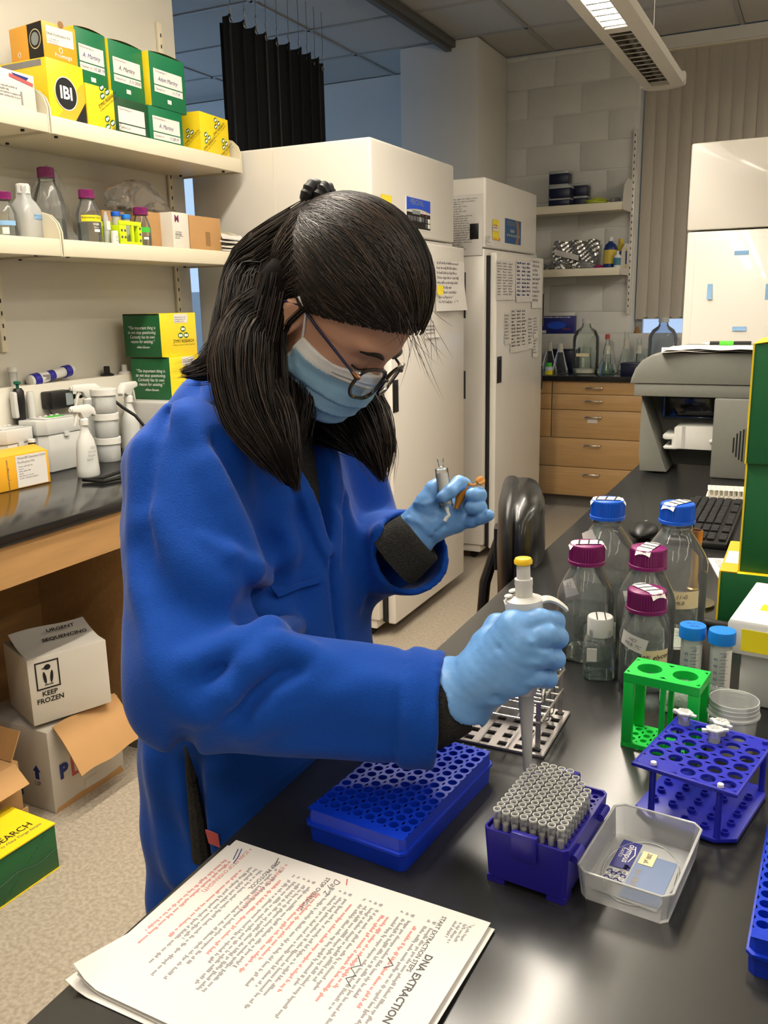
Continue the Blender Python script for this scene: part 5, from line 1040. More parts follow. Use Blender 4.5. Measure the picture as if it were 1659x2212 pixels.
# tip box with its open lid
tb = thing('tip_box', 'indigo pipette tip box with hinged clear lid open beside it', 'tip box', (-0.2005, 0.7555, ZT), -0.095)
W, L_, H = 0.083, 0.118, 0.058
g = G(); rings = []
def rr4(a, b_, c): return [(-a+c, -b_), (a-c, -b_), (a, -b_+c), (a, b_-c), (a-c, b_), (-a+c, b_), (-a, b_-c), (-a, -b_+c)]
for k, z in ((0.94, 0.006), (1.0, H), (0.965, H), (0.955, H-0.006)): rings.append([g.bm.verts.new((x, y, z)) for x, y in rr4(W/2*k, L_/2*k, 0.004)])
for a, b_ in zip(rings, rings[1:]):
    for k in range(8): l = (k+1) % 8; g.bm.faces.new((a[k], a[l], b_[l], b_[k]))
g.bm.faces.new(rings[0][::-1])
for sx in (-1, 1):
    for sy in (-1, 1): g.box(sx*0.030-0.009, sx*0.030+0.009, sy*0.046-0.009, sy*0.046+0.009, 0.0, 0.0065)
put('box_body', g, 'tip_indigo', tb)
p = 0.009; g = G(); holed(g, -4*p, -6*p, 8, 12, p, 0.0029, H-0.004, 0.02, 0.003, 0.002, seg=12); put('tip_plate', g, 'tip_indigo', tb)
put('clasp', G().box(-0.013, 0.013, -L_/2-0.003, -L_/2+0.004, H-0.02, H+0.006, 0.002), 'tip_indigo', tb); put('clasp', G().box(-0.012, 0.012, L_/2-0.004, L_/2+0.003, H-0.006, H+0.012, 0.002), 'tip_indigo', tb)
for y in (-0.038, 0.038): put('hinge', G().cyl((W/2+0.002, y-0.01, H-0.012), (W/2+0.002, y+0.01, H-0.012), 0.004, 10), 'tip_indigo', tb)
# lid: rotated open, resting on the bench
lx = W/2+0.0015; LY = 0.024; lw, ll, lh = 0.086, 0.128, 0.031; g = G(); rings = []
for k, z in ((0.93, 0.0), (1.0, lh), (0.975, lh), (0.91, 0.002)): rings.append([g.bm.verts.new((lx+lw/2+x, y, z)) for x, y in rr4(lw/2*k, ll/2*k, 0.006)])
for a, b_ in zip(rings, rings[1:]):
    for k in range(8): l = (k+1) % 8; g.bm.faces.new((a[k], a[l], b_[l], b_[k]))
g.bm.faces.new(rings[0][::-1]); g.bm.faces.new(rings[-1])
ld = put('lid', g, 'lid_clear', tb, (0, LY, 0)); lc = lx+lw/2
put('lid_rim', G().tube([(lc+x, y, lh) for x, y in rr4(lw/2, ll/2, 0.008)], 0.0014, 6, closed=True), 'frost_clear', ld)
M('lid_print', (120, 136, 168), 0.4, noise=0.04); M('lid_navy', (44, 46, 130), 0.4, noise=0.04)
put('printed_panel', G().prism([(lc-0.030, -0.046), (lc+0.028, -0.050), (lc+0.033, -0.01), (lc+0.030, 0.03), (lc+0.012, 0.048), (lc-0.03, 0.044)], 0.0025, 0.003, 'xy'), 'frost_clear', ld); put('grey_panel', G().box(lc-0.008, lc+0.028, -0.045, 0.03, 0.003, 0.0034), 'lid_print', ld); put('blue_panel', G().box(lc-0.029, lc-0.010, -0.004, 0.044, 0.003, 0.0036), 'lid_navy', ld); put('cream_label', G().box(lc-0.006, lc+0.008, 0.012, 0.034, 0.0035, 0.004), 'cream_tape', ld); put('inner_ring', G().tube([(lc+0.034*math.cos(q*PI/16)*(1 if abs(math.cos(q*PI/16)) < .8 else 1.0), 0.052*math.sin(q*PI/16), 0.003) for q in range(32)], 0.0008, 5, closed=True), 'frost_clear', ld)
text(ld, 'olympus', 0.0095, (lc-0.0175, 0.022, 0.0040), (0, -1, 0), (1, 0, 0), 'ink_white', bold=0.01); text(ld, 'PLASTICS', 0.0042, (lc-0.0245, 0.022, 0.0040), (0, -1, 0), (1, 0, 0), 'ink_white'); text(ld, '200 µL', 0.0065, (lc+0.001, 0.023, 0.0044), (0, -1, 0), (1, 0, 0), 'ink_grey'); put('roof_mark', G().tube([(lc-0.0145, 0.036, 0.004), (lc-0.0115, 0.022, 0.004), (lc-0.0145, 0.008, 0.004)], 0.0006, 5), 'ink_white', ld)
for i in range(4):
    for j in range(4):
        g = G(); cx, cy = lc-0.026+i*0.0045, -0.012-j*0.0055+(i % 2)*0.0027; g.tube([(cx+0.0024*math.cos(q*PI/3), cy+0.0028*math.sin(q*PI/3), 0.0033) for q in range(6)], 0.0006, 4, closed=True); put('hexagon_mark', g, 'ink_white' if (i+j) % 2 else 'lid_navy', ld)
fineprint(ld, (lc-0.004, 0.004, 0.0036), (0, -1, 0), (1, 0, 0), 0.04, 2, 0.012, seed=4)
# filter tips standing in the box
tipm = G().lathe([(0.0024, -0.028), (0.0030, 0.0), (0.0034, 0.008), (0.0036, 0.009), (0.0036, 0.020)], 14).mesh('tip_body'); rimm = G().lathe([(0.0031, 0.0195), (0.0039, 0.0197), (0.0039, 0.0215), (0.0031, 0.0215)], 14, closed=True).mesh('rim'); film = G().lathe([(0, 0.0010), (0.0026, 0.0010), (0.0029, 0.0085), (0, 0.0085)], 10).mesh('filter')
rz = Matrix.Rotation(-0.095, 4, 'Z')
first = None
for i in range(8):
    for j in range(12):
        if (j == 11 and i > 4) or (j == 10 and i > 6) or (i == 7 and j > 8) or (i == 6 and j > 9): continue
        q = Vector((-0.2005, 0.7555, ZT+H-0.004)) + rz @ Vector((-4*p+(i+0.5)*p, -6*p+(j+0.5)*p, 0))
        if i == 0 and j == 11: continue                       # this one is on the pipette
        OR = ('first', 'second', 'third', 'fourth', 'fifth', 'sixth', 'seventh', 'eighth', 'ninth', 'tenth', 'eleventh', 'twelfth'); lab = 'clear filter tip, ' + ('front row' if j == 0 else 'back row' if j == 11 else OR[j] + ' row from the front') + ', ' + OR[i] + ' from the left in the tip box'
        if first is None:
            first = thing('pipette_tip', lab, 'pipette tip', q, 0, 'filter tips in the tip box'); put('tip_body', tipm, 'tip_thin', first); put('filter', film, 'white_plastic', first); put('rim', rimm, 'frost_white', first)
        else: dup(first, q, None, lab)

# open microtube rack with three tubes
mr = thing('microtube_rack', 'blue two-tier microtube rack with three capped tubes', 'rack', (-0.0745, 0.922, ZT), -0.21)
P2 = 0.0205
def rack_outline(a, b_): return [(-a+0.018, -b_), (a-0.018, -b_), (a, -b_+0.014), (a, b_-0.014), (a-0.012, b_), (-a+0.012, b_), (-a, b_-0.014), (-a, -b_+0.014)]
def tier(z, th, hole, nm, ped=False):
    g = G(); A, B = 0.0535, 0.066
    if not ped:
        holed(g, -2.5*P2, -3*P2, 5, 6, P2, 0.0077, z+th, th, 0.0015, 0.004, bottom=False, skip={(0, 0), (1, 0), (4, 0), (0, 5), (4, 5)} - {(4, 0)}, seg=18)
        holed(g, -2.5*P2, -3*P2, 5, 6, P2, 0.0077, z, 0.0, 0.0015, 0.004, bottom=False, skip={(0, 0), (1, 0), (0, 5), (4, 5)}, seg=18)
        a, b_ = 2.5*P2+0.0015, 3*P2+0.004
        g.tube([(-a, -b_, z+th/2), (a, -b_, z+th/2), (a, b_, z+th/2), (-a, b_, z+th/2)], th*0.72, 8, closed=True)
    else:
        g.prism(rack_outline(A, B), z, z+th, 'xy', 0.001)
    return put(nm, g, 'mt_blue', mr)
tier(0.060, 0.0035, True, 'top_tier'); bt = tier(0.002, 0.005, False, 'bottom_tier', True)
pm = G().lathe([(0.0045, 0.0), (0.0045, 0.0045), (0.0032, 0.0045), (0.0030, 0.001), (0, 0.001)], 14).mesh('tube_seat')
for i in range(5):
    for j in range(6):
        if (i, j) in ((0, 0), (1, 0), (0, 5), (4, 5)): continue
        put('tube_seat', pm, 'mt_blue', bt, (-2.5*P2+(i+0.5)*P2, -3*P2+(j+0.5)*P2, 0.0068))
for x, y in ((-0.034, -0.058), (0.036, -0.061), (-0.047, 0.056), (0.047, 0.056)):
    o = put('post', G().lathe([(0.0045, 0.006), (0.0035, 0.01), (0.0033, 0.06), (0.0033, 0.065)], 12), 'mt_blue', mr, (x, y, 0)); put('post_tip', G().lathe([(0.0034, 0.064), (0.003, 0.067), (0, 0.0675)], 12), 'white_plastic' if y < 0 else 'mt_blue', o)
for x in (-0.03, 0.03): put('foot_rail', G().box(x-0.003, x+0.003, -0.05, 0.05, 0.0, 0.0025), 'mt_blue', mr)
def microtube(label, i, j, rot):
    q = Vector((-0.0745, 0.922, ZT+0.0635)) + Matrix.Rotation(-0.21, 4, 'Z') @ Vector((-2.5*P2+(i+0.5)*P2, -3*P2+(j+0.5)*P2, 0))
    t = thing('microtube', label, 'tube', q, rot, 'capped microtubes in the rack')
    put('tube_body', G().lathe([(0, -0.028), (0.002, -0.0275), (0.0055, -0.008), (0.0065, 0.0), (0.0066, 0.010), (0.0078, 0.0105), (0.0078, 0.0125)], 20), 'tip_clear', t)
    lidp = [(0.010*math.cos(a*PI/3+0.5), 0.0095*math.sin(a*PI/3+0.5)) for a in range(6)]
    put('cap', G().prism(lidp, 0.0127, 0.0155, 'xy', 0.0008), 'frost_white', t); put('cap_tab', G().prism([(0.008, -0.003), (0.0145, -0.002), (0.0145, 0.002), (0.008, 0.003)], 0.0128, 0.0148, 'xy'), 'frost_white', t); put('hinge_strip', G().box(-0.0135, -0.008, -0.0025, 0.0025, 0.0105, 0.0135), 'frost_white', t)
    fineprint(t, (-0.006, 0.003, 0.0157), (1, 0.2, 0), (-0.2, 1, 0), 0.011, 3, 0.0032, seed=i+3*j, ragged=0.2)
microtube('capped microtube at the back left of the microtube rack', 0, 5, -0.4); microtube('capped microtube at the back right of the microtube rack', 2, 5, -0.6); microtube('capped microtube in front, third row of the microtube rack', 2, 4, 0.3)

# stainless test tube rack
wr = thing('steel_rack', 'stainless wire test tube rack with punched base plate under the pipetting hand', 'rack', (-0.325, 1.013, ZT), 0.0)
M('steel_rack', (206, 200, 198), 0.3, metal=0.85, noise=0.18, nscale=30)
g = G(); holed(g, -0.066, -0.064, 6, 6, 0.0218, 0.0062, 0.0035, 0.003, 0.0, 0.0, bottom=False, seg=16, square=True); g.box(-0.066, 0.066, -0.064, -0.0635, 0.0005, 0.0034); g.box(0.0653, 0.066, -0.064, 0.067, 0.0005, 0.0034); g.box(-0.066, -0.0653, -0.064, 0.067, 0.0005, 0.0034); put('base_plate', g, 'steel_rack', wr)
for x in (-0.055, 0.055):
    for y in (-0.05, 0.055): put('upright', G().box(x-0.003, x+0.003, y-0.001, y+0.001, 0.0036, 0.066), 'steel_rack', wr)
for z in (0.040, 0.066):
    for y in (-0.05, -0.028, -0.007, 0.014, 0.035, 0.055): put('cross_wire', G().cyl((-0.056, y, z), (0.058, y, z), 0.0015, 8), 'steel_rack', wr)
    for x in (-0.056, -0.028, 0.0, 0.028, 0.058): put('long_wire', G().cyl((x, -0.05, z), (x, 0.055, z), 0.0016, 8), 'steel_rack', wr)
put('handle_loop', G().tube([(0.058, -0.04, 0.066), (0.060, -0.046, 0.078), (0.058, -0.040, 0.086), (0.050, 0.045, 0.086), (0.054, 0.055, 0.078), (0.058, 0.055, 0.066)], 0.0028, 8), 'steel_rack', wr)
put('side_board', G().box(-0.0655, 0.01, 0.02, 0.0215, 0.0036, 0.03), 'paper', wr)
thin_glass('tube_glass', (0.95, 0.96, 0.96), 0.03, 1.0, 0.04)
for k, (x, y) in enumerate(((0.043, 0.024), (0.043, 0.045))):
    t = thing('test_tube', ['clear test tube standing in the steel rack behind the hand', 'clear test tube in the back row of the steel rack'][k], 'tube', (-0.325+x, 1.013+y, ZT+0.004), 0, 'tubes in the steel rack'); put('tube_wall', G().lathe([(0, 0), (0.0055, 0.003), (0.007, 0.01), (0.007, 0.075)], 18), 'tube_glass', t, angle=60); put('rim', G().lathe([(0.007, 0.075), (0.0082, 0.077), (0.007, 0.079)], 18), 'tube_glass', t)

# green tube rack
M('rack_green', (22, 190, 66), 0.36, noise=0.05)
gr_ = thing('green_rack', 'bright green two-hole tube rack standing on the bench', 'rack', (-0.133, 1.043, ZT), -0.12)
w2_, d2_, h2_ = 0.090, 0.056, 0.097
g = G()
for s in (-1, 1):
    g2 = 0.0215
holed(g, -0.043, -0.0215, 2, 1, 0.043, 0.0148, h2_, 0.011, 0.002, 0.0065, bottom=False, seg=28); holed(g, -0.043, -0.0215, 2, 1, 0.043, 0.0148, h2_-0.011, 0.0, 0.002, 0.0065, bottom=False, seg=28)
for a, b_, c, d in ((-0.045, 0.045, -0.028, -0.0279), (-0.045, 0.045, 0.0279, 0.028), (-0.045, -0.0449, -0.028, 0.028), (0.0449, 0.045, -0.028, 0.028)): g.box(a, b_, c, d, h2_-0.011, h2_)
put('top_plate', g, 'rack_green', gr_)
for sx in (-1, 1):
    for sy in (-1, 1): put('post', G().box(sx*0.045-(0.013 if sx > 0 else 0), sx*0.045+(0.013 if sx < 0 else 0), sy*0.028-(0.007 if sy > 0 else 0), sy*0.028+(0.007 if sy < 0 else 0), 0.0065, h2_-0.0112, 0.001), 'rack_green', gr_)
put('post', G().box(-0.003, 0.003, 0.023, 0.028, 0.0065, h2_-0.0112), 'rack_green', gr_); put('post', G().box(0.0, 0.006, -0.028, -0.023, 0.0065, h2_-0.0112), 'rack_green', gr_)
g = G(); holed(g, -0.042, -0.021, 6, 3, 0.014, 0.0042, 0.006, 0.005, 0.003, 0.007, bottom=True, seg=14); 
for a, b_, c, d in ((-0.045, 0.045, -0.028, -0.0279), (-0.045, 0.045, 0.0279, 0.028), (-0.045, -0.0449, -0.028, 0.028), (0.0449, 0.045, -0.028, 0.028)): g.box(a, b_, c, d, 0, 0.006)
put('bottom_plate', g, 'rack_green', gr_)

# reagent bottles
def taped(t, r, z, seed=0):
    "striped autoclave tape across the cap"
    def f(a, b_):
        x = (a-0.5)*2*r*1.05; y = (b_-0.5)*r*0.85; d = math.hypot(x, y); return (x, y, z+0.0012-max(0, d-r*0.9)*1.6)
    q = put('autoclave_tape', G().grid(f, 12, 4), 'tape_paper', t, rot=(0, 0, 0.4+seed), angle=50)
    for k in range(3):
        xx = (-0.55+0.55*k)*r; put('tape_stripe', G().quad((xx-0.0012, -r*0.42, z+0.0019), (xx+0.0012, -r*0.42, z+0.0019), (xx+0.006, r*0.42, z+0.0019), (xx+0.0036, r*0.42, z+0.0019)), 'ink', q)
def reagent(label, loc, R, H, capm, fill, seed, hs):
    t = lab_bottle('reagent_bottle', label, loc, R, H, capm, fill, rn=0.0215, capr=0.0272, caph=0.031, hs=hs, group='screw-capped reagent bottles'); taped(t, 0.0262, H+0.007, seed); return t
def side_label(t, R, ang, z, w, h, m, words=(), tilt=0.0):
    wp = turn(wrapz(R, 0.0007), ang); card(t, 'label', (R, 0, z), (0, 1, tilt), (0, -tilt, 1), w, h, m, warp=wp)
    for k, s_ in enumerate(words): text(t, s_, h*0.30, (R, 0, z+h*0.2-k*h*0.36), (0, 1, tilt), (0, -tilt, 1), 'ink_grey', name='handwriting', shear=0.3, warp=turn(wrapz(R, 0.0013), ang))
AC = -1.35          # angle on the bottles that looks at the foreground
t = reagent('purple-capped bottle, leftmost of the reagent bottles, half full', (-0.292, 1.291, ZT), 0.043, 0.174, 'purple_cap', 0.78, 0, 0.098); side_label(t, 0.036, AC-0.75, 0.116, 0.026, 0.026, 'paper', ('0.2',), 0.5)
t = reagent('purple-capped bottle, middle one behind the 50% bottle', (-0.203, 1.303, ZT), 0.043, 0.174, 'purple_cap', 0.6, 1, 0.098); side_label(t, 0.039, AC-0.6, 0.108, 0.030, 0.028, 'paper', ('NaCl', 'MLB, TC'), 0.4)
t = reagent('short purple-capped bottle marked 50% on a cream label', (-0.188, 1.213, ZT), 0.035, 0.138, 'purple_cap', 0.82, 2, 0.078); side_label(t, 0.035, AC-0.55, 0.075, 0.040, 0.022, 'paper', ('HCl', 'MLB, TC'), -0.25); side_label(t, 0.035, AC+0.42, 0.052, 0.04, 0.028, 'cream_tape'); text(t, '50% glycerol', 0.0105, (0.035, 0.0, 0.056), (0, 1, 0.1), (0, -0.1, 1), 'ink', name='handwriting', shear=0.35, warp=turn(wrapz(0.035, 0.0014), AC+0.42))
t = reagent('tall blue-capped bottle at the back left of the reagent bottles', (-0.284, 1.392, ZT), 0.0505, 0.222, 'blue_cap', 0.75, 3, 0.135); side_label(t, 0.04, AC-0.8, 0.168, 0.03, 0.026, 'paper', (), 0.5)
t = reagent('tall blue-capped bottle with cream label beside the keyboard', (-0.178, 1.403, ZT), 0.0505, 0.222, 'blue_cap', 0.52, 0.7, 0.135); side_label(t, 0.0505, AC+0.1, 0.085, 0.065, 0.028, 'cream_tape', ('1-11-G', 'MLB'))
text(t, 'Pyrex', 0.011, (0.0505, 0.0, 0.045), *FX, 'ink_white', warp=turn(wrapz(0.0505, 0.0012), AC))
t = thing('square_bottle', 'small clear square bottle with frosted cap among the reagent bottles', 'bottle', (-0.2535, 1.222, ZT), 0.28)
put('glass_body', G().lathe([(0, 0.001), (0.0205, 0), (0.0225, 0.003), (0.0225, 0.05), (0.020, 0.058), (0.0155, 0.064), (0.0155, 0.075)], 40, pw=6.0), 'glass', t, angle=50); put('liquid', G().lathe([(0, 0.003), (0.0195, 0.003), (0.0205, 0.006), (0.0205, 0.036), (0, 0.036)], 40, pw=6.0), 'water', t); put('cap', G().lathe([(0.0185, 0.064), (0.0185, 0.090), (0.0175, 0.092), (0, 0.092)], 40, flute=0.012), 'frost_white', t); put('tape_stripe', G().box(-0.006, -0.0045, -0.016, 0.016, 0.0922, 0.0928), 'ink', t); put('tape_stripe', G().box(0.006, 0.0075, -0.016, 0.016, 0.0922, 0.0928), 'ink', t); card(t, 'label', (-0.012, -0.0232, 0.04), *FY, 0.014, 0.02, 'paper')

# two 50 ml tubes in a foam rack
M('foam', (236, 236, 232), 0.8, noise=0.06, nscale=150, bump=0.6, bscale=250)
fr = thing('foam_rack', 'white polystyrene foam block holding the two blue-capped tubes', 'rack', (-0.10, 1.155, ZT), -0.15); put('block', G().box(-0.05, 0.05, -0.028, 0.028, 0, 0.0115, 0.004), 'foam', fr); put('back_block', G().box(-0.05, 0.05, 0.0165, 0.03, 0.0118, 0.03, 0.003), 'foam', fr); put('front_block', G().box(-0.05, -0.008, -0.03, -0.0175, 0.0118, 0.036, 0.004), 'foam', fr)
def fifty(label, loc, seed):
    t = thing('centrifuge_tube', label, 'tube', loc, 0.0, 'blue-capped centrifuge tubes'); r, h = 0.0138, 0.098
    put('tube_body', G().lathe([(0, 0), (0.003, 0.001), (r, 0.013), (r, h)], 30), 'frost_clear', t, angle=60); put('cap', G().lathe([(0.0172, h-0.006), (0.0172, h+0.008), (0.0165, h+0.0105), (0.0, h+0.011)], 60, flute=0.015), 'blue_cap2', t)
    wp = turn(wrapz(r, 0.0006), AC); card(t, 'write_on_patch', (r, 0.004, 0.055), *FX, 0.010, 0.06, 'paper', warp=turn(wrapz(r, 0.0004), AC+0.4)); g = G()
    for k in range(13):
        z = 0.026+k*0.0046; w = 0.010 if k % 2 == 0 else 0.006; p_ = [(r, -w/2+0.002, z), (r, w/2+0.002, z), (r, w/2+0.002, z+0.0005), (r, -w/2+0.002, z+0.0005)]; g.quad(*[turn(wrapz(r, 0.0010), AC)(Vector(q)) for q in p_])
    put('graduation', g, 'ink_blue', t, angle=0)['kind'] = 'stuff'
    for k, n_ in enumerate(('20', '25', '30', '35', '40', '45')): text(t, n_, 0.0052, (r, -0.0075, 0.0262+k*0.0092), *FX, 'ink_blue', warp=turn(wrapz(r, 0.0011), AC))
    text(t, 'ml', 0.004, (r, 0.003, 0.079), *FX, 'ink_blue', warp=turn(wrapz(r, 0.0011), AC)); return t
t = fifty('blue-capped 50 ml tube with writing on its cap, left of the pair', (-0.119, 1.158, ZT+0.0118), 1); text(t, 'TE 0.1x', 0.006, (0, 0.003, 0.1095), (1, 0.2, 0), (-0.2, 1, 0), 'ink_blue', name='handwriting', shear=0.3); text(t, 'MLB', 0.006, (0.002, -0.006, 0.1095), (1, 0.2, 0), (-0.2, 1, 0), 'ink_blue', name='handwriting', shear=0.3)
fifty('blue-capped 50 ml tube with plain cap, right of the pair', (-0.0818, 1.1525, ZT+0.0118), 2)

# cups
def cup(label, x, y, R, H):
    t = thing('plastic_cup', label, 'cup', (x, y, ZT), 0, 'frosted screw-top cups'); put('cup_wall', G().lathe([(0, 0.001), (R*0.86, 0.0), (R*0.9, 0.003), (R*0.98, H*0.72), (R*1.08, H*0.73), (R*1.08, H*0.76), (R*0.99, H*0.78), (R, H), (R*0.96, H), (R*0.93, H*0.75), (R*0.84, 0.003), (0, 0.003)], 44), 'frost_clear', t, angle=40)
    for k in range(2): put('thread', G().lathe([(R*0.995, H*(0.83+0.08*k)), (R*1.025, H*(0.84+0.08*k)), (R*0.995, H*(0.86+0.08*k))], 44), 'frost_clear', t)
    return t
cup('empty frosted cup behind the microtube rack', -0.0565, 1.062, 0.0285, 0.068); cup('frosted cup cut off by the right picture edge', 0.012, 1.083, 0.0285, 0.07)

# white foam shipping box with lid
fx = thing('white_box', 'white lidded box printed in blue with yellow tape labels at the right edge', 'box', (-0.065, 1.20, ZT), -0.12)
put('box_body', G().box(0.004, 0.22, 0.004, 0.16, 0, 0.075, 0.004), 'frost_white', fx); put('lid', G().prism([(-0.012, -0.012), (0.235, -0.012), (0.235, 0.172), (-0.012, 0.172)], 0.0752, 0.125, 'xy', 0.006), 'white_plastic', fx)
text(fx, 'Fisherbrand', 0.020, (0.02, 0.115, 0.1256), (1, 0, 0), (0, 1, 0), 'ink_blue', align='LEFT', bold=0.04); put('yellow_label', G().box(0.018, 0.12, 0.04, 0.065, 0.1251, 0.1256), 'yellow_label', fx); put('yellow_label', G().box(0.006, 0.11, -0.0128, -0.0121, 0.083, 0.113), 'yellow_label', fx); text(fx, 'Syn. C', 0.011, (0.03, 0.052, 0.1262), (1, 0, 0), (0, 1, 0), 'ink_grey', name='handwriting', align='LEFT', shear=0.3); text(fx, 'Syn', 0.016, (0.05, -0.0132, 0.098), *FY, 'ink_grey', name='handwriting', align='LEFT', shear=0.3)

# green kit boxes at the right edge
def rkit(label, x, y, z, w, d, h, win):
    t = thing('kit_box', label, 'box', (x, y, z), 0.0, 'green kit boxes at the right edge'); carton(t, 'carton', w, d, h, {'-y': 'zymo_green', '+y': 'zymo_green'}, 'zymo_yellow', x=w)
    put('yellow_edge', G().box(-0.0006, 0.0022, -0.0012, 0.002, 0, h), 'zymo_yellow', t)
    for a, b_ in win: put('owner_label', G().box(a, w-0.01, -0.0010, -0.0002, b_, b_+0.045 if b_ > 0.07 else b_+0.024), 'paper', t)
    return t
rkit('green kit box at the bottom of the right edge stack', -0.118, 1.50, ZT, 0.24, 0.21, 0.096, ())
rkit('green kit box with white labels in the middle of the right edge stack', -0.090, 1.512, ZT+0.0965, 0.20, 0.20, 0.182, ((0.048, 0.10), (0.048, 0.07)))
t = rkit('green kit box on top of the right edge stack', -0.092, 1.505, ZT+0.279, 0.20, 0.20, 0.190, ()); put('loose_lid', G().grid(lambda a, b_: (0.004+0.19*a, -0.002+0.2*b_, 0.1905+0.005*math.sin(a*5)+0.004*a), 8, 4).solidify(0.001), 'zymo_yellow', t)
t = thing('flap_label', 'yellow flap with white sticker sticking out beside the green kit boxes', 'flap', (-0.118, 1.50, ZT+0.0963)); put('flap', G().rawmesh([(0, 0.0, 0.0003), (0.027, 0.0, 0.0003), (0.027, 0.2, 0.0003), (0.0, 0.2, 0.0003), (0, 0.0, 0.0013), (0.027, 0.0, 0.0013), (0.027, 0.2, 0.0013), (0.0, 0.2, 0.0013)], [(0, 1, 2, 3), (4, 5, 6, 7), (0, 1, 5, 4), (1, 2, 6, 5), (2, 3, 7, 6), (3, 0, 4, 7)]), 'kit_amber', t); put('sticker', G().box(0.003, 0.026, 0.05, 0.13, 0.0014, 0.0018), 'paper', t)

# gas burner
M('brass', (160, 136, 96), 0.4, metal=0.8, noise=0.15, nscale=30); M('copper', (150, 112, 86), 0.4, metal=0.8, noise=0.15, nscale=30)
bu = thing('gas_burner', 'brass gas burner with copper top standing behind the tall blue-capped bottle', 'burner', (-0.168, 1.60, ZT)); put('tube', G().lathe([(0.0085, 0.03), (0.0085, 0.045), (0.0065, 0.05), (0.0065, 0.115)], 20), 'brass', bu); put('collar', G().lathe([(0.0095, 0.110), (0.0095, 0.117), (0.0105, 0.118), (0.0105, 0.138), (0.0085, 0.138), (0.0085, 0.12)], 20), 'copper', bu); put('valve_block', G().lathe([(0.008, 0.012), (0.011, 0.016), (0.011, 0.03), (0.0085, 0.032)], 18), 'brass', bu); put('base', G().lathe([(0, 0.0), (0.036, 0.0), (0.038, 0.005), (0.02, 0.010), (0.009, 0.014)], 28), 'steel_dull', bu); put('gas_inlet', G().tube([(0, 0, 0.022), (0.004, -0.02, 0.022), (0.008, -0.04, 0.016)], 0.005, 10), 'brass', bu)
tag(put('rubber_hose', G().tube([(-0.160, 1.556, ZT+0.016), (-0.155, 1.52, ZT+0.010), (-0.140, 1.486, ZT+0.009), (-0.12, 1.480, ZT+0.009), (-0.085, 1.478, ZT+0.009), (-0.03, 1.48, ZT+0.009), (0.1, 1.47, ZT+0.009)], 0.0085, 12), 'black_rubber'), 'black rubber gas hose running along the green kit boxes', 'hose')

# keyboard, mouse, papers, tray
M('key_black', (28, 28, 30), 0.45, noise=0.1)
kb = thing('keyboard', 'black computer keyboard lying lengthwise on the bench', 'keyboard', (-0.213, 2.225, ZT), 0.0); put('case', G().box(-0.068, 0.068, -0.235, 0.235, 0, 0.014, 0.004), 'black_plastic', kb)
km = G().prism([(-0.0078, -0.0078), (0.0078, -0.0078), (0.0078, 0.0078), (-0.0078, 0.0078)], 0, 0.006, 'xy', 0.0015).mesh('key'); kl = G().quad((-0.003, -0.003, 0.0064), (0.001, -0.003, 0.0064), (0.001, 0.002, 0.0064), (-0.003, 0.002, 0.0064)).mesh('key_mark')
for i in range(6):
    for j in range(23):
        if j in (15, 19) or (i == 0 and j in (3, 8)): continue
        if i == 5 and 4 < j < 10: continue
        o = put('key', km, 'key_black', kb, (0.056-i*0.019-(0.006 if i else 0), 0.215-j*0.0192, 0.0143))
put('space_bar', G().box(-0.0525, -0.0370, 0.215-9.3*0.0192, 0.215-4.6*0.0192, 0.0143, 0.020, 0.002), 'key_black', kb)
ms = thing('computer_mouse', 'black computer mouse between the blue-capped bottles and the keyboard', 'mouse', (-0.33, 2.03, ZT)); put('shell', G().ball((0, 0, 0.0185), 0.032, 0.056, 0.018), 'black_plastic', ms); put('wheel', G().cyl((-0.003, 0.03, 0.031), (0.003, 0.03, 0.031), 0.005, 12), 'rail_dark', ms)
tag(put('mouse_cable', G().tube([(-0.13, 1.99, ZT+0.008), (-0.10, 1.93, ZT+0.003), (-0.118, 1.86, ZT+0.003), (-0.085, 1.78, ZT+0.003), (-0.03, 1.75, ZT+0.003)], 0.0022, 8), 'black_rubber'), 'thin black cable curling from the keyboard corner', 'cable')
t = thing('printed_sheet', 'printed sheets lying behind the gas burner', 'paper', (-0.075, 1.80, ZT), 0.25); put('sheet', G().box(-0.07, 0.09, -0.13, 0.13, 0.0002, 0.0022), 'paper', t); fineprint(t, (-0.06, 0.115, 0.0026), (1, 0, 0), (0, 1, 0), 0.12, 30, 0.0075, seed=8, ragged=0.3)
t = thing('tip_tray', 'cream rack of tube strips in front of the grey instrument', 'tray', (-0.195, 2.56, ZT), 0.1); g = G(); holed(g, -0.048, -0.03, 8, 5, 0.012, 0.0046, 0.024, 0.018, 0.004, 0.004, seg=10); put('tube_deck', g, 'paper_warm', t); put('skirt', G().prism([(-0.056, -0.036), (0.056, -0.036), (0.052, 0.036), (-0.052, 0.036)], 0, 0.008, 'xy', 0.002), 'paper_warm', t)
for k in range(8): put('strip_fin', G().box(-0.05+k*0.0125, -0.046+k*0.0125, -0.0375, -0.034, 0.008, 0.024), 'paper_warm', t)
t = thing('black_dock', 'black upright device between the keyboard and the green kit boxes', 'device', (-0.085, 2.06, ZT)); put('housing', G().box(-0.02, 0.07, -0.1, 0.1, 0, 0.085, 0.004), 'black_plastic', t); put('front_ledge', G().box(-0.026, -0.0201, -0.1, 0.1, 0, 0.05, 0.002), 'black_rubber', t)
t = thing('small_box', 'small pale box with dark base leaning behind the green kit boxes', 'box', (-0.062, 1.88, ZT)); put('body', G().box(-0.03, 0.03, -0.03, 0.03, 0.0, 0.045, 0.003), 'navy', t); put('lid', G().box(-0.033, 0.033, -0.033, 0.033, 0.0452, 0.085, 0.004), 'frost_white', t)

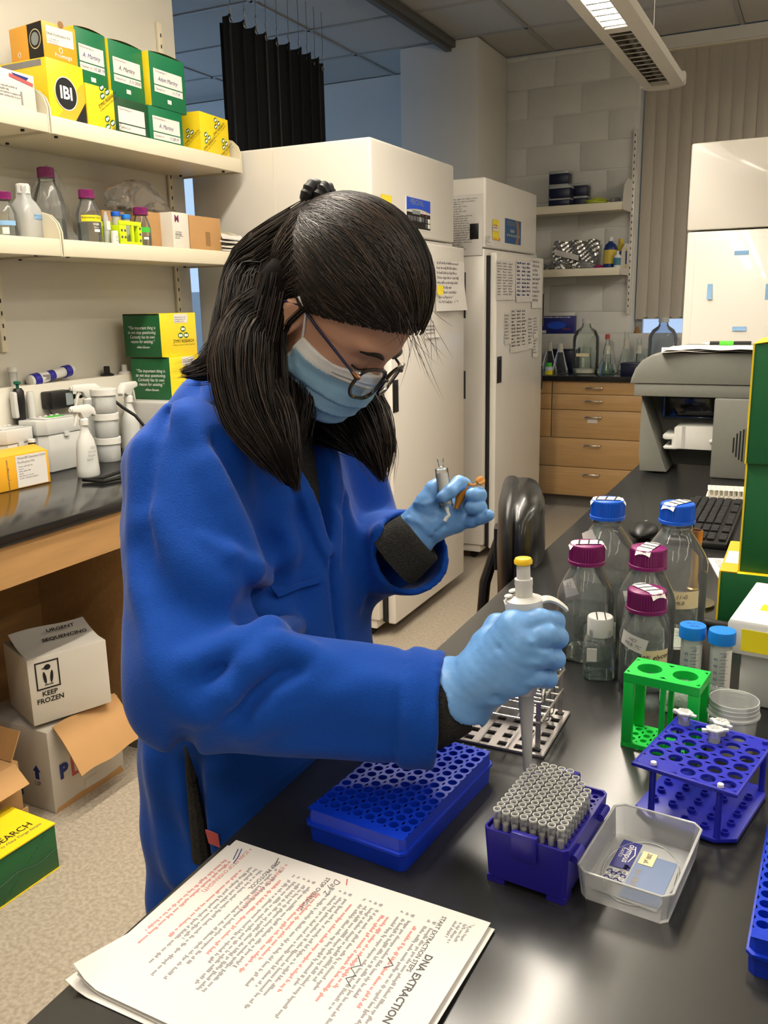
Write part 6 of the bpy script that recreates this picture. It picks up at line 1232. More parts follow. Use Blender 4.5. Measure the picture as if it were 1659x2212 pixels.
# ------------------------------------------------------------------ grey instrument
M('inst_grey', (122, 122, 114), 0.45, noise=0.03, nscale=60); M('inst_dark', (70, 70, 66), 0.5, noise=0.05)
gi = thing('grey_instrument', 'large grey gel imaging instrument with rounded hood on the island bench', 'instrument', (-0.522, 2.98, ZT))
hood = [(0.0, 0.284), (0.003, 0.300), (0.014, 0.330), (0.034, 0.356), (0.062, 0.372), (0.10, 0.379), (0.46, 0.379), (0.46, 0.284)]
put('hood', G().prism(hood, -0.16, 0.40, 'xz', 0.006), 'inst_grey', gi)
put('upper_band', G().box(0.012, 0.455, -0.155, 0.39, 0.245, 0.2835, 0.003), 'inst_grey', gi)
put('right_housing', G().box(0.252, 0.455, -0.158, 0.39, 0.0, 0.2449, 0.006), 'inst_grey', gi)
put('left_wall', G().prism([(0.038, 0.006), (0.246, 0.004), (0.2515, 0.012), (0.2515, 0.2449), (0.034, 0.2449)], 0.02, 0.39, 'xz', 0.004), 'inst_grey', gi)
put('side_wing', G().prism([(0.034, 0.2449), (0.12, 0.006), (0.038, 0.006), (0.033, 0.06)], -0.14, 0.0199, 'xz', 0.003), 'inst_grey', gi)
for x in (0.06, 0.42): put('foot', G().cyl((x, 0.06, 0), (x, 0.06, 0.007), 0.015, 14), 'black_rubber', gi)
M('imager_blue', (8, 60, 140), 0.15, noise=0.1, coat=0.6); M('imager_dark', (4, 8, 24), 0.15, noise=0.1, coat=0.5)
put('blue_window', G().box(0.083, 0.2515, -0.005, 0.0195, 0.168, 0.2445, 0.008), 'imager_dark', gi); put('window_rim', G().box(0.079, 0.088, -0.012, 0.0195, 0.165, 0.2445, 0.003), 'imager_blue', gi); put('window_rim', G().box(0.0885, 0.2515, -0.010, 0.0, 0.163, 0.1675, 0.002), 'imager_blue', gi); put('window_stop', G().prism([(0.104, 0.1678), (0.124, 0.1678), (0.124, 0.178), (0.118, 0.178), (0.118, 0.188), (0.110, 0.188), (0.110, 0.178), (0.104, 0.178)], -0.012, -0.0055, 'xz'), 'imager_blue', gi)
put('white_latch', G().prism([(0.098, 0.118), (0.104, 0.122), (0.132, 0.120), (0.132, 0.142), (0.140, 0.148), (0.2515, 0.150), (0.2515, 0.075), (0.150, 0.075), (0.135, 0.073), (0.104, 0.073), (0.100, 0.080), (0.106, 0.084), (0.126, 0.084), (0.126, 0.104), (0.104, 0.104), (0.098, 0.108)], -0.10, 0.0195, 'xz', 0.004), 'white_plastic', gi); put('latch_groove', G().box(0.156, 0.166, -0.1012, -0.1001, 0.077, 0.148), 'grey_plastic', gi); put('latch_knob', G().ball((0.246, -0.102, 0.104), 0.007), 'white_plastic', gi)
for k in range(13):
    x = 0.312+k*0.0088; hh = 0.055*math.sqrt(max(0.05, 1-((k-6)/6.6)**2)); put('vent_slot', G().box(x, x+0.0042, -0.1588, -0.1579, 0.105-hh, 0.105+hh, 0.0), 'black_rubber', gi)
t = thing('paper_pile', 'loose white papers lying on top of the grey instrument', 'paper', (-0.33, 2.99, ZT+0.3795)); 
for k in range(3): put('sheet', G().grid(lambda a, b_: ((a-0.45)*0.28+0.02*k, (b_-0.6)*0.3, 0.0006+0.004*k+0.004*math.sin(a*7+k)**2*(1-b_)), 10, 8).solidify(0.0008), 'paper', t, rot=(0, 0, 0.15-0.12*k), angle=60)
M('pen_green', (92, 210, 60), 0.35, noise=0.05)
t = thing('pen', 'black pen with green grip lying on the papers', 'pen', (-0.262, 2.90, ZT+0.3795+0.0245), (0, 0, 0.05)); put('barrel', G().cyl((-0.04, 0, 0), (0.078, 0, 0), 0.006, 12), 'black_plastic', t); put('grip', G().cyl((-0.012, 0, 0), (0.028, 0, 0), 0.0072, 14), 'pen_green', t); put('tip', G().cyl((-0.04, 0, 0), (-0.062, 0, 0), 0.005, 10, 0.0015), 'white_plastic', t)

# ------------------------------------------------------------------ chair
M('chair_black', (18, 17, 17), 0.3, noise=0.1, coat=0.2)
cr_ = thing('lab_chair', 'black lab chair with rounded backrest tucked against the bench', 'chair', (-0.415, 1.915, 0), 0.29)
put('back_cushion', G().lathe([(0, -0.125), (0.15, -0.122), (0.19, -0.10), (0.20, 0.0), (0.19, 0.09), (0.15, 0.118), (0, 0.125)], 40, c=(-0.165, 0, 0.925), sx=0.27, pw=2.4), 'chair_black', cr_, angle=60)
put('back_shell', G().lathe([(0, -0.13), (0.15, -0.128), (0.195, -0.10), (0.205, 0.0), (0.195, 0.095), (0.15, 0.122), (0, 0.13)], 40, c=(-0.190, 0, 0.925), sx=0.13, pw=2.6), 'black_plastic', cr_, angle=60)
put('back_bar', G().tube([(-0.214, 0, 0.93), (-0.224, 0, 0.90), (-0.245, -0.02, 0.83), (-0.252, -0.02, 0.74), (-0.225, -0.02, 0.65), (-0.16, 0, 0.58), (0.0, 0, 0.56)], [0.012, 0.012, 0.013, 0.013, 0.013, 0.013, 0.013], 10), 'black_plastic', cr_)
put('bar_bracket', G().box(-0.226, -0.210, -0.025, 0.025, 0.86, 0.96, 0.004), 'black_plastic', cr_)
put('seat', G().lathe([(0, 0.58), (0.19, 0.58), (0.21, 0.60), (0.2, 0.635), (0, 0.645)], 36, pw=2.6), 'chair_black', cr_)
put('gas_lift', G().cyl((0, 0, 0.1), (0, 0, 0.58), 0.025, 16), 'black_plastic', cr_)
for k in range(5):
    a = k*2*PI/5+0.3; put('leg', G().tube([(0, 0, 0.12), (0.26*math.cos(a), 0.26*math.sin(a), 0.075)], [0.025, 0.015], 10), 'black_plastic', cr_); put('caster', G().ball((0.26*math.cos(a), 0.26*math.sin(a), 0.0315), 0.028, 0.028, 0.031, 14, 8), 'black_rubber', cr_)

# ------------------------------------------------------------------ implicit surfaces for the figure
def V3(a): return np.array(a, dtype=np.float32)
def s_cap(p, a, b, ra, rb):
    a = V3(a); b = V3(b); ba = b-a; pa = p-a
    h = np.clip((pa @ ba)/float(ba @ ba), 0, 1)
    q = pa - h[:, None]*ba
    return np.sqrt((q*q).sum(1)) - (ra + (rb-ra)*h)
def s_path(p, pts, rs, k=0.01):
    d = None
    for i in range(len(pts)-1):
        e = s_cap(p, pts[i], pts[i+1], rs[i], rs[i+1]); d = e if d is None else smin(d, e, k)
    return d
def s_ell(p, c, r, R=None):
    q = p - V3(c)
    if R is not None: q = q @ R
    r = V3(r); k0 = np.sqrt(((q/r)**2).sum(1)); k1 = np.sqrt(((q/(r*r))**2).sum(1))
    return k0*(k0-1)/np.maximum(k1, 1e-6)
def s_box(p, c, h, R=None, rad=0.0):
    q = p - V3(c)
    if R is not None: q = q @ R
    q = np.abs(q) - V3(h) + rad
    return np.sqrt((np.maximum(q, 0)**2).sum(1)) + np.minimum(q.max(1), 0) - rad
def smin(a, b, k):
    h = np.clip(0.5+0.5*(b-a)/k, 0, 1); return b + (a-b)*h - k*h*(1-h)
def smax(a, b, k): return -smin(-a, -b, k)
def d_poly(p, pts):
    d = None
    for a, b in zip(pts, pts[1:]):
        e = s_cap(p, a, b, 0, 0); d = e if d is None else np.minimum(d, e)
    return d
def sstep(x, a, b):
    t = np.clip((x-a)/(b-a), 0, 1); return t*t*(3-2*t)
TZ = np.array([0.30, 0.45, 0.60, 0.80, 0.95, 1.10, 1.22, 1.29, 1.335, 1.37, 1.40])
TA = np.array([0.150, 0.150, 0.146, 0.142, 0.140, 0.136, 0.124, 0.104, 0.082, 0.062, 0.058])
TB = np.array([0.225, 0.222, 0.214, 0.206, 0.198, 0.190, 0.182, 0.155, 0.112, 0.072, 0.062])
TX_ = np.array([-0.650, -0.655, -0.660, -0.668, -0.676, -0.684, -0.690, -0.690, -0.680, -0.664, -0.650])
TY_ = 0.972
SHR = (-0.6555, 0.8135, 1.2682); ELR = (-0.5733, 0.6968, 1.0628); CUR = (-0.3335, 0.7905, 1.0358); CU0 = (-0.3666, 0.7747, 1.0375)
SHL = (-0.672, 1.135, 1.285); ELL = (-0.615, 1.175, 1.075); CUL = (-0.4839, 1.0654, 1.1211)
def torso(p, off=0.0):
    z = p[:, 2]; a = np.interp(z, TZ, TA)+off; b = np.interp(z, TZ, TB)+off; cx = np.interp(z, TZ, TX_)
    u = (p[:, 0]-cx)/a; v = (p[:, 1]-TY_)/b; n = 2.35
    r = (np.abs(u)**n+np.abs(v)**n)**(1/n)
    d = (r-1)*np.minimum(a, b)
    return np.maximum(np.maximum(d, z-1.395), 0.36-z)
def sleeve_r(p, o=0.0):
    d = smin(s_cap(p, SHR, ELR, 0.076+o, 0.072+o), s_cap(p, ELR, CUR, 0.070+o, 0.0585+o), 0.02)
    return d
def sleeve_l(p, o=0.0):
    return smin(s_cap(p, SHL, ELL, 0.080+o, 0.070+o), s_cap(p, ELL, CUL, 0.066+o, 0.060+o), 0.02)
def cut_end(p, a, b, t=1.0):
    a = V3(a); b = V3(b); n = (b-a)/np.linalg.norm(b-a); return (p-(a+(b-a)*t)) @ n
def coat_base(p):
    d = torso(p)
    r = np.maximum(sleeve_r(p), cut_end(p, ELR, CUR)); l = np.maximum(sleeve_l(p), cut_end(p, ELL, CUL))
    d = smin(d, l, 0.035); d = smin(d, r, 0.030)
    return d

def surface_nets(fn, lo, hi, h, coarse=4):
    "mesh the zero level of fn over a box; fn is asked in full only near the surface"
    lo = np.array(lo, float); n = (np.ceil((np.array(hi)-lo)/(h*coarse)).astype(int))*coarse + 1
    ax = [lo[i]+h*np.arange(n[i]) for i in range(3)]
    cs = [a[::coarse] for a in ax]; cg = np.stack(np.meshgrid(*cs, indexing='ij'), -1).reshape(-1, 3).astype(np.float32)
    cd = fn(cg).reshape([len(c) for c in cs])
    near = np.abs(cd) < h*coarse*2.6
    full = np.repeat(np.repeat(np.repeat(cd, coarse, 0), coarse, 1), coarse, 2)[:n[0], :n[1], :n[2]].astype(np.float32)
    mk = np.zeros(full.shape, bool); I = np.argwhere(near)
    for a in range(-coarse//2, coarse//2+1):
        for b in range(-coarse//2, coarse//2+1):
            for c in range(-coarse//2, coarse//2+1):
                J = I*coarse + np.array((a, b, c)); ok = ((J >= 0) & (J < n)).all(1); J = J[ok]; mk[J[:, 0], J[:, 1], J[:, 2]] = True
    idx = np.argwhere(mk); pts = (lo + idx*h).astype(np.float32); out = np.empty(len(pts), np.float32)
    for s in range(0, len(pts), 400000): out[s:s+400000] = fn(pts[s:s+400000])
    full[idx[:, 0], idx[:, 1], idx[:, 2]] = out
    D = full; ins = D < 0
    C8 = [(a, b, c) for a in (0, 1) for b in (0, 1) for c in (0, 1)]
    sl = lambda A, o: A[o[0]:A.shape[0]-1+o[0], o[1]:A.shape[1]-1+o[1], o[2]:A.shape[2]-1+o[2]]
    cnt = sum(sl(ins, o).astype(np.int8) for o in C8); act = (cnt > 0) & (cnt < 8); cells = np.argwhere(act)
    vid = -np.ones(act.shape, np.int64); vid[act] = np.arange(len(cells))
    acc = np.zeros((len(cells), 3)); num = np.zeros(len(cells))
    val = {o: D[cells[:, 0]+o[0], cells[:, 1]+o[1], cells[:, 2]+o[2]] for o in C8}
    for o in C8:
        for k in range(3):
            if o[k]: continue
            q = list(o); q[k] = 1; q = tuple(q); a, b = val[o], val[q]; cr = (a < 0) != (b < 0)
            t = np.where(cr, a/np.where(cr, a-b, 1), 0)
            for j in range(3): acc[:, j] += np.where(cr, o[j] + (t if j == k else 0), 0)
            num += cr
    V = lo + (cells + acc/num[:, None])*h; F = []
    for k in range(3):
        i, j = [(1, 2), (2, 0), (0, 1)][k]
        e = [0, 0, 0]; e[k] = 1; A = ins[:-1, :-1, :-1]; B = sl(ins, tuple(e)); ed = np.argwhere(A != B); ed = ed[(ed[:, i] > 0) & (ed[:, j] > 0)]
        di = np.zeros(3, int); di[i] = 1; dj = np.zeros(3, int); dj[j] = 1
        c = [vid[tuple((ed - x).T)] for x in (0*di, di, di+dj, dj)]
        f = np.stack(c, 1); fl = ins[tuple(ed.T)]; f[~fl] = f[~fl][:, ::-1]; F.append(f[(f >= 0).all(1)])
    return V, np.concatenate(F)
def npmesh(name, V, F, mat, parent, smooth=True, relax=0, keep=True):
    V = np.array(V, float)
    if relax:
        E = np.concatenate([F[:, [0, 1]], F[:, [1, 2]], F[:, [2, 3]], F[:, [3, 0]]]); dg = np.zeros(len(V)); np.add.at(dg, E.ravel(), 1)
        for _ in range(relax):
            S = np.zeros_like(V)
            for j in range(3): S[:, j] = np.bincount(E[:, 0], V[E[:, 1], j], len(V)) + np.bincount(E[:, 1], V[E[:, 0], j], len(V))
            V = V*0.5 + 0.5*S/np.maximum(dg, 1)[:, None]
    me = bpy.data.meshes.new(name); me.vertices.add(len(V)); me.vertices.foreach_set('co', V.ravel())
    nf = len(F); k = F.shape[1]; me.loops.add(nf*k); me.loops.foreach_set('vertex_index', F.ravel()); me.polygons.add(nf)
    me.polygons.foreach_set('loop_start', np.arange(0, nf*k, k)); me.polygons.foreach_set('loop_total', np.full(nf, k)); me.update(calc_edges=True); me.validate()
    if smooth: me.polygons.foreach_set('use_smooth', np.ones(len(me.polygons), bool))
    return put(name, me, mat, parent)

# ------------------------------------------------------------------ materials of the figure
M('coat_blue', (7, 68, 160), 0.85, spec=0.25, noise=0.09, nscale=260, bump=0.25, bscale=500, sheen=0.15)
M('coat_seam', (4, 40, 110), 0.85, noise=0.1, nscale=200)
M('knit_black', (30, 30, 30), 0.95, spec=0.2, noise=0.55, nscale=420, bump=0.7, bscale=350, stretch=(1, 1, 2.2), col2=(70, 68, 64))
M('skin', (202, 152, 124), 0.5, noise=0.05, nscale=30, sss=0.15)
M('glove', (112, 164, 222), 0.42, noise=0.06, nscale=40, bump=0.25, bscale=120)
M('mask_blue', (150, 192, 220), 0.8, noise=0.03, nscale=60, bump=0.15, bscale=250)
M('mask_white', (228, 226, 222), 0.85, noise=0.03, bump=0.2, bscale=300)
M('hair', (24, 18, 14), 0.5, spec=0.35, noise=0.2, nscale=90)
M('hair_base', (14, 10, 8), 0.8, spec=0.1, noise=0.2, nscale=60)
M('hair_fine', (60, 45, 35), 0.36, spec=0.5, noise=0.3, nscale=60)
M('tortoise', (34, 22, 16), 0.2, noise=0.4, nscale=60, coat=0.4)
M('gold', (190, 132, 90), 0.25, metal=1.0, noise=0.05)
M('trouser', (34, 34, 36), 0.9, noise=0.2, nscale=200)
M('eye_white', (226, 220, 212), 0.3, noise=0.02)
thin_glass('lens', (0.93, 0.93, 0.94), 0.02, 1.0, 0.02, 1.5)
PE = thing('person', 'person in a blue lab coat, mask and gloves pipetting at the bench', 'person', (-0.67, 0.97, 0.0))
PE_I = Matrix.Translation((0.67, -0.97, 0.0))
def own(o):                       # parts are modelled in world coordinates and hung under the figure's root
    o.parent = PE; o.matrix_parent_inverse = PE_I; return o

# ------------------------------------------------------------------ lab coat
FS_ = 1.5
FOLDS = [  # polyline on the cloth, height (+ ridge, - valley), width
    ([(-0.5916, 0.7661, 1.2849), (-0.5630, 0.7658, 1.2352), (-0.5454, 0.7710, 1.1883), (-0.5776, 0.8476, 1.1380)], 0.010, 0.016),
    ([(-0.5941, 0.7903, 1.3067), (-0.5672, 0.8081, 1.2417), (-0.5760, 0.8635, 1.1718)], -0.010, 0.016),
    ([(-0.5698, 0.8600, 1.1253), (-0.5379, 0.7736, 1.1401), (-0.5241, 0.7308, 1.1373), (-0.5136, 0.7273, 1.1270)], -0.016, 0.018),
    ([(-0.5609, 0.8681, 1.0741), (-0.5002, 0.7156, 1.1217), (-0.5188, 0.6761, 1.1191), (-0.5389, 0.6488, 1.1113)], 0.011, 0.013),
    ([(-0.4820, 0.7048, 1.1153), (-0.5002, 0.6811, 1.1102), (-0.5170, 0.6564, 1.1011)], -0.008, 0.012),
    ([(-0.4530, 0.7204, 1.1120), (-0.4761, 0.7085, 1.1148), (-0.4921, 0.6769, 1.1032), (-0.5049, 0.6532, 1.0808), (-0.5193, 0.6404, 1.0637)], 0.011, 0.013),
    ([(-0.4478, 0.7020, 1.1008), (-0.4715, 0.6781, 1.0914), (-0.4877, 0.6589, 1.0666)], -0.012, 0.014),
    ([(-0.4255, 0.7195, 1.1027), (-0.4520, 0.6907, 1.0936), (-0.4665, 0.6679, 1.0617), (-0.4820, 0.6638, 1.0352)], 0.006, 0.018),
    ([(-0.6250, 0.7100, 1.2373), (-0.5789, 0.7025, 1.2031), (-0.5428, 0.7232, 1.1760)], 0.006, 0.022),
    ([(-0.6354, 0.6965, 1.2089), (-0.5830, 0.6733, 1.1659), (-0.5417, 0.6866, 1.1471)], -0.006, 0.020),
    ([(-0.6130, 0.6682, 1.1585), (-0.5717, 0.6393, 1.1145), (-0.5345, 0.6312, 1.0698)], 0.006, 0.018),
    ([(-0.4066, 0.7032, 1.0776), (-0.3774, 0.7278, 1.0876), (-0.3555, 0.7359, 1.0832)], 0.004, 0.016),
    ([(-0.4750, 0.6692, 1.0290), (-0.4126, 0.6923, 1.0362), (-0.3491, 0.7202, 1.0311)], -0.004, 0.018),
    ([(-0.6724, 0.7512, 1.3086), (-0.6607, 0.7185, 1.2425), (-0.6308, 0.6797, 1.1730)], 0.005, 0.016),
    ([(-0.6320, 0.7844, 1.3345), (-0.6024, 0.7763, 1.3084), (-0.5776, 0.7630, 1.2606)], 0.007, 0.014),
    ([(-0.6906, 0.8903, 1.3598), (-0.6587, 0.8066, 1.3441), (-0.6500, 0.7615, 1.3237)], -0.007, 0.007), ([(-0.6500, 0.7615, 1.3237), (-0.6456, 0.7393, 1.2913), (-0.6374, 0.7171, 1.2499), (-0.6171, 0.6906, 1.2022)], -0.005, 0.007),
    ([(-0.5859, 0.9518, 1.2889), (-0.5739, 0.9896, 1.2471), (-0.5662, 1.0263, 1.2014)], 0.007, 0.008), ([(-0.5814, 0.9338, 1.2682), (-0.5679, 0.9658, 1.2272), (-0.5617, 0.9991, 1.1896)], -0.004, 0.010),
    ([(-0.5941, 0.8710, 1.2834), (-0.5761, 0.8891, 1.2241), (-0.5641, 0.8971, 1.1643)], 0.005, 0.020),
    ([(-0.5677, 0.9056, 1.1977), (-0.5593, 0.9101, 1.1494), (-0.5538, 0.8967, 1.0931)], -0.005, 0.018),
    ([(-0.7155, 0.7759, 0.9001), (-0.7125, 0.7722, 0.8243), (-0.6921, 0.7648, 0.7406)], 0.006, 0.02),
    ([(-0.6136, 0.7828, 0.8945), (-0.5947, 0.7898, 0.8446), (-0.5773, 0.7997, 0.7915)], 0.005, 0.025),
    ([(-0.5434, 0.6344, 1.0312), (-0.6528, 0.7725, 0.9034), (-0.6462, 0.7693, 0.8432), (-0.6408, 0.7666, 0.7813)], -0.022, 0.010),
    ([(-0.5762, 1.0190, 1.2482), (-0.5573, 1.0308, 1.1503), (-0.5470, 1.0259, 1.0525)], 0.005, 0.014),
    ([(-0.5050, 1.0547, 1.1561), (-0.4917, 1.0548, 1.1178), (-0.4921, 1.0391, 1.0824)], -0.008, 0.014),
    ([(-0.5179, 1.0374, 1.1525), (-0.5070, 1.0350, 1.1149), (-0.5221, 1.0420, 1.0710)], 0.007, 0.014),
]
ROLLS = [  # rolled folds that stand off the sleeve at the crook of the elbow
    ([(-0.5730, 0.7197, 1.2170), (-0.5497, 0.7347, 1.1951), (-0.5400, 0.7619, 1.1745), (-0.5778, 0.8466, 1.1354)], [0.004, 0.012, 0.017, 0.012]),
    ([(-0.5568, 0.8772, 1.0673), (-0.4945, 0.7287, 1.1210), (-0.5087, 0.6859, 1.1180), (-0.5298, 0.6513, 1.1069)], [0.014, 0.016, 0.012, 0.004]),
    ([(-0.4454, 0.7186, 1.1089), (-0.4729, 0.7079, 1.1135), (-0.4881, 0.6791, 1.1030), (-0.5011, 0.6556, 1.0804), (-0.5137, 0.6438, 1.0607)], [0.013, 0.017, 0.015, 0.011, 0.004]),
]
def vneck(p):
    "signed field of the open collar: below zero inside the opening"
    w = np.interp(p[:, 2], [1.10, 1.16, 1.25, 1.32, 1.40], [-0.02, 0.004, 0.034, 0.052, 0.06])
    return np.maximum(np.abs(p[:, 1]-0.965)-w, -(p[:, 0]+0.66))
def coat(p):
    d = coat_base(p)
    for pts, am, wd in FOLDS:
        q = V3(pts); lo = q.min(0)-3*wd; hi = q.max(0)+3*wd; m_ = ((p > lo) & (p < hi)).all(1)
        if m_.any(): d[m_] -= FS_*am*np.exp(-(d_poly(p[m_], pts)/wd)**2)
    for pts, rs in ROLLS:
        q = V3(pts); lo = q.min(0)-0.05; hi = q.max(0)+0.05; m_ = ((p > lo) & (p < hi)).all(1)
        if m_.any(): d[m_] = smin(d[m_], s_path(p[m_], pts, rs, 0.008), 0.010)
    x, y, z = p.T
    d += 0.0022*np.sin(x*38+z*21)*np.sin(y*30-z*17) + 0.0014*np.sin(z*60+x*25+y*35)
    skirt = sstep(z, 1.0, 0.7); d -= skirt*0.008*np.sin(np.arctan2(y-0.97, x+0.66)*9+z*2)
    # turned-up cuff, lapels, button placket
    tcut = cut_end(p, ELR, CUR, 0.86); nr = sleeve_r(p) < 0.03
    d -= np.where(nr, 0.0045*sstep(tcut, -0.004, 0.002), 0)
    d += np.where(nr, 0.0055*np.exp(-(tcut/0.0045)**2), 0); d += np.where(nr, 0.002*np.exp(-((cut_end(p, ELR, CUR, 0.965))/0.004)**2), 0)
    vn = vneck(p); fr = (x > -0.66) & (z > 1.10) & (np.abs(y-0.965) < 0.14)
    lap = sstep(vn, 0.050-0.02, 0.046-0.02)*sstep(z, 1.10, 1.14)
    d -= np.where(fr, 0.008*np.clip(lap, 0, 1), 0)
    d += np.where((x > -0.62) & (z < 1.14), 0.010*np.exp(-((y-0.958)/0.006)**2), 0)
    col = np.exp(-((z-1.365)/0.022)**2); d -= np.where(vn > 0.0, 0.012*col, 0)
    # openings
    d = smax(d, -vn, 0.006)
    inner = s_cap(p, ELR, np.array(CUR)+0.3*(np.array(CUR)-np.array(ELR)), 0.058, 0.0475); d = np.maximum(d, np.where(cut_end(p, ELR, CUR, 0.88) > 0, -inner, -1))
    inn2 = s_cap(p, ELL, np.array(CUL)+0.3*(np.array(CUL)-np.array(ELL)), 0.054, 0.050); d = np.maximum(d, np.where(cut_end(p, ELL, CUL, 0.62) > 0, -inn2, -1))
    neckhole = s_cap(p, (-0.66, 0.97, 1.36), (-0.63, 0.97, 1.45), 0.055, 0.06); d = np.maximum(d, -neckhole)
    return d
V, F = surface_nets(coat, (-0.90, 0.60, 0.34), (-0.28, 1.30, 1.43), 0.0046)
LC = own(npmesh('lab_coat', V, F, 'coat_blue', None, relax=1))
def shirt(p):
    d = torso(p, -0.016); d = smin(d, s_cap(p, (-0.672, 0.97, 1.30), (-0.632, 0.967, 1.392), 0.064, 0.052), 0.03)
    return np.maximum(d, 0.75-p[:, 2])
V, F = surface_nets(shirt, (-0.85, 0.74, 0.74), (-0.50, 1.20, 1.45), 0.008)
own(npmesh('shirt', V, F, 'knit_black', None, relax=1))
def bent_patch(rows, off, name, mat, th=0.002):
    "a piece sewn on: rows of cloth points, pushed outwards along the coat's surface normal"
    P = np.array(rows, float); r_, c_ = P.shape[:2]; q = P.reshape(-1, 3).astype(np.float32); e = 0.006
    g_ = np.stack([coat(q+V3((e, 0, 0)))-coat(q-V3((e, 0, 0))), coat(q+V3((0, e, 0)))-coat(q-V3((0, e, 0))), coat(q+V3((0, 0, e)))-coat(q-V3((0, 0, e)))], 1)
    g_ /= np.maximum(np.linalg.norm(g_, axis=1), 1e-6)[:, None]
    for _ in range(6): q = (q - g_*coat(q)[:, None]*0.7).astype(np.float32)
    Q = (q + g_*off).reshape(r_, c_, 3); g = G()
    g.grid(lambda a, b: tuple(Q[round(a*(r_-1)), round(b*(c_-1))]), r_-1, c_-1).solidify(th)
    return own(put(name, g, mat, None, angle=60))
bent_patch([[(-0.5682, 0.8612, 1.1180), (-0.5626, 0.8776, 1.1173), (-0.5577, 0.8939, 1.1172), (-0.5543, 0.9107, 1.1169), (-0.5522, 0.9304, 1.1175)], [(-0.5677, 0.8618, 1.1119), (-0.5613, 0.8783, 1.1113), (-0.5568, 0.8951, 1.1103), (-0.5534, 0.9120, 1.1098), (-0.5508, 0.9310, 1.1100)]], 0.0030, 'pocket_hem', 'coat_blue')
bent_patch([[(-0.5734, 0.8101, 0.8545), (-0.5627, 0.8248, 0.8509), (-0.5530, 0.8418, 0.8477)], [(-0.5730, 0.8102, 0.8507), (-0.5624, 0.8251, 0.8469), (-0.5523, 0.8415, 0.8441)]], 0.003, 'pocket_hem', 'coat_seam')
bent_patch([[(-0.6250, 0.7737, 0.8320), (-0.6197, 0.7749, 0.8301), (-0.6155, 0.7765, 0.8277)], [(-0.6223, 0.7730, 0.8163), (-0.6180, 0.7746, 0.8140), (-0.6138, 0.7763, 0.8115)]], 0.004, 'red_tag', 'ink_red')
own(put('slit_dark_insert', G().tube([(-0.5444, 0.6384, 1.0229), (-0.6516, 0.7716, 0.8915), (-0.6459, 0.7690, 0.8369), (-0.6408, 0.7666, 0.7825)], [0.001, 0.007, 0.010, 0.012], 8), 'knit_black', None))  # dark insert in the groove, standing in for the shade inside the slit
# knitted sweater cuffs
def ring_tube(pts, rs, name, mat, n=36, wob=0.0):
    g = G(); pts = [Vector(p) for p in pts]; rings = []
    t0 = (pts[-1]-pts[0]).normalized(); u = t0.orthogonal().normalized(); w_ = t0.cross(u)
    for i, (p, r) in enumerate(zip(pts, rs)): rings.append([g.bm.verts.new(p + (u*math.cos(2*PI*k/n)+w_*math.sin(2*PI*k/n))*r*(1+wob*math.sin(k*2.1+i*1.3))) for k in range(n)])
    for a, b in zip(rings, rings[1:]):
        for k in range(n): l = (k+1) % n; g.bm.faces.new((a[k], a[l], b[l], b[k]))
    return own(put(name, g, mat, None, angle=60))
ring_tube([(-0.3609, 0.7798, 1.0374), (-0.3408, 0.7891, 1.0398), (-0.3295, 0.7938, 1.0452), (-0.3182, 0.7984, 1.0501), (-0.3081, 0.8020, 1.0536), (-0.3068, 0.8027, 1.0541), (-0.3136, 0.8001, 1.0524)], [0.046, 0.046, 0.0445, 0.042, 0.039, 0.034, 0.031], 'knit_cuff', 'knit_black', wob=0.02)
ring_tube([(-0.5099, 1.0555, 1.1103), (-0.4967, 1.0627, 1.1218), (-0.4842, 1.0696, 1.1333), (-0.4758, 1.0746, 1.1409), (-0.4742, 1.0758, 1.1427), (-0.4785, 1.0728, 1.1391)], [0.045, 0.044, 0.042, 0.040, 0.036, 0.031], 'knit_cuff', 'knit_black', wob=0.02)

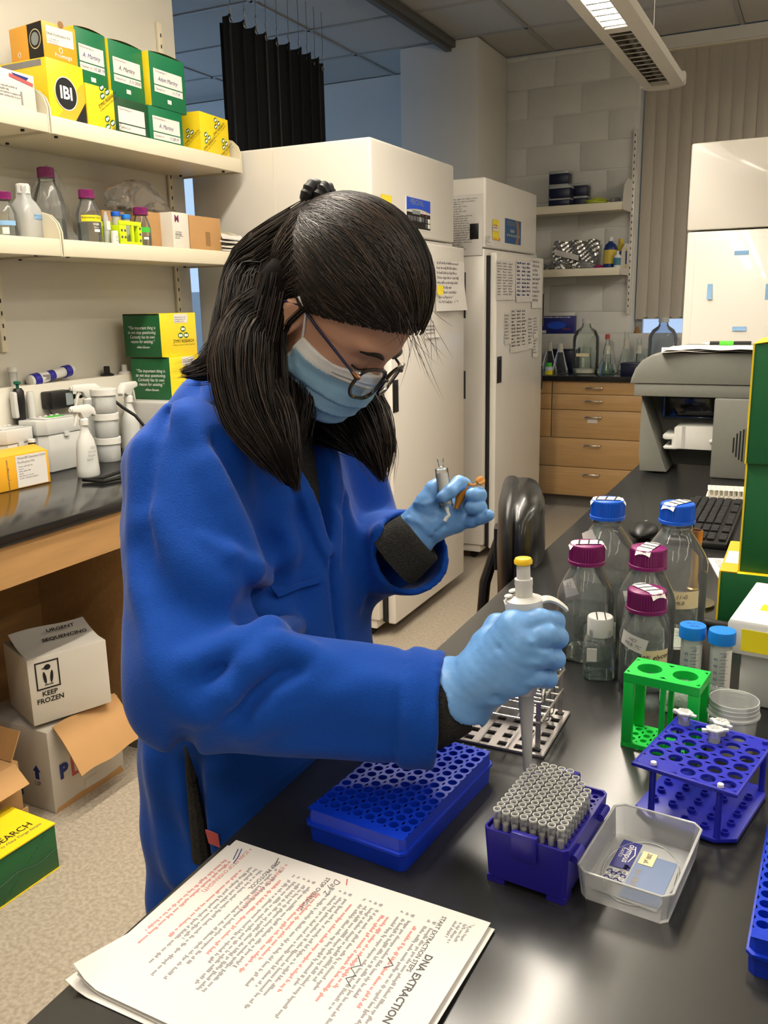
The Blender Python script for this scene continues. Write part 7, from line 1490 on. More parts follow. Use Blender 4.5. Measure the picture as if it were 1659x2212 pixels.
# ------------------------------------------------------------------ head and body
HC = np.array((-0.5539, 0.8903, 1.4349)) + np.array((0, 0.076, 0)); PIT = math.radians(45)
HS = np.array((0.0, -1.0, 0.0)); HF = np.array((math.cos(PIT), 0.0, -math.sin(PIT))); HU = np.array((math.sin(PIT), 0.0, math.cos(PIT)))
RH = np.stack([HS, HF, HU], 1)                    # columns: her right, face forward, crown
KH = 0.91
def hw(s, f, u): return HC + KH*(HS*s + HF*f + HU*u)
def hl(p): return ((p-HC.astype(np.float32)) @ RH.astype(np.float32))/KH
def head_l(q):
    m_ = q.copy(); m_[:, 0] = np.abs(m_[:, 0])
    d = s_ell(m_, (0, -0.004, 0.056), (0.082, 0.106, 0.098))
    d = smin(d, s_ell(m_, (0, 0.034, 0.0), (0.064, 0.060, 0.084)), 0.03)
    d = smin(d, s_cap(m_, (0.018, 0.02, -0.050), (0.010, 0.058, -0.074), 0.042, 0.022), 0.025)
    d = smin(d, s_ell(m_, (0.040, 0.056, -0.018), (0.022, 0.022, 0.028)), 0.02)
    d = smin(d, s_ell(m_, (0.022, 0.078, 0.040), (0.036, 0.018, 0.012)), 0.014)
    d = smin(d, s_cap(m_, (0, 0.090, 0.026), (0, 0.106, -0.010), 0.008, 0.012), 0.012)
    d = smin(d, s_ell(m_, (0.012, 0.096, -0.014), (0.009, 0.010, 0.008)), 0.006)
    d = smin(d, s_ell(m_, (0, 0.088, -0.042), (0.024, 0.009, 0.010)), 0.008)
    d = smax(d, -s_ell(m_, (0.032, 0.103, 0.018), (0.019, 0.013, 0.010)), 0.012)
    d = smin(d, s_ell(m_, (0.032, 0.0805, 0.016), (0.0155, 0.0125, 0.0115)), 0.005)
    ear = s_ell(m_, (0.080, -0.010, 0.004), (0.0085, 0.019, 0.031)); ear = smax(ear, -s_ell(m_, (0.090, -0.006, 0.006), (0.008, 0.011, 0.019)), 0.005)
    return smin(d, ear, 0.008)
NECK = ((-0.668, 0.97, 1.30), tuple(hw(0, -0.022, -0.035)))
def body(p):
    d = head_l(hl(p))*KH
    d = smin(d, s_cap(p, NECK[0], NECK[1], 0.056, 0.050), 0.03)
    d = smin(d, torso(p, -0.03), 0.02)
    d = smin(d, s_path(p, [SHR, ELR, (-0.3014, 0.8021, 1.0590)], [0.045, 0.036, 0.0245], 0.02), 0.02)
    d = smin(d, s_path(p, [SHL, ELL, (-0.4755, 1.0740, 1.1424)], [0.045, 0.036, 0.0245], 0.02), 0.02)
    return np.maximum(d, 0.80-p[:, 2])
V, F = surface_nets(body, (-0.84, 0.62, 0.78), (-0.26, 1.24, 1.60), 0.0032)
own(npmesh('body', V, F, 'skin', None, relax=1))
def hp(s, f, u): return tuple(hw(s, f, u))
def on_face(s, u, off=0.0008):
    f = 0.16
    for _ in range(80):
        v = float(head_l(np.array([[s, f, u]], np.float32))[0])
        if v < off: break
        f -= max(v*0.5, 0.0003)
    return hp(s, f, u)
for s in (-1, 1):
    br = [on_face(s*(0.014+0.042*k/6), 0.034+0.006*math.sin(k/6*PI)) for k in range(7)]; own(put('eyebrow', G().tube(br, [0.0012, 0.0026, 0.003, 0.003, 0.0026, 0.002, 0.001], 8), 'hair', None))
    ls = [on_face(s*(0.018+0.029*k/6), 0.0095-0.003*math.sin(k/6*PI)) for k in range(7)]; own(put('eyelashes', G().tube(ls, 0.0012, 6), 'hair', None))
# mask
def mask(p):
    q = hl(p); m_ = q.copy(); m_[:, 0] = np.abs(m_[:, 0]); s, f, u = m_.T
    d = s_ell(m_, (0, 0.034, -0.008), (0.065, 0.061, 0.080)); d = smin(d, s_cap(m_, (0.018, 0.02, -0.050), (0.008, 0.062, -0.070), 0.044, 0.024), 0.03)
    d = smin(d, s_cap(m_, (0, 0.084, 0.010), (0, 0.099, -0.020), 0.008, 0.011), 0.03); d = smin(d, s_ell(m_, (0, 0.076, -0.054), (0.034, 0.026, 0.036)), 0.03)
    d = d - 0.0085
    # pleats
    w_ = (u+0.03*s/0.06*0.3)
    for k, c in enumerate((-0.040, -0.062, -0.082)): d -= 0.0032*(sstep(w_, c+0.013, c)*sstep(w_, c-0.0015, c))
    d += 0.0008*np.sin(u*300+s*60)*np.exp(-((u+0.03)/0.05)**2)
    top = u - (0.010 - 0.20*s); bot = -(u + 0.093 - 0.9*np.maximum(s-0.035, 0)); side = -(f - 0.017)
    return np.maximum(np.maximum(d*KH, top), np.maximum(bot, side))
c_ = hw(0, 0.06, -0.05); V, F = surface_nets(mask, c_-0.115, c_+0.115, 0.0021)
mo = own(npmesh('face_mask', V, F, 'mask_blue', None, relax=1))
mo.data.materials.append(MATS['mask_white']); me = mo.data
pc = np.empty(len(me.polygons)*3); me.polygons.foreach_get('center', pc); q = hl(pc.reshape(-1, 3).astype(np.float32)); qs = np.abs(q[:, 0])
me.polygons.foreach_set('material_index', ((q[:, 2] > -0.006-0.20*qs) | (q[:, 1] < 0.022)).astype(np.int32))
for off in (0.010, 0.015):
    pts = []
    for k in range(13):
        s = 0.004+0.056*k/12; u = 0.010-0.20*s-off; f = 0.125
        P_ = np.array([hw(s, f, u)], np.float32); g_ = -HF
        for _ in range(60):
            v = mask(P_)[0]
            if v < 0.0006: break
            P_ = (P_ + (g_*max(v*0.6, 0.0004))).astype(np.float32)
        pts.append(tuple(P_[0]))
    own(put('stitching', G().tube(pts, 0.0006, 5), 'ink_soft', None))
own(put('ear_loop', G().tube([hp(0.071, 0.019, -0.006), hp(0.078, 0.012, 0.012), hp(0.085, 0.004, 0.030), hp(0.090, -0.012, 0.036)], 0.0016, 8), 'mask_white', None)); own(put('ear_loop', G().tube([hp(-0.071, 0.019, -0.006), hp(-0.078, 0.012, 0.012), hp(-0.085, 0.004, 0.030), hp(-0.090, -0.012, 0.036)], 0.0016, 8), 'mask_white', None))
# glasses
gl = own(put('glasses', G().tube([hp(0.006, 0.117, 0.009), hp(0.003, 0.120, 0.011), hp(-0.003, 0.120, 0.011), hp(-0.006, 0.117, 0.009)], 0.0026, 8), 'tortoise', None))
def gpart(name, g, mat):
    o = put(name, g, mat, None); o.parent = gl; return o
for s in (-1, 1):
    def rim(a, k=1.0):
        ca, sa = math.cos(a), math.sin(a); r = (abs(ca)**2.8+abs(sa)**2.8)**(-1/2.8); x = 0.0345+0.0295*k*r*ca; u = 0.004+0.0235*k*r*sa
        return hp(s*x, 0.1185-0.010*((x-0.006)/0.056)**2-0.10*u, u)
    gpart('rim', G().tube([rim(2*PI*k/36) for k in range(36)], 0.0023, 8, closed=True), 'tortoise')
    g = G(); g.rawmesh([rim(2*PI*k/36, 0.97) for k in range(36)], [tuple(range(36))]); gpart('lens', g, 'lens')
    gpart('hinge', G().tube([hp(s*0.0635, 0.109, 0.012), hp(s*0.069, 0.106, 0.013), hp(s*0.071, 0.098, 0.014)], [0.003, 0.0032, 0.002], 8), 'gold')
    gpart('temple', G().tube([hp(s*0.071, 0.100, 0.014), hp(s*0.0735, 0.07, 0.017), hp(s*0.079, 0.03, 0.022), hp(s*0.084, -0.005, 0.028), hp(s*0.084, -0.03, 0.012)], 0.0018, 8), 'dark_blue')
    gpart('nose_pad', G().ball(hp(s*0.011, 0.108, -0.002), 0.003), 'lens')

# ------------------------------------------------------------------ hair
TIE = np.array((-0.5573, 0.9650, 1.5890))
KHH = 1.0
def hl2(p): return hl(p)*(KH/KHH)
def hq(s, f, u): return tuple(HC + KHH*(HS*s+HF*f+HU*u))
def hcap(q):
    m_ = q.copy(); m_[:, 0] = np.abs(m_[:, 0]); d = s_ell(m_, (0, -0.004, 0.060), (0.082, 0.105, 0.100))
    keep = np.minimum((0.022+0.62*q[:, 1]-q[:, 2])/1.17, q[:, 1]+0.016)
    return smax(d, keep, 0.010)
LOCKS = {
 'back': ([hp(0.0, -0.08, 0.10), (-0.6308, 0.9717, 1.4963), (-0.6324, 0.9275, 1.4401), (-0.6317, 0.8879, 1.3974), (-0.6397, 0.8668, 1.3756)], [0.036, 0.048, 0.042, 0.028, 0.006]),
 'side': ([hp(0.036, -0.050, 0.04), (-0.6056, 0.8950, 1.4406), (-0.5973, 0.8568, 1.3889), (-0.5741, 0.8321, 1.3387), (-0.5435, 0.8245, 1.2963), (-0.5240, 0.8199, 1.2639)], [0.010, 0.030, 0.036, 0.030, 0.018, 0.003]),
 'lock': ([hp(0.066, -0.062, 0.02), (-0.5846, 0.8686, 1.3882), (-0.5490, 0.8430, 1.3330), (-0.5299, 0.8298, 1.2909), (-0.5153, 0.8266, 1.2515)], [0.020, 0.022, 0.020, 0.013, 0.002]),
 'nape': ([hp(0.02, -0.06, -0.01), (-0.6016, 0.9319, 1.3779), (-0.5754, 0.8967, 1.3256), (-0.5515, 0.8763, 1.2905)], [0.045, 0.040, 0.034, 0.012]),
 'far': ([hp(-0.06, -0.03, 0.02), (-0.5791, 1.0504, 1.3509), (-0.5403, 1.0414, 1.3094), (-0.5150, 1.0261, 1.2693), (-0.5005, 1.0167, 1.2284)], [0.045, 0.042, 0.032, 0.022, 0.003]),
 'far2': ([hp(-0.03, -0.05, -0.03), (-0.5912, 1.0127, 1.3172), (-0.5690, 1.0116, 1.2935), (-0.5291, 1.0169, 1.2607)], [0.045, 0.030, 0.022, 0.004]),
 'tips': ([(-0.6295, 0.9232, 1.4402), (-0.6422, 0.8842, 1.4030), (-0.6538, 0.8567, 1.3855), (-0.6773, 0.8381, 1.3806)], [0.036, 0.024, 0.012, 0.002]),
}
def hair_sd(p):
    q = hl2(p); d = hcap(q)*KHH
    for k, (pts, rs) in LOCKS.items(): d = smin(d, s_path(p, pts, [r*0.86 for r in rs], 0.02), 0.018)
    return d
V, F = surface_nets(hair_sd, (-0.86, 0.76, 1.17), (-0.38, 1.20, 1.64), 0.0036)
HR = own(npmesh('hair', V, F, 'hair_base', None, relax=2))
class Strands:
    def __init__(s): s.V = []; s.F = []; s.n = 0
    def add(s, P, r, n=3):
        P = np.asarray(P, float); t = np.gradient(P, axis=0); t /= np.linalg.norm(t, axis=1)[:, None]+1e-9
        u = np.cross(t, np.array((0.31, 0.17, 0.93))); u /= np.linalg.norm(u, axis=1)[:, None]+1e-9; w_ = np.cross(t, u); m = len(P)
        rr_ = r*np.clip(np.minimum(1.0, (np.arange(m)[::-1]+0.25)/3.0), 0.15, 1)
        a = np.arange(n)*2*PI/n; R_ = P[:, None, :] + rr_[:, None, None]*(np.cos(a)[None, :, None]*u[:, None, :]+np.sin(a)[None, :, None]*w_[:, None, :])
        s.V.append(R_.reshape(-1, 3)); i, k = np.meshgrid(np.arange(m-1), np.arange(n), indexing='ij'); i = i.ravel(); k = k.ravel(); l = (k+1) % n
        s.F.append(np.stack([i*n+k, i*n+l, (i+1)*n+l, (i+1)*n+k], 1)+s.n); s.n += m*n
    def build(s, name, mat):
        o = npmesh(name, np.concatenate(s.V), np.concatenate(s.F), mat, None); o.parent = HR; o['kind'] = 'stuff'; return o
def smooth_path(pts, n):
    pts = np.array(pts, float); m = len(pts); x = np.linspace(0, m-1, n); out = np.zeros((n, 3))
    ext = np.vstack([2*pts[0]-pts[1], pts, 2*pts[-1]-pts[-2]])
    for j, t in enumerate(x):
        i = min(int(t), m-2); u = t-i; p0, p1, p2, p3 = ext[i:i+4]
        out[j] = 0.5*((2*p1)+(-p0+p2)*u+(2*p0-5*p1+4*p2-p3)*u*u+(-p0+3*p1-3*p2+p3)*u**3)
    return out
st = Strands(); sf = Strands()
cnt = {'back': 640, 'side': 800, 'lock': 340, 'nape': 260, 'far': 560, 'far2': 220, 'tips': 380}
for k, (pts, rs) in LOCKS.items():
    N_ = 16; C_ = smooth_path(pts, N_); R_ = np.interp(np.linspace(0, len(rs)-1, N_), np.arange(len(rs)), rs)
    t = np.gradient(C_, axis=0); t /= np.linalg.norm(t, axis=1)[:, None]; u = np.cross(t, np.array((0.0, 1.0, 0.0))); u /= np.linalg.norm(u, axis=1)[:, None]; w_ = np.cross(t, u)
    for i in range(cnt[k]):
        a = rng.uniform(0, 2*PI); rho = rng.uniform(0.84, 1.10); tw = rng.normal(0, 0.35); i0 = rng.integers(0, 4); e = N_ - rng.integers(0, 6)
        aa = a + tw*np.linspace(0, 1, N_); sp = 1+0.22*np.linspace(0, 1, N_)**3*abs(rng.normal()); wob = rng.normal(0, 0.0015, 3)*np.sin(np.linspace(0, rng.uniform(3, 9), N_))[:, None]
        P = C_ + ((R_+0.001)*rho*sp)[:, None]*(np.cos(aa)[:, None]*u+np.sin(aa)[:, None]*w_) + wob
        (st if rng.random() < 0.75 else sf).add(P[i0:e], rng.uniform(0.0004, 0.0009))
# combed crown: from the hairline back to the tie
tie_l = ((TIE-HC) @ RH)/KHH; ec = np.array((0, -0.004, 0.060)); er = np.array((0.082, 0.105, 0.100))
def on_cap(d, k): d = d/np.linalg.norm(d); return ec + d*k/np.sqrt(((d/er)**2).sum())
eb = np.array((0.086, -0.022, 0.040))
for i in range(3000):
    sd = 1 if rng.random() < 0.8 else -1; a_ = rng.random()**0.8; mid = rng.random() < 0.45
    f = 0.102*math.cos(a_*PI/2)**0.8; s = 0.086*math.sin(a_*PI/2); st_ = np.array((s, f, 0.024+0.62*f+rng.uniform(-0.009, 0.008)))
    if mid: st_ = st_ + (np.array((0.0, 0.03, 0.16))-st_)*rng.random()*0.75
    b_ = np.clip(a_**0.8 + rng.normal(0, 0.10), 0, 1)*(0.55 if mid else 1.0); a = st_-ec; b = tie_l*(1-b_)+eb*b_-ec; a /= np.linalg.norm(a); b /= np.linalg.norm(b)
    om = math.acos(np.clip(a @ b, -1, 1)); P = []; lift = rng.uniform(1.0, 1.03); sag = rng.uniform(-0.05, 0.12)
    for t in np.linspace(0, 1, 16):
        d = (math.sin((1-t)*om)*a + math.sin(t*om)*b)/max(math.sin(om), 1e-4) + np.array((0.0, -0.5, -0.3))*sag*math.sin(PI*t)
        q_ = on_cap(d, lift+0.004*math.sin(t*7+i)); q_[0] *= sd; P.append(HC + KHH*(RH @ q_))
    (st if rng.random() < 0.7 else sf).add(np.array(P), rng.uniform(0.0004, 0.0008))
for i in range(600):
    b0 = rng.random(); q0 = tie_l*(1-b0)+eb*b0; q1 = np.array((0.086*(0.35+0.6*b0)*rng.uniform(0.8, 1.05), -0.075+0.02*b0+rng.normal(0, 0.01), -0.01-0.03*rng.random())); a = q0+np.array((0, 0.012, 0))-ec; b = q1-ec; a = a/np.linalg.norm(a); b = b/np.linalg.norm(b); om = math.acos(np.clip(a @ b, -1, 1)); lift = rng.uniform(0.99, 1.035)
    P = [HC + KHH*(RH @ on_cap((math.sin((1-t)*om)*a + math.sin(t*om)*b)/max(math.sin(om), 1e-4), lift+0.005*math.sin(5*t+i))) for t in np.linspace(0, 1, 14)]
    (st if rng.random() < 0.75 else sf).add(np.array(P), rng.uniform(0.0004, 0.0008))
for i in range(700):   # from the tie and crown down into the hair at the back
    a_ = rng.uniform(-0.9, 1.1); p1 = np.array((0.086*math.sin(a_), -0.03-0.07*math.cos(a_), rng.uniform(-0.01, 0.05))); a = tie_l-ec; b = p1-ec; a = a/np.linalg.norm(a); b = b/np.linalg.norm(b); om = math.acos(np.clip(a @ b, -1, 1)); lift = rng.uniform(0.99, 1.03)
    P = [HC + KHH*(RH @ on_cap((math.sin((1-t)*om)*a + math.sin(t*om)*b)/max(math.sin(om), 1e-4), lift+0.005*math.sin(5*t+i))) for t in np.linspace(0, 1, 14)]
    (st if rng.random() < 0.75 else sf).add(np.array(P), rng.uniform(0.0004, 0.0008))
# loose wisps round the forehead and at the back
for i in range(30):
    f = rng.uniform(0.085, 0.105); s = rng.uniform(-0.05, 0.06); p0 = hw(s, f, 0.085+rng.uniform(-0.01, 0.03)); L_ = rng.uniform(0.015, 0.055); dr = HF*rng.uniform(0.1, 0.9)+np.array((0, 0, -1.0))*rng.uniform(0.4, 1.0)+rng.normal(0, 0.25, 3); T = np.linspace(0, 1, 10)[:, None]
    sf.add(p0 + dr*L_*T + np.array((rng.normal(0, 0.012), rng.normal(0, 0.012), -0.02*rng.random()))*T**2, 0.00032)
for i in range(130):
    k = ('far', 'side', 'tips', 'back')[i % 4]; pts, rs = LOCKS[k]; C_ = smooth_path(pts, 12); o = rng.normal(0, 1, 3); o /= np.linalg.norm(o); P = C_ + o*np.interp(np.linspace(0, len(rs)-1, 12), np.arange(len(rs)), rs)[:, None]*rng.uniform(1.0, 1.25) + o*0.012*np.linspace(0, 1, 12)[:, None]**2; sf.add(P[rng.integers(0, 4):], 0.00032)
for i in range(22):   # thin lock hanging in front of the ear
    P = smooth_path([hp(0.086, 0.004, 0.03), hp(0.086, 0.002, -0.01), (-0.5461, 0.8634, 1.3838), (-0.5398, 0.8528, 1.3533), (-0.5419, 0.8464, 1.3329)], 12) + rng.normal(0, 0.0022, 3); st.add(P, 0.0006)
st.build('hair_strands', 'hair'); sf.build('fine_strands', 'hair_fine')
_tl = TIE-(HC+KHH*(RH @ ec)); TIE2 = HC+KHH*(RH @ on_cap(RH.T @ _tl, 1.045)); tx = Vector(TIE2); ax1 = Vector((-0.80, -0.35, 0.30)).normalized(); e1 = Vector(HS); e2 = ax1.cross(e1)
for k in (-1, 1): own(put('hair_tie', G().tube([tx + ax1*0.0065*k + (e1*math.cos(a*PI/12)*0.0125+e2*math.sin(a*PI/12)*0.0125)*(1+0.12*math.sin(3*a+k)) for a in range(24)], 0.0085, 12, closed=True), 'black_rubber', None))
own(put('hair_bun', G().ball(tuple(tx - ax1*0.002), 0.014, 0.014, 0.014), 'hair', None))

# ------------------------------------------------------------------ trousers and shoes (behind the bench)
for s in (-1, 1):
    y = 0.97+s*0.085
    own(put('trouser_leg', G().lathe([(0.088, 0.82), (0.085, 0.6), (0.07, 0.45), (0.062, 0.25), (0.055, 0.07), (0.0, 0.07)], 24, c=(-0.67, y, 0)), 'trouser', None))
    own(put('shoe', G().prism([(-0.74, y-0.035), (-0.62, y-0.042), (-0.53, y-0.045), (-0.50, y-0.02), (-0.50, y+0.02), (-0.53, y+0.045), (-0.62, y+0.042), (-0.74, y+0.035)], 0.0, 0.075, 'xy', 0.018), 'black_rubber', None))

# ------------------------------------------------------------------ gloved hands
def finger(p, pts, rs, k=0.004): return s_path(p, pts, rs, k)
RW = (-0.3059, 0.8002, 1.0559)
R_MCP = [(-0.2519, 0.7985, 1.1397), (-0.2421, 0.7923, 1.1238), (-0.2432, 0.7878, 1.1046), (-0.2496, 0.7875, 1.0848)]
R_F = [
 ([R_MCP[0], (-0.2270, 0.8068, 1.1463), (-0.2187, 0.8304, 1.1379), (-0.2310, 0.8563, 1.1288), (-0.2481, 0.8538, 1.1251)], [0.0125, 0.0115, 0.0108, 0.0095, 0.0085]),
 ([R_MCP[1], (-0.2190, 0.7996, 1.1344), (-0.2134, 0.8246, 1.1233), (-0.2270, 0.8507, 1.1087), (-0.2464, 0.8493, 1.1051)], [0.0128, 0.0118, 0.0108, 0.0098, 0.0088]),
 ([R_MCP[2], (-0.2211, 0.7953, 1.1133), (-0.2141, 0.8187, 1.1024), (-0.2264, 0.8434, 1.0888), (-0.2442, 0.8431, 1.0859)], [0.0122, 0.0112, 0.0104, 0.0095, 0.0085]),
 ([R_MCP[3], (-0.2267, 0.7936, 1.0913), (-0.2194, 0.8153, 1.0818), (-0.2295, 0.8349, 1.0709), (-0.2434, 0.8346, 1.0696)], [0.0112, 0.0102, 0.0094, 0.0085, 0.0078]),
]
R_TH = ([(-0.2873, 0.7982, 1.0875), (-0.2852, 0.8131, 1.1093), (-0.2803, 0.8340, 1.1231), (-0.2702, 0.8496, 1.1244)], [0.019, 0.0145, 0.0118, 0.0095])
WR_R = [([(-0.2738, 0.7942, 1.1340), (-0.2513, 0.7850, 1.1309), (-0.2272, 0.7832, 1.1314)], 0.0014, 0.0028), ([(-0.2741, 0.7817, 1.1088), (-0.2476, 0.7751, 1.0952), (-0.2265, 0.7835, 1.0876)], 0.0014, 0.0028), ([(-0.2603, 0.7766, 1.1155), (-0.2434, 0.7759, 1.1161), (-0.2194, 0.7815, 1.1102)], 0.0012, 0.0026), ([(-0.2936, 0.7878, 1.1032), (-0.2791, 0.7821, 1.0978), (-0.2722, 0.7767, 1.0862)], 0.0016, 0.003), ([(-0.2785, 0.7872, 1.1159), (-0.2556, 0.7771, 1.1087), (-0.2265, 0.7827, 1.1017)], 0.0016, 0.004), ([(-0.2842, 0.7827, 1.0967), (-0.2569, 0.7747, 1.0848), (-0.2313, 0.7848, 1.0753)], 0.0018, 0.004), ([(-0.2882, 0.7801, 1.0769), (-0.2661, 0.7738, 1.0636), (-0.2450, 0.7834, 1.0608)], 0.0016, 0.004), ([(-0.2562, 0.7853, 1.1324), (-0.2359, 0.7816, 1.1239), (-0.2142, 0.7868, 1.1206)], 0.0014, 0.003), ([(-0.2588, 0.7790, 1.1221), (-0.2386, 0.7759, 1.1072), (-0.2174, 0.7838, 1.0979)], -0.0015, 0.004), ([(-0.2939, 0.7820, 1.0903), (-0.2747, 0.7770, 1.0832), (-0.2615, 0.7743, 1.0742)], -0.0018, 0.004)]
def glove_r(p):
    d = s_cap(p, (-0.3129, 0.7984, 1.0532), (-0.2910, 0.8017, 1.0684), 0.036, 0.031)
    for m_, r in zip(R_MCP, (0.0165, 0.0175, 0.0170, 0.0155)): d = smin(d, s_cap(p, (-0.2844, 0.7972, 1.0782), m_, 0.024, r), 0.014)
    d = smin(d, s_path(p, R_TH[0], R_TH[1], 0.008), 0.012)
    hand = d; fs = [finger(p, a, b) for a, b in R_F]; f = fs[0]
    for q in fs[1:]: f = smin(f, q, 0.0022)
    d = smin(hand, f, 0.006)
    for pts, am, wd in WR_R: d -= 1.5*am*np.exp(-(d_poly(p, pts)/wd)**2)
    d += 0.00022*np.sin(p[:, 0]*420+p[:, 2]*260)*np.sin(p[:, 2]*300-p[:, 0]*90) 
    cutd = cut_end(p, (-0.2667, 0.8037, 1.0914), (-0.3073, 0.8013, 1.0583)); edge = 0.004*np.sin(np.arctan2(p[:, 2]-1.06, p[:, 1]-0.80)*5)
    d -= 0.007*sstep(cutd, -0.024, 0.0); d = np.maximum(d, cutd+edge)
    return np.maximum(d, np.where(cutd > -0.03, -s_cap(p, (-0.3248, 0.7951, 1.0456), (-0.2958, 0.8007, 1.0648), 0.0315, 0.0275), -1))
c_ = np.mean(np.array(R_MCP), 0); V, F = surface_nets(glove_r, c_-np.array((0.115, 0.09, 0.10)), c_+np.array((0.085, 0.09, 0.09)), 0.0017)
own(npmesh('glove', V, F, 'glove', None, relax=1))
L_PALM = (-0.4594, 1.0855, 1.1649)
L_MCP = [(-0.4403, 1.1187, 1.1856), (-0.4324, 1.1199, 1.1754), (-0.4294, 1.1122, 1.1667), (-0.4319, 1.1008, 1.1586)]
L_F = [
 ([L_MCP[0], (-0.4268, 1.1178, 1.2092), (-0.4237, 1.0938, 1.2166), (-0.4282, 1.0713, 1.2092), (-0.4350, 1.0618, 1.2031)], [0.0115, 0.0105, 0.0102, 0.0092, 0.0082]),
 ([L_MCP[1], (-0.4082, 1.1209, 1.1904), (-0.3999, 1.1056, 1.1994), (-0.4031, 1.0888, 1.2025)], [0.0118, 0.0108, 0.0106, 0.0100]),
 ([L_MCP[2], (-0.4069, 1.1103, 1.1783), (-0.3968, 1.1007, 1.1838), (-0.4036, 1.0866, 1.1863)], [0.0112, 0.0104, 0.0100, 0.0095]),
 ([L_MCP[3], (-0.4071, 1.0999, 1.1650), (-0.3934, 1.0989, 1.1703), (-0.3826, 1.0984, 1.1746)], [0.0108, 0.0098, 0.0090, 0.0078]),
]
L_TH = ([(-0.4743, 1.0718, 1.1667), (-0.4634, 1.0744, 1.1911), (-0.4557, 1.0825, 1.2075), (-0.4503, 1.0893, 1.2143)], [0.019, 0.0140, 0.0118, 0.0098])
WR_L = [([(-0.4822, 1.0510, 1.1721), (-0.4644, 1.0494, 1.1676), (-0.4509, 1.0571, 1.1541)], 0.0018, 0.004), ([(-0.4776, 1.0565, 1.1841), (-0.4590, 1.0528, 1.1788), (-0.4440, 1.0652, 1.1722)], -0.0018, 0.004), ([(-0.4677, 1.0562, 1.1430), (-0.4512, 1.0578, 1.1572), (-0.4468, 1.0639, 1.1723)], 0.0018, 0.004), ([(-0.4566, 1.0622, 1.1406), (-0.4473, 1.0614, 1.1547), (-0.4363, 1.0709, 1.1619)], -0.0016, 0.004), ([(-0.4763, 1.0616, 1.1928), (-0.4609, 1.0575, 1.1917), (-0.4499, 1.0636, 1.1945)], 0.0014, 0.003)]
def glove_l(p):
    d = s_cap(p, (-0.4860, 1.0707, 1.1408), (-0.4721, 1.0778, 1.1550), 0.034, 0.030)
    for m_, r in zip(L_MCP, (0.0150, 0.0155, 0.0150, 0.0140)): d = smin(d, s_cap(p, L_PALM, m_, 0.024, r), 0.012)
    d = smin(d, s_path(p, L_TH[0], L_TH[1], 0.008), 0.010)
    fs = [finger(p, a, b) for a, b in L_F]; f = fs[0]
    for q in fs[1:]: f = smin(f, q, 0.002)
    d = smin(d, f, 0.005)
    for pts, am, wd in WR_L: d -= 1.5*am*np.exp(-(d_poly(p, pts)/wd)**2)
    d += 0.00022*np.sin(p[:, 0]*420+p[:, 2]*260)*np.sin(p[:, 2]*300-p[:, 0]*90)
    cutd = cut_end(p, (-0.4564, 1.0868, 1.1727), (-0.4829, 1.0717, 1.1389)); return np.maximum(d, cutd+0.003*np.sin(np.arctan2(p[:, 2]-1.15, p[:, 1]-1.06)*5))
c_ = np.mean(np.array(L_MCP), 0); V, F = surface_nets(glove_l, c_-np.array((0.10, 0.08, 0.08)), c_+np.array((0.085, 0.07, 0.07)), 0.0017)
own(npmesh('glove', V, F, 'glove', None, relax=1))

# ------------------------------------------------------------------ what the hands hold
M('pip_body', (214, 212, 206), 0.38, noise=0.02); M('pip_yellow', (250, 204, 40), 0.4, noise=0.03); M('pip_shaft', (178, 178, 178), 0.35, noise=0.03)
pb = Vector((-0.2399, 0.8192, 0.9699)); ptp = Vector((-0.2497, 0.8219, 1.2029)); axis = (ptp-pb); Lp = axis.length
rotm = axis.to_track_quat('Z', 'Y').to_matrix().to_4x4()
pi_ = thing('pipette', 'grey pipette with yellow plunger button held over the tip box', 'pipette', pb); pi_.rotation_euler = rotm.to_euler()
put('shaft', G().lathe([(0, 0), (0.0042, 0), (0.0046, 0.01), (0.0062, 0.05), (0.0072, 0.066), (0.0078, 0.07), (0.0082, 0.088), (0.011, 0.092)], 24), 'pip_shaft', pi_)
put('handle', G().lathe([(0.010, 0.090), (0.013, 0.10), (0.0140, 0.13), (0.0150, 0.165), (0.0155, 0.168), (0.0175, 0.170), (0.0185, 0.176), (0.0185, 0.192), (0.013, 0.1945), (0.0085, 0.195)], 28, sx=1.1), 'pip_body', pi_)
put('volume_window', G().lathe([(0.0158, 0.150), (0.0158, 0.166)], 28, sx=1.1), 'pip_yellow', pi_)
put('neck', G().lathe([(0.0088, 0.194), (0.0088, 0.206), (0.0092, 0.207), (0.0092, 0.213), (0.0070, 0.2135), (0.0068, 0.228)], 24), 'pip_body', pi_)
put('button', G().lathe([(0.0070, 0.2275), (0.0092, 0.229), (0.0094, 0.232), (0.0080, 0.2345), (0, 0.2355)], 24), 'pip_yellow', pi_)
hv = rotm.to_3x3().inverted() @ Vector((0.9, 0.43, 0)); hv.z = 0; hv.normalize(); hn = Vector((-hv.y, hv.x, 0))
def hook(a, b):
    t = a; w_ = (b-0.5)*2*(0.0095-0.0045*t); r = 0.008+0.036*t; z = 0.190+0.005*math.sin(t*PI*0.75)-0.016*max(0, t-0.35)**1.6*1.6
    return tuple(hv*r + hn*w_ + Vector((0, 0, z-0.0025*(2*b-1)**2)))
put('finger_hook', G().grid(hook, 14, 6).solidify(0.003), 'pip_body', pi_, angle=60)
put('head_plate', G().grid(lambda a, b: tuple(-hv*(0.004+0.016*a) + hn*(b-0.5)*0.024*(1-0.4*a*a) + Vector((0, 0, 0.192-0.003*a))), 8, 6).solidify(0.006), 'pip_body', pi_, angle=60)
put('ejector', G().ball(tuple(-hv*0.010+hn*0.006+Vector((0, 0, 0.199))), 0.006, 0.004, 0.002), 'white_plastic', pi_); put('ejector', G().ball(tuple(-hv*0.016+hn*-0.002+Vector((0, 0, 0.196))), 0.005, 0.004, 0.002), 'white_plastic', pi_)
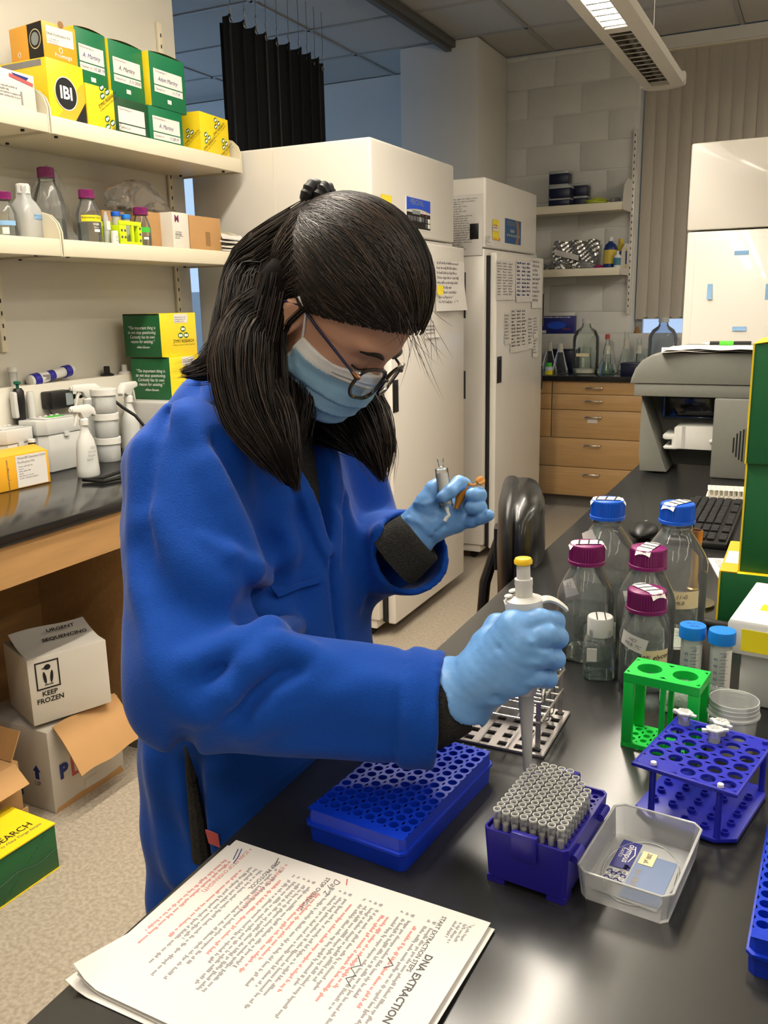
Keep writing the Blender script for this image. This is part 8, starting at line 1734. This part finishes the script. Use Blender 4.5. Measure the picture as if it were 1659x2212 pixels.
t = thing('pipette_tip', 'clear filter tip fixed on the end of the pipette', 'pipette tip', tuple(pb+Vector((0, 0, -0.022))), 0, 'filter tips in the tip box'); put('tip_body', tipm, 'tip_thin', t); put('filter', film, 'white_plastic', t)
# clear cartridge and amber tube
a_ = Vector((-0.4488, 1.0878, 1.2493)); b_ = Vector((-0.4331, 1.0701, 1.1875)); ax = a_-b_; Lc = ax.length
ct = thing('clear_cartridge', 'clear cartridge tube with white filling held upright in the raised hand', 'tube', b_); ct.rotation_euler = ax.to_track_quat('Z', 'Y').to_euler()
R0 = 0.0090; put('barrel', G().lathe([(0, 0), (R0*1.12, 0), (R0*1.12, 0.003), (R0, 0.004), (R0, Lc*0.80), (R0*0.55, Lc*0.815), (R0*0.30, Lc*0.85)], 28), 'tube_glass', ct, angle=50); put('filling', G().lathe([(0, 0.004), (R0*0.86, 0.004), (R0*0.86, Lc*0.70), (0, Lc*0.71)], 24), 'white_plastic', ct); put('luer_neck', G().lathe([(R0*0.42, Lc*0.82), (R0*0.38, Lc*0.9), (R0*0.52, Lc), (R0*0.36, Lc)], 20), 'tube_glass', ct); put('outlet', G().lathe([(R0*0.35, 0.0), (R0*0.3, -0.004)], 14), 'frost_white', ct)
put('marking', G().box(-0.002, 0.002, -R0*1.03, -R0*0.99, Lc*0.45, Lc*0.55), 'ink', ct)
tag(put('drip_strip', G().tube([(-0.4321, 1.0692, 1.1865), (-0.4302, 1.0677, 1.1818), (-0.4278, 1.0667, 1.1778), (-0.4305, 1.0635, 1.1751), (-0.4320, 1.0604, 1.1705)], [0.0026, 0.0024, 0.0026, 0.0026, 0.0028], 6), 'white_plastic'), 'small white strip hanging from the clear cartridge', 'strip')
a_ = Vector((-0.4184, 1.1011, 1.2169)); b_ = Vector((-0.4247, 1.0843, 1.1825)); ax = a_-b_; La = ax.length
M('amber', (196, 128, 34), 0.25, noise=0.06, trans=0.0, coat=0.4)
at_ = thing('amber_microtube', 'open amber microtube held beside the clear cartridge', 'tube', b_); at_.rotation_euler = ax.to_track_quat('Z', 'Y').to_euler()
put('tube_body', G().lathe([(0, 0), (0.003, 0.0005), (0.0066, La*0.45), (0.0070, La*0.92), (0.0080, La*0.93), (0.0080, La), (0.0062, La), (0.0060, La*0.6), (0, La*0.2)], 24), 'amber', at_, angle=50)
o = tag(put('amber_cap', G().lathe([(0, 0), (0.0066, 0.0), (0.0066, 0.004), (0.0050, 0.0045), (0, 0.0045)], 20), 'amber', None, (-0.4000, 1.1093, 1.2179), (0.5, 0.9, 0)), 'hinged cap', 'cap'); mw = o.matrix_basis.copy()
for k_ in ('label', 'category'): del o[k_]
o.name = 'cap'; o.parent = at_; bpy.context.view_layer.update(); o.matrix_parent_inverse = at_.matrix_world.inverted()
o = put('cap_hinge', G().tube([(-0.4146, 1.1015, 1.2158), (-0.4086, 1.1036, 1.2126), (-0.4020, 1.1073, 1.2143)], 0.0018, 6), 'amber', at_); o.matrix_parent_inverse = at_.matrix_world.inverted()

flush_text()
